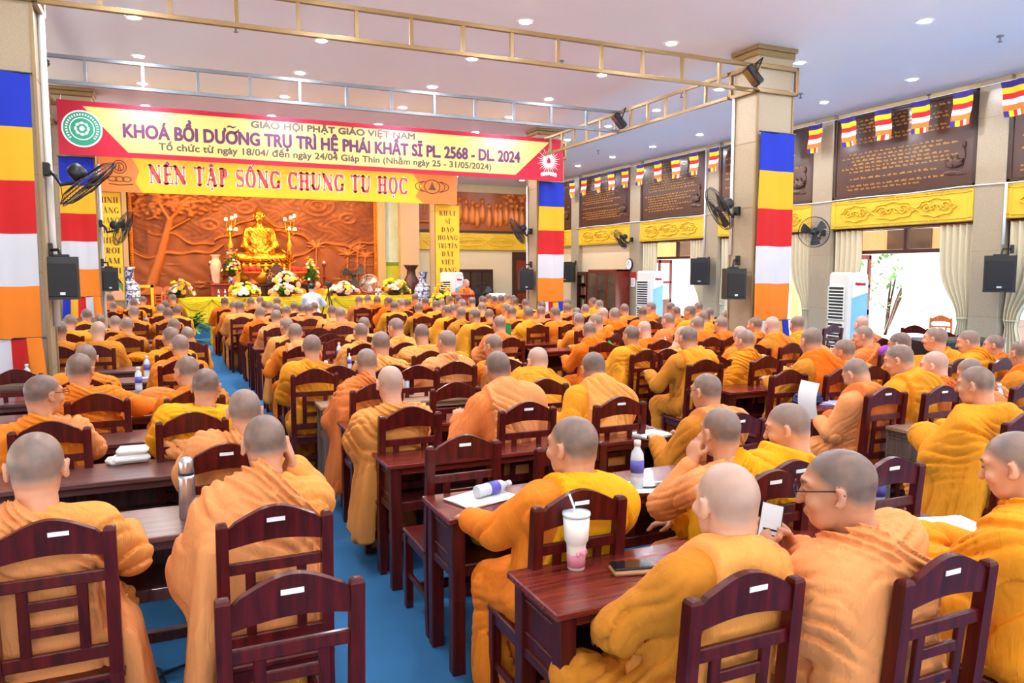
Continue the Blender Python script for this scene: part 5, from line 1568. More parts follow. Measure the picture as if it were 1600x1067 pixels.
# ------------------------------------------------------------------ where the seated people's heads are: block, desk row, x, y, height of the crown
PEOPLE = [
    ('C', 0, 1.42, 1.67, 1.31), ('C', 0, 1.85, 1.67, 1.31), ('C', 0, 2.70, 1.67, 1.29), ('C', 1, 1.49, 2.71, 1.26), ('C', 1, 2.26, 2.71, 1.24), ('C', 1, 2.66, 2.71, 1.23), 
    ('C', 2, 3.00, 3.74, 1.23), ('C', 3, 1.29, 4.77, 1.25), ('C', 3, 2.04, 4.77, 1.31), ('C', 3, 2.80, 4.77, 1.27), ('C', 4, 1.38, 5.81, 1.26), ('C', 4, 2.86, 5.81, 1.21), 
    ('C', 5, 1.14, 6.84, 1.30), ('C', 5, 1.76, 6.84, 1.31), ('C', 5, 2.40, 6.84, 1.30), ('C', 5, 2.88, 6.84, 1.24), ('C', 6, 2.48, 7.88, 1.29), ('C', 7, 1.30, 8.91, 1.27), 
    ('C', 7, 2.05, 8.91, 1.25), ('C', 7, 2.48, 8.91, 1.30), ('C', 8, 1.35, 9.95, 1.27), ('C', 8, 2.34, 9.95, 1.26), ('C', 10, 1.48, 12.02, 1.28), ('C', 10, 2.46, 12.02, 1.30), 
    ('C', 11, 1.36, 13.05, 1.29), ('C', 11, 2.53, 13.05, 1.29), ('C', 12, 1.91, 14.09, 1.26), ('C', 12, 2.31, 14.09, 1.28), ('C', 13, 1.21, 15.12, 1.31), ('C', 13, 1.86, 15.12, 1.25), 
    ('C', 13, 2.35, 15.12, 1.24), ('C', 14, 1.18, 16.16, 1.28), ('C', 14, 1.87, 16.16, 1.25), ('C', 14, 2.36, 16.16, 1.24), ('C', 14, 2.76, 16.16, 1.23), ('C', 15, 1.89, 17.20, 1.23), 
    ('C', 16, 1.14, 18.23, 1.29), ('C', 16, 1.70, 18.23, 1.28), ('C', 16, 2.27, 18.23, 1.28), ('C', 17, 2.01, 19.27, 1.28), ('L', 0, -0.43, 3.00, 1.31), ('L', 0, 0.31, 3.00, 1.31), 
    ('L', 1, 0.33, 4.04, 1.26), ('L', 2, -0.67, 5.01, 1.27), ('L', 2, 0.19, 5.01, 1.26), ('L', 3, -0.58, 6.01, 1.29), ('L', 3, 0.10, 6.01, 1.24), ('L', 4, -0.63, 7.01, 1.27), 
    ('L', 5, 0.08, 8.01, 1.25), ('L', 6, 0.00, 9.01, 1.26), ('L', 7, -1.54, 10.01, 1.24), ('L', 7, -1.16, 10.01, 1.30), ('L', 7, -0.76, 10.01, 1.28), ('L', 7, 0.19, 10.01, 1.19), 
    ('L', 8, -1.44, 11.04, 1.25), ('L', 8, -0.51, 11.04, 1.27), ('L', 8, 0.05, 11.04, 1.24), ('L', 9, -1.25, 12.04, 1.27), ('L', 9, -0.70, 12.04, 1.24), ('L', 10, -0.96, 13.04, 1.21), 
    ('L', 11, -1.22, 14.04, 1.26), ('L', 11, -0.53, 14.04, 1.29), ('L', 11, -0.02, 14.04, 1.26), ('L', 12, 0.13, 15.04, 1.26), ('L', 13, -0.15, 16.04, 1.25), 
    ('L', 14, -1.34, 17.04, 1.23), ('L', 14, -0.07, 17.04, 1.28), ('L', 15, -1.08, 18.04, 1.23), ('L', 16, -1.19, 19.04, 1.38), ('L', 16, -0.72, 19.04, 1.26), 
    ('L', 17, -1.39, 20.04, 1.27), ('L', 17, -0.56, 20.04, 1.29), ('L', 17, 0.08, 20.04, 1.33), ('R', 0, 4.53, 3.07, 1.27), ('R', 1, 4.62, 4.05, 1.21), 
    ('R', 1, 5.07, 4.05, 1.30), ('R', 1, 5.47, 4.05, 1.23), ('R', 1, 5.90, 4.05, 1.15), ('R', 1, 6.55, 4.05, 1.28), ('R', 2, 5.19, 5.04, 1.36), ('R', 2, 5.59, 5.04, 1.24), ('R', 2, 6.31, 5.04, 1.28), 
    ('R', 2, 6.80, 5.04, 1.32), ('R', 2, 7.29, 5.04, 1.27), ('R', 2, 7.69, 5.04, 1.21), ('R', 3, 4.60, 6.03, 1.33), ('R', 3, 5.31, 6.03, 1.27), ('R', 3, 6.18, 6.02, 1.23), 
    ('R', 3, 6.96, 6.02, 1.26), ('R', 4, 4.59, 7.01, 1.27), ('R', 4, 5.28, 7.01, 1.24), ('R', 4, 6.10, 7.01, 1.22), ('R', 4, 6.58, 7.01, 1.32), ('R', 4, 6.98, 7.01, 1.32), 
    ('R', 4, 8.07, 7.01, 1.29), ('R', 5, 4.63, 7.99, 1.25), ('R', 5, 5.42, 7.99, 1.24), ('R', 5, 6.24, 7.99, 1.28), ('R', 5, 6.64, 8.00, 1.27), ('R', 5, 7.20, 7.99, 1.25), 
    ('R', 6, 3.87, 8.98, 1.29), ('R', 6, 5.30, 8.98, 1.28), ('R', 6, 6.50, 8.98, 1.27), ('R', 6, 7.14, 8.98, 1.29), ('R', 7, 5.59, 9.96, 1.24), ('R', 7, 6.21, 9.96, 1.31), 
    ('R', 7, 7.62, 9.96, 1.32), ('R', 7, 8.36, 9.96, 1.23), ('R', 8, 4.30, 10.95, 1.29), ('R', 8, 5.22, 10.95, 1.30), ('R', 8, 5.70, 10.95, 1.29), ('R', 8, 6.10, 10.95, 1.20), 
    ('R', 8, 6.60, 10.95, 1.26), ('R', 8, 7.39, 10.95, 1.27), ('R', 8, 8.08, 10.95, 1.26), ('R', 8, 8.82, 10.95, 1.22), ('R', 9, 4.44, 11.94, 1.27), ('R', 9, 4.96, 11.94, 1.23), 
    ('R', 9, 5.37, 11.94, 1.27), ('R', 9, 5.94, 11.94, 1.26), ('R', 9, 6.65, 11.94, 1.22), ('R', 9, 7.66, 11.94, 1.27), ('R', 9, 8.24, 11.94, 1.29), ('R', 9, 8.70, 11.94, 1.28), 
    ('R', 9, 9.35, 11.94, 1.28), ('R', 10, 4.53, 12.92, 1.26), ('R', 10, 5.70, 12.92, 1.27), ('R', 10, 6.99, 12.92, 1.26), ('R', 10, 7.39, 12.92, 1.23), ('R', 11, 4.32, 13.90, 1.28), 
    ('R', 11, 5.03, 13.90, 1.24), ('R', 11, 5.62, 13.90, 1.26), ('R', 11, 6.93, 13.90, 1.26), ('R', 11, 7.52, 13.90, 1.30), ('R', 11, 8.29, 13.90, 1.27), ('R', 12, 4.12, 14.89, 1.27), 
    ('R', 12, 5.00, 14.89, 1.27), ('R', 12, 5.57, 14.89, 1.29), ('R', 12, 7.03, 14.89, 1.27), ('R', 12, 8.71, 14.89, 1.28), ('R', 13, 4.54, 15.88, 1.28), ('R', 13, 5.45, 15.88, 1.26), 
    ('R', 13, 6.17, 15.88, 1.29), ('R', 13, 7.24, 15.88, 1.27), ('R', 14, 4.52, 16.86, 1.29), ('R', 14, 4.98, 16.86, 1.24), ('R', 14, 5.40, 16.86, 1.28), ('R', 14, 6.22, 16.86, 1.31), 
    ('R', 14, 6.82, 16.86, 1.29), ('R', 14, 7.30, 16.86, 1.30), ('R', 15, 4.08, 17.84, 1.29), ('R', 15, 4.52, 17.84, 1.29), ('R', 15, 6.34, 17.84, 1.27), ('R', 15, 7.53, 17.84, 1.25), 
    ('R', 15, 8.08, 17.84, 1.26), ('R', 16, 4.53, 18.83, 1.29), ('R', 16, 5.76, 18.83, 1.31), ('R', 16, 7.80, 18.83, 1.27), ('R', 16, 8.34, 18.83, 1.26), 
]
# ------------------------------------------------------------------ robes and skin
RB = {}
for n, c in dict(peach=(232, 152, 90), apricot=(234, 158, 78), orange=(238, 132, 34), amber=(240, 154, 32), gold=(232, 152, 34), yellow=(244, 172, 20), mustard=(200, 126, 34), deep=(242, 114, 14), rust=(230, 130, 64)).items():
    RB[n] = cloth('robe_' + n, c)
SK = [skin('skin_grey_scalp', (210, 150, 116), (106, 96, 90)), skin('skin_dark_scalp', (192, 132, 98), (76, 71, 69)), skin('skin_pale_scalp', (220, 166, 138), (172, 142, 126)), skin('skin_mid_scalp', (202, 142, 108), (92, 84, 79))]
M['spectacle'] = mat('spectacle_frame', (40, 30, 28), 0.3, 0.4)
def build_person(name_label, T, colours, sk, loc, rotz, s, group=None):
    o = link('person', T['body'], None, loc, rotz); o.scale = (s, s, s)
    if not T['body'].materials: T['body'].materials.append(SK[0])
    o.material_slots[0].link = 'OBJECT'; o.material_slots[0].material = sk
    tag(o, name_label, 'person', group)
    for k, nm, c in (('inner', 'inner_robe', colours[1]), ('outer', 'outer_robe', colours[0])):
        me = T[k]
        if me is None: continue
        if not me.materials: me.materials.append(c)
        r = link(nm, me, o)
        r.material_slots[0].link = 'OBJECT'; r.material_slots[0].material = c
    return o
def spectacles(o, T):
    J = T['J']; mb = MB()
    def W(x, y, z): return tuple(J['hc'] + J['H'] @ np.array([x, y, z]) * J['hs'])
    for s in (-1, 1):
        mb.tube([W(s * 0.033 + 0.024 * math.cos(q), 0.116, 0.004 + 0.018 * math.sin(q)) for q in [2 * PI * i / 18 for i in range(18)]], 0.0018, 5, closed=True)
        mb.tube([W(s * 0.057, 0.114, 0.010), W(s * 0.078, 0.08, 0.012), W(s * 0.086, 0.0, 0.010), W(s * 0.087, -0.02, -0.004)], 0.0022, 5)
    mb.tube([W(-0.009, 0.117, 0.008), W(0, 0.12, 0.011), W(0.009, 0.117, 0.008)], 0.0018, 5)
    mb.build('spectacles', M['spectacle'], o)

BLOCK = {'C': 'middle block', 'L': 'left block', 'R': 'right block'}
SIDE = {'C': 'from the aisle', 'L': 'from the left', 'R': 'from the inner end'}
rows = {}
for p in PEOPLE: rows.setdefault((p[0], p[1]), []).append(p)
for v in rows.values(): v.sort(key=lambda p: p[2])

# the people nearest the camera, each with a pose of their own
CHPX = {(-0.43, 3.0): (75, 812), (0.31, 3.0): (430, 790), (1.49, 2.71): (905, 765), (1.42, 1.67): (1165, 893), (1.85, 1.67): (1485, 868), (2.66, 2.71): (1205, 725), (1.29, 4.77): (640, 635), (2.04, 4.77): (825, 628),
        (2.8, 4.77): (970, 620), (0.33, 4.04): (352, 690), (0.19, 5.01): (300, 643), (-0.58, 6.01): (155, 610), (-0.67, 5.01): (80, 655), (4.62, 4.05): (1382, 605), (2.86, 5.81): (862, 600)}
HZ = {(1.42, 1.67): 1.275, (-0.43, 3.0): 1.29, (0.31, 3.0): 1.28, (1.49, 2.71): 1.27, (1.29, 4.77): 1.265}
HPX = {(1.42, 1.67): (1137, 723), (-0.43, 3.0): (54, 675), (0.31, 3.0): (412, 648), (1.49, 2.71): (895, 650), (1.29, 4.77): (609, 571)}
PHONE = at_y(1203, 822, 1.98)
def solve_lean(P, dx, dy, z):
    """Lean and sideways tilt that carry the crown dx, dy from the hips when the figure is scaled to height z."""
    for _ in range(8):
        J = pose(P); t = J['hc'] + np.array([0, 0, 0.112 * J['hs']]); s = z / t[2]
        ey, ex = dy / s - t[1], dx / s - t[0]
        P['lean'] = max(-4, min(34, P.get('lean', 8) + math.degrees(ey / .66) * .8)); P['side'] = max(-18, min(18, P.get('side', 0) + math.degrees(ex / .66) * .8))
def near_key(x, y): return (round(x, 2), round(y, 2))
RT = ((1, .27, .60, .08, .15),); LT_ = ((-1, -.27, .74, .10, .15),)
NEAR = {
 (-0.43, 3.0): dict(P=dict(drape='toga', seed=2, lean=8, nod=8, head=1.12, neck=1.12, bulk=1.08, tail=[(1, .235, .58, .06, .2)], handL=(-.14, .38, .80), handR=(.20, .40, .80), thick=.004), c=('peach', 'apricot'), sk=0, lab='monk nearest the left edge in a peach robe, seen from behind'),
 (0.31, 3.0): dict(P=dict(drape='toga', seed=7, lean=6, nod=4, head=1.0, tail=[(-1, -.235, .86, .12, .19)], handR=(.12, .20, 1.04), elbowR=(.35, .7, -.6), palmR=(-1, 0, 0.1), dirR=(-.2, .1, 1), handL=(-.1, .36, .78), bulk=1.05), c=('peach', 'apricot'), sk=3, lab='monk in a peach robe beside the steel flask, hand raised to his cheek'),
 (1.49, 2.71): dict(P=dict(drape='panel', seed=4, lean=7, nod=6, yaw=22, head=1.08, neck=1.1, bulk=1.12, handL=(-.22, .42, .78), handR=(.16, .42, .80), hem=.13), c=('yellow', 'orange'), sk=3, lab='stout monk in a bright amber robe by the white drinks tumbler'),
 (1.42, 1.67): dict(P=dict(drape='panel', seed=6, lean=9, nod=6, yaw=-4, head=1.08, neck=1.12, bulk=1.08, handL=(-.12, .34, .66), handR=(.13, .36, .70), elbowL=(-.9, -.1, -.5), kneeL=(-.22, .36, .50), kneeR=(.2, .36, .5)), c=('apricot', 'mustard'), sk=2, lab='bald monk in front beside the phone on the desk, dark mustard sleeve showing'),
 (1.85, 1.67): dict(P=dict(drape='toga', seed=8, lean=24, side=-4, twist=10, nod=10, yaw=42, head=1.02, bulk=1.1, tail=[(-1, -.235, .86, .05, .18)], handL=(-.20, .30, .86), handR=(-.07, .32, .86), dirL=(.3, .5, .8), dirR=(-.3, .5, .8), palmL=(.8, .4, 0), palmR=(-.8, .4, .2), curlL=.7, curlR=.7, thick=.004), c=('peach', 'peach'), sk=1, lab='monk in spectacles leaning over a lit phone', spec=True, phone=True),
 (2.7, 1.67): dict(P=dict(drape='toga', seed=12, lean=10, nod=14, yaw=22, head=1.0, handL=(-.12, .44, .80), handR=(-.02, .46, .81), bulk=1.05), c=('amber', 'gold'), sk=0, lab='monk at the right edge writing at the front desk'),
 (2.26, 2.71): dict(P=dict(drape='toga', mirror=True, seed=14, lean=10, nod=2, head=1.0, handL=(-.11, .20, 1.02), elbowL=(-.25, .6, -.75), cuff=.05, palmL=(.9, .2, 0), dirL=(.2, .2, 1), curlL=.9, handR=(-.08, .34, .68)), c=('yellow', 'peach'), sk=3, lab='monk in a yellow robe over a peach sleeve, left hand raised to his face'),
 (2.66, 2.71): dict(P=dict(drape='both', seed=15, lean=14, nod=16, yaw=38, head=1.02), c=('yellow', 'yellow'), sk=0, lab='monk in a plain bright yellow robe with face turned left and bowed'),
 (3.0, 3.74): dict(P=dict(drape='panel', seed=16, lean=5, nod=6, yaw=12, handL=(-.2, .36, .80)), c=('peach', 'mustard'), sk=3, lab='monk in spectacles with a dark mustard left sleeve, right end of the third middle desk', spec=True),
 (1.29, 4.77): dict(P=dict(drape='toga', seed=17, lean=8, nod=4, tail=[(-1, -.235, .86, .15, .16)]), c=('apricot', 'peach'), sk=2, lab='monk in an apricot robe at the aisle end of the fourth middle desk'),
 (2.04, 4.77): dict(P=dict(drape='panel', seed=18, lean=5, nod=2, handL=(-.24, .36, .80)), c=('peach', 'rust'), sk=1, lab='monk in a peach robe with a straight hem, middle of the fourth desk'),
 (2.8, 4.77): dict(P=dict(drape='panel', seed=19, lean=9, nod=8, yaw=-8, handL=(-.25, .34, .8)), c=('apricot', 'amber'), sk=1, lab='monk in an apricot robe at the right end of the fourth middle desk'),
 (1.38, 5.81): dict(P=dict(drape='toga', seed=20, lean=6, tail=[(-1, -.235, .86, .2, .2)]), c=('rust', 'peach'), sk=0, lab='monk at the fifth middle desk with robe falling beside the aisle'),
 (2.86, 5.81): dict(P=dict(drape='both', seed=21, lean=8, nod=4), c=('gold', 'mustard'), sk=2, lab='monk with a very pale bald head at the fifth middle desk'),
 (0.33, 4.04): dict(P=dict(drape='toga', seed=22, lean=16, side=-8, nod=6), c=('peach', 'apricot'), sk=0, lab='monk leaning left in the second row of the left block by the aisle'),
 (0.19, 5.01): dict(P=dict(drape='both', seed=23, lean=14, nod=14, yaw=-14), c=('yellow', 'amber'), sk=1, lab='monk in spectacles and a yellow robe, third row of the left block', spec=True),
 (-0.67, 5.01): dict(P=dict(drape='toga', seed=24, lean=12, nod=6, yaw=-48, tail=[(-1, -.235, .86, .2, .18)]), c=('orange', 'peach'), sk=1, lab='monk in black spectacles looking right, third row of the left block', spec=True),
 (-0.58, 6.01): dict(P=dict(drape='toga', seed=25, lean=10, nod=8, yaw=-12, handR=(.34, .40, .82)), c=('orange', 'orange'), sk=1, lab='monk resting his right arm on the desk, fourth row of the left block', spec=True),
 (4.53, 3.07): dict(P=dict(drape='both', seed=26, lean=6, nod=8, yaw=18, tail=[(-1, -.235, .86, .16, .26)], handL=(-.05, .42, .80), thick=.006), c=('amber', 'apricot'), sk=3, lab='monk in a sweeping amber robe at the weathered grey desk'),
 (4.62, 4.05): dict(P=dict(drape='panel', seed=27, lean=15, nod=34, yaw=8, handL=(-.12, .30, .74), handR=(.02, .34, .74), kneeL=(-.24, .38, .50), ankleL=(-.22, .3, .085)), c=('rust', 'peach'), sk=0, lab='monk bowed over a raised sheet of paper beside the dark blue bag', paper=True),
 (5.47, 4.05): dict(P=dict(drape='toga', seed=28, lean=8, nod=8, yaw=20, bulk=1.18), c=('rust', 'rust'), sk=2, lab='broad monk in a rust orange robe behind the weathered grey desk'),
 (5.90, 4.05): dict(P=dict(drape='toga', seed=29, lean=20, nod=24, yaw=15, handL=(-.16, .34, .92), elbowL=(-.8, .2, -.6), dirL=(-.4, .5, .7)), c=('peach', 'peach'), sk=0, lab='monk stooping with raised fingers behind the weathered grey desk'),
 (5.07, 4.05): dict(P=dict(drape='panel', seed=30, lean=9, nod=16, yaw=28), c=('gold', 'gold'), sk=3, lab='monk in a gold robe looking left past the dark blue bag'),
 (5.59, 5.04): dict(P=dict(drape='panel', seed=31, lean=6, nod=10, yaw=16, handL=(-.26, .3, .82), elbowL=(-.9, .1, -.3)), c=('gold', 'mustard'), sk=3, lab='monk with a broad gold shoulder cloth, third row of the right block'),
 (6.18, 6.02): dict(P=dict(drape='panel', seed=32, lean=14, nod=18, yaw=22), c=('peach', 'amber'), sk=2, lab='monk in a pale peach robe bowed left, fourth row of the right block'),
 (5.31, 6.03): dict(P=dict(drape='toga', mirror=False, seed=33, lean=6, nod=8, yaw=10, handL=(-.3, .32, .80)), c=('amber', 'apricot'), sk=0, lab='monk in an amber robe resting his arm left, fourth row of the right block'),
 (5.28, 7.01): dict(P=dict(drape='panel', seed=34, lean=12, nod=10, yaw=24, handL=(-.12, .2, 1.0), elbowL=(-.8, .3, -.6), dirL=(.3, .2, .9), palmL=(.8, .2, 0)), c=('apricot', 'peach'), sk=2, lab='monk with a hand at his chin, fifth row of the right block'),
 (4.59, 7.01): dict(P=dict(drape='toga', seed=35, lean=5, nod=4, yaw=8, tail=[(-1, -.235, .86, .25, .2)]), c=('amber', 'gold'), sk=1, lab='monk in an amber robe beside the green cloth, fifth row of the right block'),
 (6.80, 5.04): dict(P=dict(drape='toga', mirror=True, seed=36, lean=3, nod=2, yaw=18), c=('gold', 'gold'), sk=0, lab='upright monk before the large black speaker case'),
 (6.31, 5.04): dict(P=dict(drape='both', seed=37, lean=12, nod=10, yaw=16), c=('gold', 'mustard'), sk=1, lab='monk in a gold hooded drape in front of the tall cooler'),
 (7.29, 5.04): dict(P=dict(drape='toga', seed=38, lean=10, nod=12, yaw=26), c=('amber', 'orange'), sk=0, lab='monk in profile in front of the speaker case'),
}
# shared figures for everybody else
MID = [person_meshes(dict(q, fold=2.4), .013, .0105) for q in (
    dict(drape='toga', seed=41, lean=5, nod=6), dict(drape='panel', seed=42, lean=4, nod=8, handL=(-.22, .4, .8)), dict(drape='both', seed=43, lean=7, nod=14),
    dict(drape='toga', seed=44, lean=4, nod=4, yaw=22, tail=[(-1, -.235, .86, .2, .17)]), dict(drape='panel', seed=45, lean=7, nod=12, yaw=-18), dict(drape='toga', seed=46, lean=8, nod=10, yaw=30, mirror=True))]
FAR = [person_meshes(dict(q, fold=1.8), .02, .016, False) for q in (
    dict(drape='toga', seed=51, lean=4, nod=6), dict(drape='panel', seed=52, lean=3, nod=4), dict(drape='both', seed=53, lean=6, nod=12), dict(drape='toga', seed=54, lean=3, yaw=25, tail=[(-1, -.235, .86, .2, .17)]), dict(drape='both', seed=55, lean=6, yaw=-20))]
CNAME = dict(peach='peach', apricot='apricot', orange='orange', amber='amber', gold='gold', yellow='yellow', mustard='mustard', deep='deep orange', rust='rust orange')
rp = random.Random(11)
SEATS = []
for (b, k), ps in sorted(rows.items()):
    for i, (_, _, x, y, z) in enumerate(ps):
        nk = near_key(x, y); sp = NEAR.get(nk)
        pool = {'L': ['gold', 'amber', 'mustard', 'gold', 'orange'], 'C': ['peach', 'apricot', 'rust', 'apricot', 'gold'], 'R': ['orange', 'deep', 'amber', 'gold', 'rust']}[b]
        if y > 10: pool = pool + ['deep', 'orange', 'mustard']
        c1 = rp.choice(pool); c2 = rp.choice([c1, c1, 'mustard', 'orange'])
        rot = math.radians(rp.uniform(-6, 6))
        if b == 'R' and y > 8: rot += math.radians(rp.uniform(0, 16))
        sk = SK[rp.choice([0, 0, 1, 3, 3, 2] if y < 12 else [0, 1, 1, 3])]
        if nk in HZ: z = HZ[nk]; x, y, _ = at_z(*HPX[nk], z)
        seat = None
        if nk in CHPX:
            q = at_z(*CHPX[nk], CH); seat = (q[0], q[1] + 0.235)
            if sp.get('phone'):
                ph = np.array(PHONE) - np.array([seat[0], seat[1] - .03, 0]); sp['P']['handL'] = tuple(ph + np.array([-.045, -.03, -.115])); sp['P']['handR'] = tuple(ph + np.array([.095, -.03, -.11]))
            solve_lean(sp['P'], x - seat[0], y - seat[1] + 0.03, z)
        if sp:
            sp['P'].setdefault('fold', 3.0)
            T = person_meshes(sp['P'], .0085, .0068); c1, c2 = sp['c']; sk = SK[sp['sk']]; rot = 0
            lab = sp['lab']
        else:
            T = MID[rp.randrange(len(MID))] if y < 9.3 else FAR[rp.randrange(len(FAR))]
            lab = "monk in %s robe, %s from the left in the %s's %s row" % (CNAME[c1], ORD[i], BLOCK[b], ORD[k]) if len(ps) > 1 else "only monk in the %s's %s row, %s robe" % (BLOCK[b], ORD[k], CNAME[c1])
        s = z / float(T['top'][2])
        off = Vector((T['top'][0], T['top'][1], 0)) * s; off.rotate(Euler((0, 0, rot)))
        rx, ry = x - off.x, y - off.y
        o = build_person(lab, T, (RB[c1], RB[c2]), sk, (rx, ry, 0), rot, s, 'seated monks' if not sp else 'seated monks near the camera')
        if sp and sp.get('spec'): spectacles(o, T)
        if sp: NEAR[nk]['obj'] = o; NEAR[nk]['T'] = T; NEAR[nk]['root'] = (rx, ry, s)
        SEATS.append((b, k, i, len(ps), rx, ry, rot, sp, seat))

# a chair under each of them, and the empty ones
for b, k, i, n, rx, ry, rot, sp, seat in SEATS:
    dx = 0.0
    far = ry > 9.2
    lab = "dark red chair of the %s monk from the left in the %s's %s row" % (ORD[i], BLOCK[b], ORD[k])
    if seat:          # keep the chair where the photo shows it unless the sitter could not reach it
        rx = min(max(seat[0], rx - .07), rx + .07); ry = min(max(seat[1] - 0.03, ry - .06), ry - .0)
    place_chair(rx, ry + 0.03, rot, lab, far, (0.0 if (i + k) % 3 else 0.03) if ry < 4.6 else None)
EMPTY = [((455, 895), 'empty chair nearest the camera in front of the blue aisle'), ((725, 680), 'empty chair at the third middle desk with a white label'), ((893, 682), 'empty chair beyond the stout monk at the third middle desk'),
         ((1242, 577), 'empty chair with a yellow bag, second row of the right block'), ((1020, 546), 'empty chair left of the open desk end in the right block'), ((1377, 717), 'empty chair beyond the spectacled monk with the phone'),
         ((535, 571), 'empty chair beside the bottles at the fifth middle desk'), ((659, 571), 'empty chair before the steel cup at the fifth middle desk'), ((712, 597), 'empty chair at the fourth middle desk behind the paper'),
         ((501, 512), 'empty chair in the eighth middle row'), ((515, 521), 'empty chair in the seventh middle row'), ((536, 529), 'empty chair in the sixth middle row'), ((25, 577), 'empty chair with papers at the left edge'), ((1083, 558), 'empty chair by the open desk in the right block'),
         ((1302, 508), 'empty chair at the wall aisle of the right block')]
for (px, py), lab in EMPTY:
    p = at_z(px, py, CH)
    y = p[1] + 0.23; x = p[0]
    for (cx, cy) in ALL_CHAIRS:
        if abs(cy - y) < 0.44 and abs(cx - x) < 0.43:
            x = cx + (0.44 if x > cx else -0.44)
    place_chair(x, y, 0, lab, y > 9.2, 0.0 if py > 600 else None)
# ------------------------------------------------------------------ things on the desks
M['water'] = mat('clear_bottle', (214, 226, 236), 0.12, var=0.05, spec=0.7)
M['bottle_label'] = mat('violet_label', (96, 96, 196), 0.4, var=0.15, scale=30)
M['steel_bright'] = mat('brushed_steel', (196, 196, 198), 0.25, 0.85, var=0.05)
M['phone_glass'] = mat('dark_phone_glass', (26, 26, 30), 0.12, spec=0.8)
M['leather'] = mat('tan_leather', (176, 128, 88), 0.5)
M['pink'] = mat('pink_print', (250, 168, 190), 0.4, var=0.2, scale=20)
M['page'] = mat('printed_page', (232, 232, 230), 0.7, var=0.04, scale=60)
_bt = {}
def bottle(x, y, z, label, pink=False, s=1.0, lying=None):
    t = thing('water_bottle', label, 'bottle', (x, y, z), 0, 'plastic water bottles'); t.scale = (s, s, s)
    if 'b' not in _bt:
        for k, prof, n, m in (('b', [(.028, 0), (.031, .006), (.031, .05), (.029, .054), (.031, .06), (.031, .14), (.028, .165), (.014, .19), (.0135, .2)], 18, M['water']), ('l', [(.0316, .075), (.0316, .135)], 18, M['bottle_label']), ('c', [(.016, .2), (.0165, .222), (.014, .225)], 14, M['white']), ('p', [(.036, 0), (.038, .01), (.038, .15), (.03, .17), (.03, .19)], 18, M['pink'])):
            me = MB().lathe(prof, n).mesh('bottle_' + k); me.materials.append(m); _bt[k] = me
    link('bottle_body', _bt['p' if pink else 'b'], t)
    if not pink: link('bottle_label', _bt['l'], t)
    link('bottle_cap', _bt['c'], t)
    if lying is not None: t.rotation_euler = (0, PI / 2, lying); t.location.z = z + 0.031 * s
    return t
DESKS = [(CX0, CX1, y, .40) for y in CENTER_Y] + [(-1.78, .36, y, .44) for y in LEFT_Y] + [(4.66, 6.6, y, .40) for y in RIGHT_Y]
def on_desk(px, py, z=0.75):
    """The spot on the nearest desk top that lies at this pixel."""
    p = at_z(px, py, z); best = None
    for x0, x1, y1, d in DESKS:
        y = min(max(p[1], y1 - d + .06), y1 - .06); x = p[0] * y / p[1]
        x = min(max(x, x0 + .07), x1 - .07)
        c = abs(y - p[1]) + abs(x - p[0])
        if best is None or c < best[0]: best = (c, x, y)
    return (best[1], best[2], z)
BOT = [((995, 762), 'tall water bottle on the second middle desk beside the phone', 1.1), ((1371, 795), 'water bottle behind the spectacled monk with the phone', 1.0), ((44, 612), 'water bottle with violet label at the left edge', 1.0), ((217, 606), 'water bottle nearer the camera of the pair in the left block', 1.0), ((230, 585), 'water bottle standing on paper in the left block', 1.0),
       ((501, 555), 'small bottle left of the tall clear bottle, middle block', .9), ((530, 566), 'clear bottle at the sixth middle desk', 1.05), ((546, 570), 'short bottle right of the clear one at the middle desk', .8), ((510, 603), 'bottle at the aisle end of the dark desk in the middle block', 1.1), ((652, 571), 'bottle beside the steel cup', .95), ((571, 634), 'bottle top behind the pale-topped desk monk', .9), ((720, 596), 'bottle left of the peach robed monk at the fourth desk', 1.1),
       ((1039, 549), 'bottle beside the green cloth monk in the right block', .9), ((1112, 588), 'bottle beyond the raised hand monk in the right block', .9), ((1219, 557), 'white capped bottle in the third right row', .8), ((1559, 642), 'bottle beside the sweeping amber robe', 1.0), ((229, 507), 'far bottle in the left block', .8)]
for (px, py), lab, s in BOT:
    p = on_desk(px, py); bottle(p[0], p[1], 0.75, lab, False, s)
p = on_desk(88, 588); bottle(p[0], p[1], .75, 'pink drinking bottle in the left block', True, .95)
p = on_desk(777, 781); bottle(p[0] - .1, p[1] + .02, .765, 'half empty bottle lying on the open book', False, 1.0, 0.35)
def sheet(px, py, w, d, rz, label, n=1, z=0.75, name='paper_sheet', m=None, cat='paper'):
    p = on_desk(px, py); mb = MB(); rd = random.Random(px)
    for i in range(n):
        mb.box((rd.uniform(-.006, .006) * i, rd.uniform(-.006, .006) * i, 0.0015 + 0.003 * i), (w, d, 0.002), rot=(0, 0, rd.uniform(-.05, .05) * i))
    o = mb.build(name, m or M['paper'], None, (p[0], p[1], z), rz); tag(o, label, cat); return o
sheet(752, 779, .30, .21, 0.3, 'open white booklet under the lying bottle', 4, name='booklet', cat='book')
sheet(1020, 765, .21, .28, 1.2, 'white sheet under the bottle and phone on the second desk', 1)
sheet(1016, 689, .24, .2, 0.3, 'printed booklet on the third middle desk', 5, name='booklet', m=M['page'], cat='book')
sheet(228, 590, .2, .12, 0.0, 'white sheet under the bottle in the left block')
sheet(1572, 656, .3, .2, 0.2, 'papers in front of the sweeping amber robe', 3)
sheet(1304, 632, .22, .16, 0.3, 'lilac notebook beside the dark blue bag', 6, name='notebook', m=mat('lilac_cover', (190, 196, 240), 0.5), cat='notebook')
sheet(1232, 578, .2, .12, 0.2, 'white paper on the third right desk')
sheet(1508, 826, .26, .2, -.2, 'open book under the hands of the monk at the right edge', 5, name='booklet', cat='book')
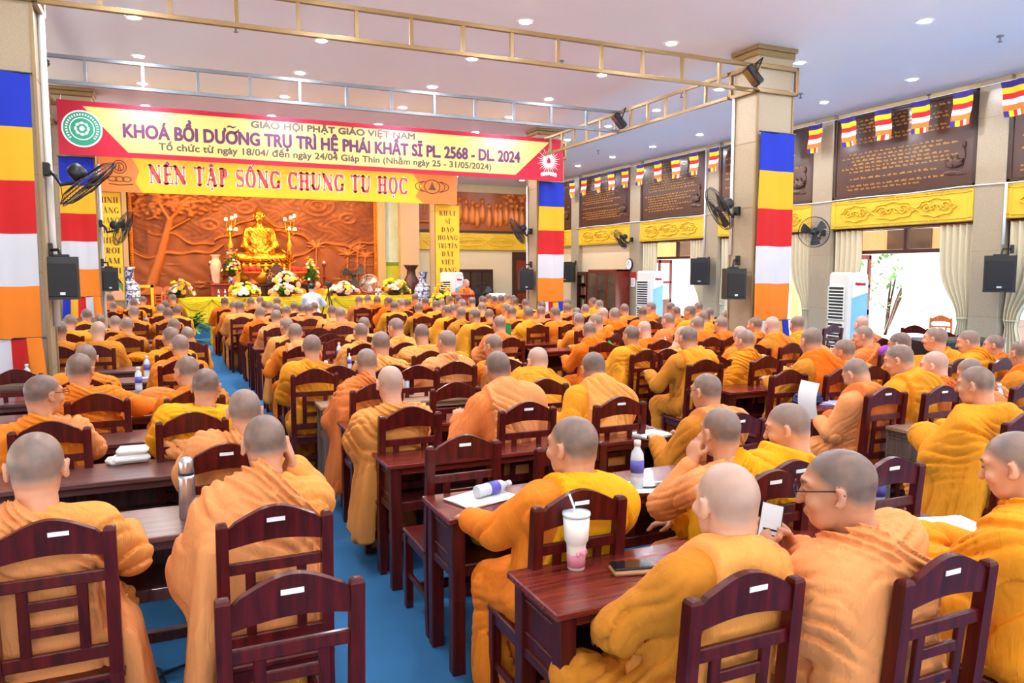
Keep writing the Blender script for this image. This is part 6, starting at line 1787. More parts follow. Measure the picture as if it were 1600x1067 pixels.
sheet(20, 602, .2, .15, 0.1, 'papers on the desk at the left edge', 3)
# tissue pack on the left block's second desk
p = on_desk(205, 716)
t = thing('tissue_pack', 'white soft tissue packs on the second desk of the left block', 'tissue pack', p)
for i, (dx, dy, dz, w, rz) in enumerate(((0, 0, .03, .2, .1), (-.06, .02, .02, .14, .5), (0.01, .0, .075, .17, -.05))):
    MB().box((dx, dy, dz), (w, .1, .045), .018, (0, 0, rz)).build('pack', M['paper'], t)
# steel flask
p = on_desk(294, 809)
t = thing('steel_flask', 'brushed steel vacuum flask on the left block desk beside the monk', 'flask', p)
MB().lathe([(.034, 0), (.036, .004), (.036, .185), (.033, .2)], 28).build('flask_body', M['steel_bright'], t)
MB().lathe([(.034, .2), (.034, .206)], 28).build('flask_ring', M['black'], t)
MB().lathe([(.032, .206), (.033, .212), (.032, .255), (.028, .272), (.016, .278)], 28).build('flask_cup', M['steel_bright'], t)
# steel cup and clear cup
p = on_desk(662, 571); tag(MB().lathe([(.03, 0), (.034, .1), (.031, .1), (.028, .006)], 20).build('steel_cup', M['steel_bright'], None, p), 'steel cup beside a bottle on the fifth middle desk', 'cup')
p = on_desk(634, 616); tag(MB().lathe([(.03, 0), (.038, .13), (.036, .13), (.028, .006)], 20).build('plastic_cup', M['water'], None, p), 'clear plastic cup right of the apricot robed monk', 'cup')
p = on_desk(522, 622); tag(MB().ball((0, 0, .03), (.03, .03, .03)).build('white_ball_lid', M['white'], None, p), 'round white lid on the pale-topped desk', 'lid')
# tumbler with straw on the front desk
p = on_desk(900, 888)
t = thing('drink_tumbler', 'tall white and pink tumbler with a straw on the front desk', 'tumbler', p)
MB().lathe([(.030, 0), (.033, .004), (.036, .09), (.0375, .1), (.045, .112), (.050, .205)], 32).build('tumbler_body', mat('tumbler_white', (240, 236, 230), 0.3, var=.05, scale=25), t)
MB().lathe([(.0335, .012), (.0358, .06), (.0358, .061)], 32).build('pink_pattern', M['pink'], t)
for k in range(5): MB().ball((.034 * math.cos(-1.9 + k * .35), .034 * math.sin(-1.9 + k * .35), .065 + .008 * (k % 2)), (.008, .008, .012), 8, 6).build('pink_flower', M['pink'], t)
MB().lathe([(.052, .203), (.053, .21), (.052, .216), (.03, .219)], 32).build('lid', M['water'], t)
MB().tube([(0, 0, .16), (-.01, -.0, .235), (-.03, 0, .285)], .0045, 8).build('straw', M['white'], t)
# phone on a wallet, phone on the sheet
p = on_desk(988, 893)
t = thing('leather_wallet', 'tan leather wallet under the black phone on the front desk', 'wallet', p, -.25)
MB().box((0, 0, .008), (.16, .085, .016), .005).build('cover', M['leather'], t)
def phone(x, y, z, rz, label):
    t = thing('smartphone', label, 'phone', (x, y, z), rz, 'smartphones')
    MB().box((0, 0, .0045), (.155, .074, .009), .004).build('case', M['black'], t); MB().box((0, 0, .0092), (.148, .068, .0008)).build('screen', M['phone_glass'], t)
phone(p[0] + .005, p[1] + .008, .7665, -.25, 'black phone lying on the tan wallet on the front desk')
p = on_desk(1025, 761); phone(p[0], p[1], .7535, -.3, 'black phone lying on the white sheet of the second desk')
# dark blue bag
p = on_desk(1262, 630); t = thing('cloth_bag', 'folded dark blue checked bag on the right block desk', 'bag', p, .1)
mb = MB()
for i in range(3): mb.grid(lambda u, v, i=i: ((.15 - .01 * i) * math.cos(2 * PI * u) * math.sin(PI * v) ** .4, (.11 - .008 * i) * math.sin(2 * PI * u) * math.sin(PI * v) ** .4, .022 + .024 * i - .02 * math.cos(PI * v) + .006 * math.sin(9 * u * 2 + i * 2)), 30, 10, closed_u=True)
mb.build('folded_cloth', mat('blue_check', (52, 58, 98), 0.85, var=.5, scale=40), t)
MB().tube([(.13, -.02, .03), (.18, -.05, .01), (.15, -.1, .01), (.05, -.12, .01)], .006, 6).build('strap', M['black'], t)
# bundles of spare robe cloth
def bundle(px, py, w, h, col, seed, label, z=.75):
    p = at_z(px, py, z)
    def fn(q):
        q = q - np.array([0, 0, h * .45], F32)
        d = ell(q, (0, 0, 0), (w, w * .62, h * .55))
        d = smin(d, ell(q, (w * .5, -.02, -h * .1), (w * .6, w * .5, h * .42)), .05)
        d = d + .028 * creases(q, (.3, .5, .8), .055, seed, .05, .7) + .016 * creases(q, (.8, -.4, .5), .04, seed + 2, .05, .5)
        return np.maximum(d, -h * .45 - q[:, 2])
    v, f = nets(fn, (-w * 1.4, -w * 1.2, -.02), (w * 1.6, w * 1.2, h * 1.3), .006)
    me = np_mesh('robe_bundle', v, f); me.materials.append(RB[col])
    tag(link('robe_bundle', me, None, p), label, 'cloth bundle', 'bundles of spare robe')
bundle(280, 716, .12, .13, 'peach', 3, 'bundled peach robe on the second desk of the left block')
bundle(246, 634, .15, .16, 'rust', 8, 'bundled rust orange robe on the third desk of the left block')
bundle(215, 565, .13, .12, 'amber', 5, 'bundled amber robe on the fifth desk of the left block')
bundle(803, 539, .16, .07, 'mustard', 9, 'flat folded robe on the seventh middle desk end', .75)
bundle(712, 566, .14, .12, 'gold', 12, 'gold cloth bag hung behind a monk of the sixth middle desk', .86)
# bright cloths
p = at_z(962, 548, 0.9); mb = MB().grid(lambda u, v: (.22 * (u - .5), .05 * math.sin(4 * u), .13 * (v - .4) + .05 * math.sin(5 * u + v)), 12, 8); tag(mb.build('green_cloth', mat('green_cloth', (52, 196, 92), 0.7), None, p), 'bright green cloth beside an amber robed monk', 'cloth')
p = on_desk(715, 540); p = (p[0], p[1], .9); tag(MB().grid(lambda u, v: (.12 * (u - .5), .05 * math.sin(4 * u), .3 * (v - .5)), 8, 8).build('green_cloth', mat('dark_green_cloth', (40, 140, 70), 0.7), None, p), 'dark green cloth beside the sixth row monk', 'cloth')
p = at_z(1385, 549, 1.0); tag(MB().ball((0, 0, 0), (.1, .06, .07)).build('purple_pouch', mat('purple_pouch', (150, 60, 180), 0.7), None, p), 'purple pouch hung on a chair of the right block', 'pouch')
p = at_z(1232, 625, .62); tag(MB().box((0, 0, 0), (.3, .2, .24), .04).build('yellow_bag', mat('yellow_plastic_bag', (255, 214, 30), 0.5), None, (p[0], p[1] + .1, .58)), 'bright yellow bag below the empty chair in the right block', 'bag')
p = at_z(760, 835, .55); tag(MB().ball((0, 0, 0), (.08, .07, .04)).build('yellow_pouch', mat('yellow_pouch', (226, 190, 30), 0.6), None, (p[0], p[1], .535)), 'yellow pouch on the shelf of the second middle desk', 'pouch')
# the lit phone and the paper held in hands
for key, what in (((1.85, 1.67), 'phone'), ((4.62, 4.05), 'paper')):
    e = NEAR[key]; J = e['T']['J']; rx, ry, s = e['root']
    mid = (J['WL'] + J['WR']) / 2 * s + np.array([rx, ry, 0])
    if what == 'phone':
        t = thing('smartphone', 'lit smartphone held by the spectacled monk', 'phone', PHONE, -.62, 'smartphones')
        R = (-.45, .2, 0)
        MB().box((0, 0, 0), (.076, .009, .158), .004, R).build('case', M['black'], t)
        MB().box((0, -.0045, .003), (.07, .002, .15), rot=R).build('screen', emitter('lit_screen', (190, 214, 235), .12), t)
        ic = MB()
        for i, (dx, dz, w) in enumerate(((-.018, .04, .022), (.014, .044, .026), (0, .01, .05), (0, -.01, .05), (0, -.03, .04))): ic.box((dx, -.0055 + dz * .55 - .0015, dz * .85), (w, .001, .018 if i < 2 else .006), rot=R)
        ic.build('screen_text', M['phone_glass'], t)
    else:
        sh = MB().grid(lambda u, v: (.22 * (u - .5), .03 * math.sin(3 * v), .29 * (v - .1)), 6, 8)
        sh.grid(lambda u, v: (.22 * (.5 - u), .003 + .03 * math.sin(3 * v), .29 * (v - .1)), 6, 8)
        tag(sh.build('paper_sheet', M['paper'], None, mid + np.array([-.06, .09, .03]), 1.42), 'white sheet held up by the bowed monk', 'paper')
# cable and bag strap on the floor at the left
pts = [at_z(px, py, .012) for px, py in ((330, 1035), (290, 1038), (255, 1052), (243, 1066), (262, 1075), (250, 1045), (225, 1042))]
tag(MB().tube(pts, .006, 6).build('black_cable', M['black']), 'black cable looping on the blue carpet by the front chair', 'cable')
p = at_y(-14, 1046, 2.15)
t = thing('tote_bag', 'blue and white striped bag at the lower left corner by the front monk', 'bag', (p[0] - .13, 2.15, 0))
mb = MB().lathe([(.09, 0), (.13, .03), (.14, .2), (.13, .32), (.09, .44)], 24); mb.build('bag_body', mat('grey_blue_canvas', (96, 116, 146), .8, var=.1), t)
mb = MB()
for z in (.1, .2, .3): mb.lathe([(.142, z), (.143, z + .03)], 24)
mb.build('white_stripe', M['paper'], t)
# loudspeaker case standing among the seats at the right
p = at_z(1483, 508, 1.02)
t = thing('speaker_case', 'large black case standing behind the seats at the right', 'case', (8.9, 6.3, 0), -.35)
MB().box((0, 0, .53), (.95, .5, 1.0), .03).build('body', M['black'], t); MB().box((.05, -.255, .85), (.03, .01, .16), 0, (0, .3, 0)).build('sticker', M['pink'], t)
# ------------------------------------------------------------------ stage: platform, reliefs, altar, statue
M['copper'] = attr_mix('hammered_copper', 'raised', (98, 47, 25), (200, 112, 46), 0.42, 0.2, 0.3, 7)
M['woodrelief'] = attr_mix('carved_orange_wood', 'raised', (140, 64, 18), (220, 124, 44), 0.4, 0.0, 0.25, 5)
M['altar_red'] = wood('altar_red_wood', (140, 44, 20), (186, 72, 36), 0.3, 0, 0.3)
M['altar_dark'] = wood('altar_dark_wood', (52, 26, 22), (84, 44, 36), 0.3, 0, 0.3)
M['chair_orange'] = wood('orange_chair_wood', (176, 82, 24), (216, 118, 50), 0.35, 2, 0.3)
SZ = 0.40
struct('floor_stage', MB().box((3.1, 24.6, SZ / 2), (8.1, 3.4, SZ), 0.01), M['carpet'], 'raised stage floor')
def relief(name, x0, x1, z0, z1, y, fn, m, label, n, parent=None):
    nu = int((x1 - x0) / 0.028); nv = int((z1 - z0) / 0.028)
    U, V = np.meshgrid(np.linspace(0, 1, nu + 1), np.linspace(0, 1, nv + 1))
    W, Hh = x1 - x0, z1 - z0
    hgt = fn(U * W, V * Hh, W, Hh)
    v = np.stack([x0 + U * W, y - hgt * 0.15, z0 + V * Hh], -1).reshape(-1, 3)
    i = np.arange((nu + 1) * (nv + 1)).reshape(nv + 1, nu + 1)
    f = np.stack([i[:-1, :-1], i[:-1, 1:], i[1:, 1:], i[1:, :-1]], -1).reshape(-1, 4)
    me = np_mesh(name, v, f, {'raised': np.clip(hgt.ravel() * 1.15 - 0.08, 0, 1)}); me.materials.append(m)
    return me
def blob(X, Z, cx, cz, rx, rz, p=2): return np.clip(1 - (np.abs((X - cx) / rx) ** p + np.abs((Z - cz) / rz) ** p), 0, 1) ** 0.5
def seg(X, Z, a, b, w0, w1):
    ax, az = a; bx, bz = b; dx, dz = bx - ax, bz - az
    t = np.clip(((X - ax) * dx + (Z - az) * dz) / (dx * dx + dz * dz), 0, 1)
    d = np.hypot(X - ax - t * dx, Z - az - t * dz) / (w0 + (w1 - w0) * t)
    return np.sqrt(np.clip(1 - d * d, 0, 1))
def foliage_h(X, Z, cx, cz, r, seed):
    rd = np.random.RandomState(seed); h = 0 * X
    for k in range(26):
        a, q = rd.uniform(0, 6.28), r * math.sqrt(rd.rand())
        h = np.maximum(h, 0.75 * blob(X, Z, cx + q * math.cos(a) * 1.3, cz + q * math.sin(a) * .6, r * .24, r * .13))
    return h
def landscape(X, Z, W, Hh):
    h = 0.07 * np.sin(X * 5 + 2 * np.sin(Z * 3)) * np.sin(Z * 6 + np.sin(X * 2)) + 0.05 * np.sin(X * 17 + 3 * np.sin(Z * 9)) * np.sin(Z * 21 + 2 * np.sin(X * 7)) + 0.12
    for cx, cz, r in ((3.3, 2.75, .5), (5.6, 2.9, .6), (6.6, 2.5, .4), (2.2, 2.2, .4), (4.7, 2.5, .35)):
        rr = np.hypot((X - cx) / 1.6, Z - cz); h = np.maximum(h, .45 * (rr < r) * (.5 + .5 * np.cos(rr * 38)) * (1 - rr / r))
    for seed, base, amp, x0, x1, lv in ((1, 2.0, .55, .4, 4.6, .35), (2, 1.75, .42, 2.3, 7.6, .3), (3, 1.45, .4, -.3, 2.6, .5), (4, 1.35, .35, 4.6, 7.6, .45)):
        rd = np.random.RandomState(seed); ph = rd.uniform(0, 6.28, 4)
        ridge = base + amp * (np.sin(X * 1.3 + ph[0]) + .4 * np.sin(X * 2.9 + ph[1]) + .15 * np.sin(X * 7 + ph[2])) * 0.7
        inside = (X > x0) & (X < x1) & (Z < ridge)
        edge = np.exp(-((Z - ridge) / .05) ** 2)
        slope = .5 + .5 * np.sin((X + Z * .7) * 9 + 2 * np.sin(Z * 5 + ph[3]))
        h = np.where(inside, np.maximum(h * .3, lv * .5 + .25 * slope * np.exp(-(ridge - Z) / .6)), h)
        h = np.maximum(h, edge * .75 * ((X > x0) & (X < x1)))
    for z in (.25, .42, .6, .8, .95): h = np.maximum(h, .45 * np.exp(-((Z - z - .03 * np.sin(X * 4 + z * 20)) / .02) ** 2) * (.5 + .5 * np.sin(X * 3.1 + z * 31)))
    for a, b, w0, w1 in (((.35, 0), (.75, 1.2), .2, .15), ((.75, 1.2), (1.05, 2.3), .15, .11), ((1.05, 2.3), (.75, 2.85), .08, .05), ((1.05, 2.3), (1.45, 2.8), .08, .05), ((.95, 1.95), (1.6, 2.35), .05, .03), ((.35, 0.1), (.1, 0), .12, .08), ((.4, .1), (.75, 0), .1, .06)):
        h = np.maximum(h, seg(X, Z, a, b, w0, w1))
    for i, (cx, cz, r) in enumerate(((.5, 3.0, .5), (1.2, 3.1, .6), (1.9, 2.7, .5), (.4, 2.5, .35), (1.0, 2.75, .4), (2.4, 3.1, .4), (3.0, 3.2, .35))): h = np.maximum(h, foliage_h(X, Z, cx, cz, r, i + 5))
    for cx, top in ((5.45, 1.55), (6.5, 1.3), (6.85, 1.5), (7.1, 1.25)):
        h = np.maximum(h, seg(X, Z, (cx, .3), (cx + .06, top), .035, .025))
        for k in range(8):
            a = math.radians(20 + 320 * k / 7 - 90 + 180 * 0); h = np.maximum(h, .8 * seg(X, Z, (cx + .06, top), (cx + .06 + .3 * math.cos(a), top + .06 + .16 * math.sin(a)), .04, .015))
    for k in range(14):
        rd = np.random.RandomState(60 + k); h = np.maximum(h, foliage_h(X, Z, rd.uniform(1.8, 7.2), rd.uniform(.1, .5), .22, 70 + k) * .7)
    return h
def figures(X, Z, W, Hh):
    h = .08 + .05 * np.sin(X * 7 + np.sin(Z * 4))
    for k in range(15):
        x = W * (.04 + .22 * (k % 5) / 4); h = np.maximum(h, .4 * seg(X, Z, (x, .6), (x, Hh), .05, .05))
    rd = np.random.RandomState(5)
    for k in range(13):
        x = W * (.35 + .62 * k / 12) + rd.uniform(-.05, .05); z0 = rd.uniform(.05, .35)
        h = np.maximum(h, .9 * blob(X, Z, x, z0 + .36, .12, .36)); h = np.maximum(h, blob(X, Z, x, z0 + .8, .07, .09))
    h = np.maximum(h, .6 * seg(X, Z, (.2, .3), (W * .4, .28), .06, .05)); h = np.maximum(h, foliage_h(X, Z, W * .93, 1.3, .45, 9)); h = np.maximum(h, .5 * blob(X, Z, W * .5, .5, .4, .25))
    return h
rt = thing('copper_relief', 'huge copper landscape relief behind the golden statue', 'relief', (0, 0, 0))
rx0, rx1 = at_y(209, 400, 26.2)[0], at_y(584, 400, 26.2)[0]
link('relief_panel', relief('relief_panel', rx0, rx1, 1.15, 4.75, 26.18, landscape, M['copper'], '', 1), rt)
fr = MB()
for x in (rx0 - .05, rx1 + .05):
    fr.box((x, 26.15, 2.95), (.1, .16, 3.7), .02)
    for k in range(46): fr.ball((x, 26.06, 1.2 + k * .078), (.045, .02, .03), 8, 6)
fr.build('rope_frame', mat('gilt_orange_frame', (214, 130, 30), 0.4, 0.2), rt)
struct('trim_40', MB().box((3, 26.2, .8), (7.6, .1, .75), .01), M['altar_red'], 'low timber panelling under the relief')
# stone piers and the painted strip beside the relief
def back_pier(px0, px1, n, m, lab):
    a, b = at_y(px0, 400, 25.9)[0], at_y(px1, 400, 25.9)[0]
    struct('trim_%d' % n, MB().box(((a + b) / 2, 26.1, CEIL / 2), (b - a, .4, CEIL), .015), m, lab)
back_pier(187, 201, 41, M['granite_warm'], 'warm stone pier left of the relief'); back_pier(591, 603, 42, M['granite_warm'], 'narrow stone strip right of the relief'); back_pier(626, 656, 43, M['granite_warm'], 'broad stone pier beside the painted strip')
a, b = at_y(603, 400, 26.1)[0], at_y(626, 400, 26.1)[0]
t = thing('painted_panel', 'tall painted strip of pale sky over a yellow green field', 'painting', ((a + b) / 2, 26.2, .9))
zs = at_y(612, 412, 26.1)[2] - .9
MB().box((0, 0, zs / 2), (b - a, .05, zs)).build('field', mat('painted_field', (206, 208, 50), 0.6, var=.1, scale=3), t)
MB().box((0, 0, (zs + 3.8) / 2), (b - a, .05, 3.8 - zs)).build('sky', mat('painted_sky', (206, 226, 204), 0.6, var=.2, scale=3), t)
MB().box((0, -.01, zs), (b - a, .06, .12)).build('hedge', mat('painted_hedge', (120, 150, 50), 0.6, var=.3, scale=12), t)
# back wall of the side bays: wood reliefs and yellow friezes
def side_relief(x0, x1, lab, grp):
    t = thing('wood_relief', lab, 'relief', (0, 0, 0), 0, grp)
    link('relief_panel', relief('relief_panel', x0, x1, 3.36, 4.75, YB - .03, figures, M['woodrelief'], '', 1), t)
    MB().box(((x0 + x1) / 2, YB - .06, 3.33), (x1 - x0, .1, .07), .01).build('ledge', M['boardframe'], t)
    L = x1 - x0; b = thing('carved_band', 'yellow frieze on the back wall under %s' % lab.split(',')[0], 'frieze', ((x0 + x1) / 2, YB - .08, 2.66), 0, 'yellow friezes on the back wall')
    MB().box((0, .02, .3), (L, .08, .6), .01).build('slab', M['yellow_band'], b)
    rl = MB(); band_relief(rl, -L / 2, L / 2, 0, .6, lambda u, z, d: Vector((u, -.02 - d, z))); rl.build('scrollwork', M['yellow_band'], b)
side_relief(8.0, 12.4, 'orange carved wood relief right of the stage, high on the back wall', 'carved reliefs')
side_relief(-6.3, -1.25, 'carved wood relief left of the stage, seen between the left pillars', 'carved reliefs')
# door and cabinet on the back wall
a = at_y(800, 400, YB)[0]; b = at_y(836, 400, YB)[0]
mb = MB(); mb.box(((a + b) / 2, YB - .03, 1.3), (b - a, .08, 2.6)); dr = struct('door_7', mb, M['darkwood'], 'dark timber door in the back wall')
pm = MB()
for z, h in ((.6, .9), (1.75, 1.1)): pm.box(((a + b) / 2, YB - .08, z), ((b - a) * .7, .03, h), .012)
pm.build('door_panel', M['redwood'], dr)
def cabinet(x, y, w, h, d, rz, label, cols, shelves, frame_m, books, gl=True, grp=None):
    t = thing('display_cabinet', label, 'cabinet', (x, y, 0), rz, grp)
    bd = MB()
    for s in (-1, 1): bd.box((s * (w / 2 - .02), 0, h / 2), (.04, d, h), .004)
    bd.box((0, d / 2 - .01, h / 2), (w - .06, .02, h)); bd.box((0, 0, h - .03), (w, d, .06), .006); bd.box((0, 0, .06), (w, d, .12), .006)
    bd.build('body', frame_m, t)
    for k in range(1, shelves): MB().box((0, .01, h * k / shelves), (w - .08, d - .06, .02)).build('shelf', frame_m, t)
    for c in range(cols):
        cw = w / cols; x0 = -w / 2 + cw * (c + .5); fd = MB()
        for s in (-1, 1): fd.box((x0 + s * (cw / 2 - .03), -d / 2 - .01, h / 2), (.05, .025, h - .16), .004)
        for z in (.14, h * .36, h - .09): fd.box((x0, -d / 2 - .01, z), (cw - .02, .025, .05), .004)
        dd = fd.build('door', frame_m, t)
        if gl: MB().box((x0, -d / 2 - .008, h * .67), (cw - .08, .006, h * .56)).build('pane', M['cabglass'], dd)
    return t
xc = (at_y(718, 440, 25.6)[0] + at_y(772, 440, 25.6)[0]) / 2
cabinet(xc, 25.9, 1.32, 1.95, .45, 0, 'dark glazed cabinet against the back wall behind the speaker', 3, 4, M['darkwood'], 0)
cabinet(12.24, 20.0, 1.66, 1.93, .46, -PI / 2, 'red brown glazed bookcase against the right wall', 3, 4, M['redwood'], 1)
cabinet(12.26, 21.3, .62, 1.86, .4, -PI / 2, 'narrow bookcase at the far end of the right wall', 1, 5, M['darkwood'], 1, False)
rd = random.Random(3)
bcol = [mat('book_%d' % i, c, .6) for i, c in enumerate(((90, 60, 40), (150, 130, 100), (60, 70, 60), (120, 40, 34), (190, 170, 130)))]
for k in range(4):
    y = 21.06
    for j in range(8):
        h = rd.uniform(.2, .28); tag(MB().box((0, 0, h / 2), (.2, .055, h), .004).build('book', bcol[rd.randrange(5)], None, (12.24, y + .062 * j, .385 + .372 * k)), 'book on the %s shelf of the narrow bookcase, %s along' % (ORD[k], ORD[j]), 'book', 'books in the narrow bookcase')
# wall clock and notices on the pier beside the bookcase
p = at_x(985, 413, XR - .03); t = thing('wall_clock', 'round white wall clock on the pier beside the bookcase', 'clock', (XR - .02, 19.2, p[2]))
MB().lathe([(.17, 0), (.18, .02), (.165, .035)], 28, axis=(-1, 0, 0)).build('rim', M['black'], t); MB().lathe([(.155, .03), (.15, .038)], 28, axis=(-1, 0, 0)).build('face', M['white'], t)
hd = MB(); hd.box((-.042, 0, .045), (.006, .012, .1)); hd.box((-.042, .04, 0), (.006, .08, .01)); hd.build('hands', M['black'], t)
t = thing('wall_notice', 'red and white notice under the wall clock', 'notice', (XR - .02, 19.0, 1.45)); MB().box((0, 0, .3), (.015, .24, .2)).build('red_card', FLC[2], t); MB().box((-.003, 0, .1), (.015, .2, .26)).build('white_card', M['paper'], t)
tx = MB()
for k in range(4): tx.box((-.012, 0, .03 + .045 * k), (.003, .12, .012))
tx.build('print', FLC[2], t)

# ------------------------------------------------------------------ air coolers
def cooler(x, y, z, rz, s, label):
    t = thing('air_cooler', label, 'air cooler', (x, y, z), rz, 'tall air coolers'); t.scale = (s, s, s)
    MB().box((0, 0, .95), (.62, .44, 1.86), .05).build('cabinet', M['cooler'], t)
    MB().box((0, 0, .03), (.56, .4, .06), .01).build('base', M['black'], t)
    for z0 in (.98, .28):
        f = MB()
        f.box((-.04, -.225, z0 + .31), (.42, .02, .62), .01, mi=1)
        for k in range(9): f.box((-.04, -.245, z0 + .06 + .062 * k), (.40, .03, .016), .004, (.5, 0, 0), mi=0)
        for s_ in (-1, 1): f.box((-.04 + s_ * .215, -.238, z0 + .31), (.02, .036, .63), .006, mi=0)
        f.box((-.04, -.238, z0 + .625), (.45, .036, .02), .006, mi=0); f.box((-.04, -.238, z0 - .005), (.45, .036, .02), .006, mi=0)
        f.build('louvre', [M['cooler'], M['slot']], t)
    pt = MB(); pt.box((.313, 0, 1.0), (.006, .36, 1.5), mi=0)
    pt.build('side_poster', mat('sky_poster', (120, 186, 226), .4, var=.12, scale=3) if 'sky_poster' not in bpy.data.materials else bpy.data.materials['sky_poster'], t)
    q = MB(); q.prism([(-.18, 1.4), (.18, 1.5), (.18, 1.75), (-.18, 1.75)], (.318, 0, 0), (0, 1, 0), (0, 0, 1), .004); q.build('poster_sky', M['paper'], t)
    q = MB(); q.box((.318, 0, .34), (.004, .36, .2)); q.build('poster_grass', mat('poster_green', (90, 190, 60), .5, var=.25, scale=9) if 'poster_green' not in bpy.data.materials else bpy.data.materials['poster_green'], t)
    me, w = font_mesh('Nakami', .05, .22, .01, .002); o = put_text(me, FLC[2], t, (.322, -.11, 1.64), 'red maker lettering'); o.rotation_euler = (0, 0, PI / 2)
    return t
cooler(11.75, 10.55, 0, math.radians(-97), .98, 'tall pale air cooler with a blue poster in the open doorway')
cooler(11.9, 17.3, 0, math.radians(-80), 1.0, 'pale air cooler beside the far right door')
cooler(7.75, 21.58, 0, math.radians(-62), .98, 'white air cooler behind the speaker at the back')
# stray chairs in the doorway
for (x, y, m, lab) in ((12.6, 11.0, M['chair_orange'], 'orange wooden chair outside beside the tall cooler'), (13.6, 9.9, M['chair_orange'], 'orange chair with red back outside the doorway'), (10.0, 7.2, M['chairwood'], 'dark chair behind the black speaker case'), (10.7, 8.2, M['chairwood'], 'dark empty chair before the right wall curtain')):
    c = copy_tree(CHAIR, (x, y, 0), -1.2, lab)
    for ch in c.children:
        if ch.type == 'MESH': ch.material_slots[0].link = 'OBJECT'; ch.material_slots[0].material = m

# ------------------------------------------------------------------ tables on the stage
def cloth_table(x0, x1, y0, y1, z0, z1, label, swags):
    t = thing('cloth_table', label, 'table', ((x0 + x1) / 2, (y0 + y1) / 2, z0)); L, D, h = x1 - x0, y1 - y0, z1 - z0
    MB().box((0, 0, h - .015), (L, D, .03), .006).build('table_top', M['yellow_cloth'], t)
    sk = MB(); n = int(L * 22)
    per = []
    for i in range(n + 1): per.append((-L / 2 + L * i / n, -D / 2, 0))
    sk.grid(lambda u, v: (-L / 2 + L * u, -D / 2 - .012 - .02 * math.sin(u * L * 40) * (.3 + v), (h - .02) * (1 - v) + .01), n, 5)
    for s in (-1, 1): sk.grid(lambda u, v, s=s: (s * (L / 2 + .012 + .02 * math.sin(u * D * 40) * (.3 + v)), -D / 2 + D * u, (h - .02) * (1 - v) + .01), 20, 5)
    sk.build('skirt', M['yellow_cloth'], t)
    if swags:
        sw = MB(); w = L / swags
        for k in range(swags):
            for j in range(5):
                dz = .09 + .05 * j
                sw.tube([(-L / 2 + w * (k + i / 10), -D / 2 - .05 + .004 * j, h - .04 - dz * math.sin(PI * i / 10)) for i in range(11)], .024, 6)
        sw.build('swag', M['yellow_cloth'], t)
    for sx in (-1, 1):
        for sy in (-1, 1): MB().box((sx * (L / 2 - .06), sy * (D / 2 - .06), (h - .03) / 2), (.05, .05, h - .03)).build('leg', M['darkwood'], t)
    return t
tx0 = at_y(279, 466, 23.1)[0]; tx1 = at_y(652, 480, 23.1)[0]
cloth_table(tx0, tx1, 23.1, 23.75, SZ, 1.13, 'long table draped in yellow satin along the front of the stage', 8)
cloth_table(-.9, .55, 23.2, 23.8, SZ - .0, .95, 'small yellow draped table left of the stage front', 2) if False else None
cloth_table(CX0 - .12, CX1 - .9, 20.7, 21.15, 0, .78, 'yellow draped desk at the head of the middle aisle', 3)

def bouquet(c, r, cols, label, seed, green=.3, name='flower_arrangement', tall=.55, n=70, base='basket'):
    t = thing(name, label, 'flowers', c, 0, 'flower arrangements'); rd = random.Random(seed)
    MB().lathe([(r * .3, 0), (r * .42, .04), (r * .38, .1)], 14).build('holder', M['altar_dark'], t)
    lf = MB(); st = MB()
    for k in range(int(n * .8)):
        a = rd.uniform(0, 6.28); e = rd.uniform(.1, 1.3); d = Vector((math.cos(a) * math.cos(e), math.sin(a) * math.cos(e), math.sin(e) * tall * 1.5)); L = r * rd.uniform(.7, 1.15)
        s, u, _ = frame(d); b = Vector((0, 0, .08)); m = b + d * L * .6
        lf.add([b, m + s * r * .1, b + d * L + Vector((0, 0, -.05)), m - s * r * .1], [[0, 1, 2, 3]])
    lf.build('leaves', M['leaf'], t)
    for ci, cm in enumerate(cols):
        fl = MB()
        for k in range(int(n * .62) // len(cols)):
            a = rd.uniform(0, 6.28); q = r * math.sqrt(rd.random()); z = .1 + tall * r * 1.7 * (1 - (q / r) ** 2) * rd.uniform(.6, 1.05)
            cc = Vector((q * math.cos(a), q * math.sin(a), z)); pr = r * rd.uniform(.13, .2)
            nn = Vector((cc.x, cc.y, max(.1, cc.z) * .8)).normalized(); s_, u_, _ = frame(nn)
            for j in range(6):
                b = 2 * PI * j / 6 + a; fl.ball(cc + (s_ * math.cos(b) + u_ * math.sin(b)) * pr * .6 + nn * .12 * pr, (pr * .45, pr * .45, pr * .4), 6, 4)
            fl.ball(cc + nn * .25 * pr, pr * .32, 6, 4)
        fl.build('blooms', cm, t)
    return t
FC = {k: mat('petal_' + k, c, .6, var=.15, scale=20) for k, c in dict(yellow=(252, 214, 40), white=(244, 242, 226), orange=(250, 150, 40), pink=(244, 170, 160), red=(220, 50, 40), purple=(150, 60, 140)).items()}
def on_table(px, y=23.3): p = at_y(px, 465, y); return (p[0], y, 1.131)
bouquet(on_table(281), .42, [FC['yellow'], FC['orange'], FC['pink'], FC['white']], 'yellow and orange flowers at the left end of the stage table', 1)
bouquet(on_table(381), .50, [FC['yellow'], FC['yellow'], FC['white']], 'mound of yellow flowers on the stage table left of centre', 2, tall=.36)
bouquet(on_table(446), .48, [FC['yellow'], FC['white'], FC['pink']], 'yellow, white and pink flowers in the middle of the stage table', 3, tall=.36)
bouquet(on_table(536), .50, [FC['white'], FC['yellow'], FC['pink']], 'white and yellow lilies on the stage table right of centre', 4, tall=.36)
bouquet(on_table(616), .50, [FC['orange'], FC['yellow'], FC['white']], 'orange and white flowers at the right end of the stage table', 5)
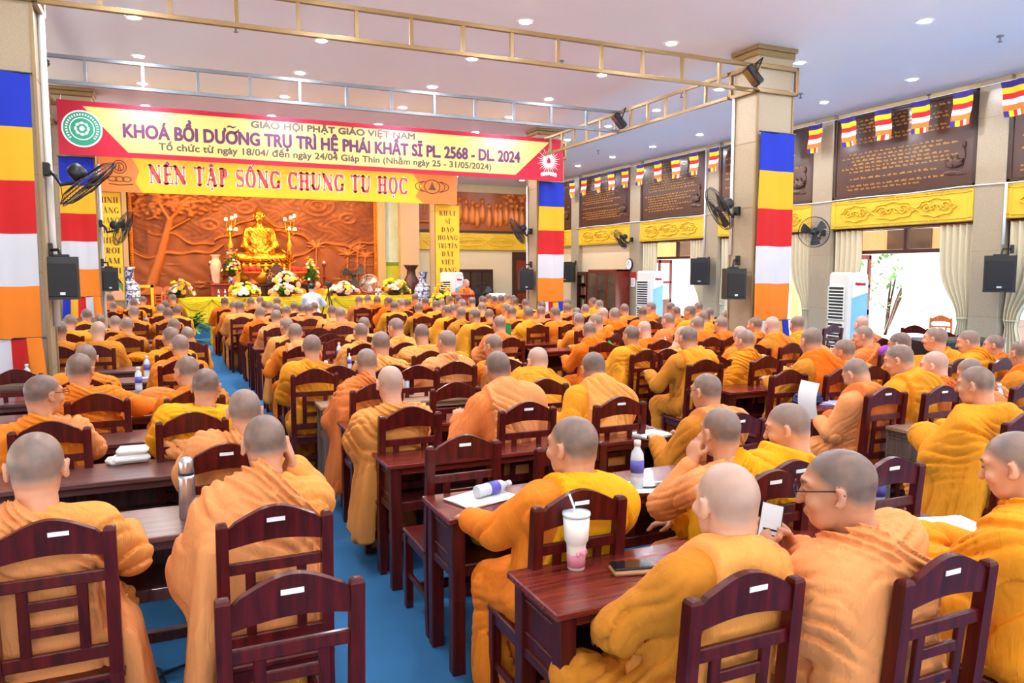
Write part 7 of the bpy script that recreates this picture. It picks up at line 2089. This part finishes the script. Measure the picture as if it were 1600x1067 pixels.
bouquet((1.95, 21.0, .78), .25, [FC['white'], FC['pink']], 'small white flowers on the yellow draped desk', 6, n=30)
for i, px in enumerate((342, 352, 588, 594)):
    p = on_table(px, 23.25); bottle(p[0], p[1], 1.131, 'water bottle on the stage table, %s from the left' % ORD[i], False, 1.0)
# fern at the stage foot
def fern(x, y, r, label):
    t = thing('potted_fern', label, 'fern', (x, y, 0)); rd = random.Random(4); lf = MB()
    for k in range(70):
        a = rd.uniform(0, 6.28); e = rd.uniform(.5, 1.2); L = r * rd.uniform(.6, 1.2); pts = []
        for i in range(9):
            q = i / 8; pts.append(Vector((math.cos(a) * L * q * math.cos(e) * 1.6, math.sin(a) * L * q * math.cos(e) * 1.6, .2 + L * (math.sin(e) * q * 1.7 - .9 * q * q))))
        for i in range(8):
            d = pts[i + 1] - pts[i]; s = frame(d)[0]; w = r * .13 * math.sin(PI * (i + 1) / 9.5)
            lf.add([pts[i], pts[i] + s * w + d * .3, pts[i + 1], pts[i] - s * w + d * .3], [[0, 1, 2, 3]])
    lf.build('fronds', M['leaf'], t); MB().lathe([(.14, 0), (.19, .24), (.17, .24)], 16).build('pot', M['altar_red'], t)
fern(.42, 21.7, .85, 'bushy green fern on the floor at the left end of the stage')

# altar furniture
def altar(px0, px1, pyt, y, label, m, z0=SZ):
    a = at_y(px0, pyt, y); b = at_y(px1, pyt, y); w = b[0] - a[0]; h = a[2] - z0
    t = thing('altar_table', label, 'altar', ((a[0] + b[0]) / 2, y + .3, z0), 0, 'altar tables')
    MB().box((0, 0, h - .03), (w, .66, .06), .012).build('table_top', m, t)
    MB().box((0, .03, (h - .06) / 2), (w - .1, .52, h - .06), .01).build('cabinet_body', m, t)
    for s in (-1, 1): MB().box((s * (w / 2 - .06), -.25, (h - .06) / 2), (.09, .09, h - .06), .01).build('leg', m, t)
    mb = MB()
    n = max(2, int(w / .5))
    for k in range(n): mb.box((-w / 2 + w * (k + .5) / n, -.245, h * .5), (w / n - .12, .03, h * .6), .012)
    mb.build('front_panel', m, t)
    return a[2]
A1 = altar(329, 378, 443, 24.9, 'reddish altar cabinet under the pink vase', M['altar_red'])
A2 = altar(380, 494, 444, 24.9, 'long dark altar table below the golden statue', M['altar_dark'])
A3 = altar(496, 540, 448, 24.9, 'low red altar table under the tall red candlestick', M['altar_red'])
# golden seated statue on a lotus throne
def statue():
    base = at_y(407, 412, 25.6); topz = at_y(407, 324, 25.6)[2]
    t = thing('golden_statue', 'golden seated statue in robes on a lotus throne', 'statue', (base[0], 25.6, base[2]))
    S = (topz - base[2]) / 0.93
    J = dict(hc=np.array([0, .0, .80]))
    Rf = rot3(PI)                                     # face towards the hall
    def fn(p):
        d = ell(p, (0, 0, .42), (.17, .115, .2)); d = smin(d, ell(p, (0, .01, .22), (.16, .13, .16)), .06)
        d = smin(d, caps(p, (-.16, 0, .55), (.16, 0, .55), .075, .075), .06); d = smin(d, caps(p, (0, 0, .58), (0, 0, .72), .06, .05), .04)
        for s in (-1, 1):
            d = smin(d, caps(p, (s * .19, 0, .53), (s * .25, -.03, .3), .065, .06), .04); d = smin(d, caps(p, (s * .25, -.03, .3), (s * .06, -.17, .17), .06, .045), .04)
            d = smin(d, caps(p, (s * .11, 0, .1), (s * .34, -.12, .09), .11, .09), .05); d = smin(d, caps(p, (s * .34, -.12, .09), (-s * .08, -.22, .07), .085, .06), .05)
        d = smin(d, ell(p, (0, -.19, .14), (.12, .07, .04)), .03); d = smin(d, ell(p, (0, .0, .05), (.40, .24, .06)), .06)
        lo = (p[:, 2] < .62)
        d = d + .014 * creases(p, (.6, .2, .75), .055, 3, .04, .5) * lo + .008 * creases(p, (.8, .3, .2), .05, 8, .05, .3) * lo
        q = (p - np.array([0, -.015, .80], F32)) @ Rf / 1.05
        d = smin(d, head_sdf(q) * 1.05, .02)
        d = smin(d, ell(p, (0, .02, .895), (.05, .05, .04)), .03)
        return d
    v, f = nets(fn, (-.5, -.4, -.05), (.5, .35, 1.0), .009)
    me = np_mesh('figure', v * S, f); me.materials.append(M['gold']); link('figure', me, t)
    th = MB(); w = .43 * S
    zb = A2 - base[2]
    th.lathe([(w * .95, -.02), (w * 1.06, -.05), (w * .9, -.12), (w * .86, -.16), (w * 1.0, -.24), (w * 1.1, -.3), (w * 1.1, zb + .02)][::-1], 40)
    th.build('throne', M['gold_soft'], t).scale = (1, .6, 1)
    pt = MB()
    for row, (rr, z, h, k) in enumerate(((1.0, -.08, .2, 22), (1.06, -.2, .2, 24))):
        for j in range(k):
            a = 2 * PI * (j + .5 * row) / k; pt.ball((w * rr * math.cos(a), w * rr * math.sin(a) * .9, z), (w * .12, w * .12, h * .55), 8, 6, rot=(0, 0, a))
    pt.build('lotus_petals', M['gold'], t).scale = (1, .64, 1)
    pl = MB(); pl.box((0, 0, zb / 2 - .12), (w * 2.3, w * .9, -zb - .28), .03)
    pl.build('plinth', M['gold_soft'], t)
statue()
def lotus_lamp(px, label):
    p0 = at_y(px, 412, 25.3); x, y = p0[0], 25.3
    t = thing('lotus_lamp', label, 'lamp', (x, y, A2), 0, 'gilded branch lamps')
    zz = lambda py: at_y(px, py, y)[2] - A2
    MB().lathe([(.16, 0), (.1, .06), (.05, .12), (.04, zz(400)), (.09, zz(396)), (.05, zz(390)), (.1, zz(383)), (.05, zz(378)), (.03, zz(374)), (.02, zz(352))], 18).build('stem', M['gold_soft'], t)
    lf = MB(); rd = random.Random(px)
    for k in range(12):
        a = rd.uniform(0, 6.28); z = zz(410) + rd.uniform(0, .35); lf.tube([(0, 0, z - .1), (.15 * math.cos(a), .1 * math.sin(a), z), (.26 * math.cos(a), .18 * math.sin(a), z + .08)], [.02, .03, .008], 6)
    lf.build('gilded_leaves', M['gold'], t)
    ar = MB(); bl = []
    for dx, py in ((-8, 343), (1, 341), (7, 338), (-1, 358), (8, 359)):
        q = at_y(px + dx, py, y); rx = q[0] - x; rz = q[2] - A2
        ar.tube([(0, 0, zz(372)), (rx * .8, 0, zz(372) + (rz - zz(372)) * .5), (rx, 0, rz - .07)], .014, 6); ar.lathe([(.02, rz - .08), (.05, rz - .05), (.055, rz - .03)], 12, (rx, 0, 0)); bl.append((rx, rz))
    ar.build('arms', M['gold'], t)
    for rx, rz in bl: MB().ball((rx, 0, rz), (.045, .045, .07), 12, 8).build('bulb', M['bulb'], t)
lotus_lamp(361, 'gilded branch lamp with lit bulbs left of the golden statue'); lotus_lamp(453, 'gilded branch lamp with lit bulbs right of the golden statue')
def vase(px, pyt, pyb, y, prof, label, m, name='tall_vase', band=None, z0=None, grp=None):
    """prof: (radius, height) as fractions of the vase's height."""
    zt = at_y(px, pyt, y)[2]; zb = z0 if z0 is not None else at_y(px, pyb, y)[2]; h = zt - zb; x = at_y(px, pyb, y)[0]
    t = thing(name, label, 'vase', (x, y, zb), 0, grp)
    MB().lathe([(r * h, z * h) for r, z in prof], 28).build('vase_body', m, t)
    if band:
        bm = MB()
        for r, z in prof[2:-2:1]: bm.lathe([(r * h + .004, z * h - .012), (r * h + .006, z * h), (r * h + .004, z * h + .012)], 28)
        bm.build('painted_bands', band, t)
    return t
M['porcelain'] = None
def porcelain():
    m, nt, b = new_mat('blue_white_porcelain'); N, L = nt.nodes, nt.links
    tc = N.new('ShaderNodeTexCoord'); v = N.new('ShaderNodeTexNoise'); v.inputs['Scale'].default_value = 7; v.inputs['Detail'].default_value = 4; v.inputs['Distortion'].default_value = 1.5
    L.new(tc.outputs['Object'], v.inputs['Vector']); rp = N.new('ShaderNodeValToRGB'); rp.color_ramp.elements[0].position = .44; rp.color_ramp.elements[0].color = lin((64, 84, 160)); rp.color_ramp.elements[1].position = .52; rp.color_ramp.elements[1].color = lin((232, 234, 238))
    L.new(v.outputs['Fac'], rp.inputs['Fac']); L.new(rp.outputs['Color'], b.inputs['Base Color']); b.inputs['Roughness'].default_value = .15; return m
M['porcelain'] = porcelain()
VP = [(.10, 0), (.11, .03), (.13, .2), (.165, .5), (.17, .62), (.15, .72), (.08, .78), (.07, .82), (.075, .95), (.11, 1.0), (.10, 1.0)]
vase(203, 417, 478, 22.95, VP, 'tall blue and white vase left of the stage', M['porcelain'], band=mat('cobalt_band', (70, 84, 150), .3), z0=0.35, grp='blue and white floor vases')
vase(661, 425, 482, 22.9, VP, 'tall blue and white vase right of the stage', M['porcelain'], band=bpy.data.materials['cobalt_band'], z0=0.3, grp='blue and white floor vases')
vase(643, 414, 466, 24.0, [(.11, 0), (.12, .03), (.15, .3), (.17, .55), (.16, .68), (.09, .8), (.08, .9), (.13, .97), (.15, 1.0)], 'tall dark brown carved vase beside the stone pier', M['altar_dark'], z0=SZ)
vase(338, 398, 442, 25.1, [(.14, 0), (.13, .04), (.17, .3), (.2, .6), (.17, .78), (.11, .86), (.13, .94), (.19, 1.0)], 'pink porcelain vase on the red altar cabinet', mat('pink_porcelain', (232, 190, 166), .25, var=.1, scale=15), z0=A1)
vase(361, 431, 443, 25.0, [(.25, 0), (.4, .3), (.42, .6), (.3, .9), (.33, 1.0)], 'small white vase under the altar flowers', M['porcelain'], 'small_vase', z0=A1)
for px, lab in ((330, 'dark wooden candlestick left of the pink vase'), (507, 'tall red candlestick at the right of the altar')):
    y = 25.1; zt = at_y(px, 408, y)[2]; zb = A1 if px < 400 else A3; h = zt - zb
    t = thing('candlestick', lab, 'candlestick', (at_y(px, 440, y)[0], y, zb), 0, 'altar candlesticks')
    MB().lathe([(.11, 0), (.1, .04), (.04, .08), (.03, h * .3), (.06, h * .34), (.03, h * .4), (.028, h * .75), (.05, h * .8), (.07, h * .88), (.06, h * .9)], 16).build('stem', M['redwood'], t)
    MB().ball((0, 0, h * .95), .045, 10, 8).build('glass_bowl', M['white'], t)
for px, pyt, col, lab, seed, z in ((361, 397, ['orange', 'yellow', 'white', 'purple'], 'orange and white altar flowers left of the statue', 21, A1), (485, 394, ['white', 'yellow', 'orange'], 'tall white and yellow altar flowers right of the statue', 22, A2), (446, 430, ['pink', 'white', 'yellow'], 'pink and white flowers hanging over the altar front', 23, A2)):
    p = at_y(px, pyt, 24.95); bouquet((p[0], 24.95 if px != 446 else 24.72, z + (.22 if px == 361 else .0)), .3 if px != 446 else .42, [FC[c] for c in col], lab, seed, tall=1.6 if px != 446 else .4, n=90)
for px, lab in ((394, 'carved orange bowl stand on the altar below the statue'), (466, 'carved orange bowl stand right of the altar plaque')):
    p = at_y(px, 440, 25.0); t = thing('offering_stand', lab, 'stand', (p[0], 24.95, A2), 0, 'carved offering stands')
    MB().lathe([(.2, 0), (.17, .05), (.1, .12), (.12, .2), (.26, .32), (.3, .38), (.28, .39)], 20).build('pedestal', M['chair_orange'], t)
    fr = MB(); rd = random.Random(px)
    for k in range(12): fr.ball((rd.uniform(-.2, .2), rd.uniform(-.12, .12), .42 + .07 * rd.random()), .075, 10, 8)
    fr.build('fruit', FC['red'], t)
p = at_y(433, 440, 24.9); t = thing('altar_plaque', 'dark carved plaque screen before the statue', 'plaque', (p[0], 24.85, A2))
MB().prism([(-.33, 0), (.33, 0), (.36, .3), (.2, .42), (.1, .6), (0, .64), (-.1, .6), (-.2, .42), (-.36, .3)], (0, 0, 0), (1, 0, 0), (0, 0, 1), .07).build('panel', M['altar_dark'], t)
cv = MB()
for k in range(10): cv.tube([(-.25 + .055 * k + .05 * math.cos(q), -.04, .2 + .1 * math.sin(k * 1.3) + .07 * math.sin(q)) for q in (0, 1, 2, 3, 4, 5)], .012, 5)
cv.build('carving', M['gold_soft'], t)
# stools and low chairs on the stage
for px, py, lab in ((247, 458, 'orange red chair back on the stage, first from the left'), (263, 458, 'second orange red chair on the stage'), (277, 457, 'third orange red chair on the stage behind the flowers'), (398, 459, 'orange wooden stool by the dark altar'), (571, 457, 'orange chair at the right side of the stage'), (588, 457, 'second orange chair at the right side of the stage')):
    p = at_y(px, py, 24.3)
    c = copy_tree(CHAIR, (p[0], 24.3, SZ), PI, lab, 'orange chairs on the stage')
    for ch in c.children:
        if ch.type == 'MESH': ch.material_slots[0].link = 'OBJECT'; ch.material_slots[0].material = M['chair_orange']
p = at_y(226, 470, 23.4); t = thing('display_stand', 'small yellow painted frame stand left of the stage', 'frame', (p[0], 23.3, 0))
f = MB()
for s in (-1, 1): f.box((s * .2, 0, .75), (.07, .07, 1.5))
f.box((0, 0, 1.46), (.47, .07, .08)); f.box((0, 0, .8), (.4, .07, .06)); f.build('frame_bars', FC['yellow'], t)
# pedestal fans
def stand_fan(px, pyc, y, r, z0, d, label, m=None):
    p = at_y(px, pyc, y); t = thing('pedestal_fan', label, 'fan', (p[0], y, z0), 0, 'pedestal fans'); h = p[2] - z0
    MB().lathe([(.24, 0), (.22, .03), (.05, .05)], 20).build('base', M['black'], t); MB().cyl((0, 0, .05), (0, 0, h - .1), .02, n=10).build('pole', M['black'], t)
    fan_head(t, (0, -.16, h), d, r)
    if m:
        for c in t.children:
            if c.name.startswith(('cage', 'blades')): c.material_slots[0].link = 'OBJECT'; c.material_slots[0].material = m
stand_fan(551, 430, 24.4, .42, SZ, (-.3, -1, .1), 'large dark pedestal fan on the stage')
stand_fan(575, 443, 24.6, .30, SZ, (-.2, -1, 0), 'smaller white pedestal fan on the stage', M['white'])
stand_fan(752, 459, 24.2, .38, 0, (-.2, -1, .1), 'dark pedestal fan on the floor before the back wall')
# lectern
p = at_y(715, 460, 20.9); t = thing('lectern', 'red brown wooden lectern in front of the speaker', 'lectern', (p[0], 20.9, 0))
MB().box((0, 0, .6), (.72, .42, 1.2), .02).build('body', M['altar_red'], t); MB().box((0, 0, 1.21), (.84, .52, .05), .015, (.12, 0, 0)).build('slanted_top', M['altar_red'], t); MB().box((0, -.22, .62), (.5, .02, .7), .015).build('front_panel', M['redwood'], t)
p = at_y(690, 463, 20.7); bouquet((p[0], 20.7, .82), .38, [FC['yellow'], FC['yellow'], FC['orange']], 'big yellow flower stand left of the lectern', 31, tall=1.0, n=110)
MB().cyl((p[0], 20.7, .0), (p[0], 20.7, .82), .12, .1, 14).build('flower_pedestal', M['altar_red']); tag(bpy.data.objects['flower_pedestal'], 'wooden pedestal under the big yellow flowers', 'pedestal')

# ------------------------------------------------------------------ people on the stage
face = dict(yaw=0, nod=6)
ST = [person_meshes(dict(drape='toga', seed=61, lean=4, nod=6, handL=(-.1, .36, .78), handR=(.1, .36, .78)), .016, .009), person_meshes(dict(drape='both', seed=62, lean=6, nod=12), .016, .009)]
for i, (px, py, c, sk_, rz, lab) in enumerate(((370, 446, 'orange', 2, 0, 'monk seated behind the yellow table before the red cabinet'), (433, 442, 'rust', 2, .25, 'monk seated behind the yellow table left of the altar flowers'), (466, 443, 'orange', 2, .1, 'monk seated behind the yellow table below the carved stand'), (498, 446, 'orange', 2, -.2, 'monk seated behind the yellow table partly hidden by the cameraman'), (532, 440, 'deep', 2, 0, 'monk facing the hall below the red candlestick'))):
    y = 24.15; p = at_y(px, py, y); T = ST[i % 2]
    s = max(.9, min(1.05, (p[2] - SZ) / float(T['top'][2])))
    build_person(lab, T, (RB[c], RB['orange']), SK[sk_], (p[0], y + .1, SZ), PI + rz, s, 'monks seated on the stage')
    copy_tree(CHAIR, (p[0], y + .1, SZ), PI + rz, 'chair behind the yellow table under the %s stage monk' % ORD[i], 'chairs behind the stage table')
TS = person_meshes(dict(drape='toga', seed=63, stand=True, hip=.86, lean=2, nod=8, yaw=10, handL=(-.04, .26, 1.22), handR=(.05, .25, 1.16), curlL=1.0, curlR=1.0, dirL=(.4, .3, .8), dirR=(-.4, .3, .8)), .014, .008)
p = at_y(725, 436, 21.4); s = p[2] / float(TS['top'][2])
build_person('speaker standing at the lectern in an orange robe, hands raised to a microphone', TS, (RB['deep'], RB['orange']), SK[2], (p[0], 21.4, 0), PI + .5, s)
t = thing('microphone', 'small black microphone held by the speaker at the lectern', 'microphone', (p[0] - .11, 21.11, 1.24 * s)); MB().cyl((0, 0, -.07), (0, 0, .05), .013, n=10).build('handle', M['black'], t); MB().ball((0, 0, .07), .025, 10, 8).build('mesh_head', M['grille'], t)
# cameraman in a white shirt with camera and tripod
WS = cloth('white_shirt', (226, 228, 240)); TR = cloth('dark_trousers', (40, 42, 60))
TC = person_meshes(dict(drape=None, seed=64, lean=12, nod=6, yaw=-60, hip=.62, handL=(-.02, .38, 1.0), handR=(.22, .34, 1.05), hem=.08, bulk=.92), .014, .009)
hairm = skin('black_hair_skin', (220, 168, 136), (18, 16, 16))
p = at_y(488, 443, 21.7); s = 1.5 / float(TC['top'][2]); s = p[2] / float(TC['top'][2])
o = build_person('cameraman with black hair in a white shirt before the stage', TC, (WS, WS), hairm, (p[0], 21.7, 0), .1, s)
hq = TC['J']; hr = MB().ball(tuple(hq['hc'] + hq['H'] @ np.array([0, -.03, .035])), (.088, .098, .088), 18, 12); hr.build('hair', M['black'], o)
p = at_y(513, 450, 22.3); t = thing('camera_tripod', 'black video camera on a tripod before the stage table', 'tripod', (p[0], 22.3, 0)); zc = at_y(508, 444, 22.3)[2]
for k in range(3):
    a = 2 * PI * k / 3 + .5; MB().tube([(0, 0, zc - .2), (.25 * math.cos(a), .25 * math.sin(a), .5), (.42 * math.cos(a), .42 * math.sin(a), .01)], .018, 8).build('leg', M['black'], t)
MB().cyl((0, 0, zc - .45), (0, 0, zc - .06), .022, n=10).build('column', M['black'], t)
cb = MB().box((0, 0, zc), (.16, .34, .14), .02); cb.cyl((0, .17, zc + .01), (0, .32, zc + .01), .05, .06, 16); cb.box((0, -.05, zc + .1), (.03, .2, .03), .01); cb.build('camera_body', M['black'], t)
# boxes behind the far right flag and storage
p = at_y(886, 465, 19.6); t = thing('carton_stack', 'brown carton with white packages on top behind the far right flag', 'carton', (9.3, 21.8, 0)); MB().box((0, 0, .5), (.7, .5, 1.0), .01).build('carton', mat('brown_carton', (170, 120, 70), .7), t)
for k in range(3): MB().box((-.15 + .16 * k, -.02, 1.1), (.2, .3, .18), .04, (0, 0, .2 * k)).build('package', M['paper'], t)
# the seated man in white at the right door and the hidden left-aisle monk
T = FAR[1]; p = (9.35, 11.94)
o = None
p = at_y(72, 461, 21.2); s = p[2] / float(FAR[0]['top'][2]) if .9 < p[2] / float(FAR[0]['top'][2]) < 1.1 else 1.0
build_person('monk glimpsed in the gap beside the nearest left pillar', FAR[0], (RB['orange'], RB['orange']), SK[0], (p[0], 21.0, 0), -.3, s); place_chair(p[0], 20.98, -.3, 'dark chair in the gap beside the nearest left pillar', True)
# finally remove the chair and lettering prototypes that stand nowhere
for ch in list(CHAIR.children): bpy.data.objects.remove(ch, do_unlink=True)
bpy.data.objects.remove(CHAIR, do_unlink=True)
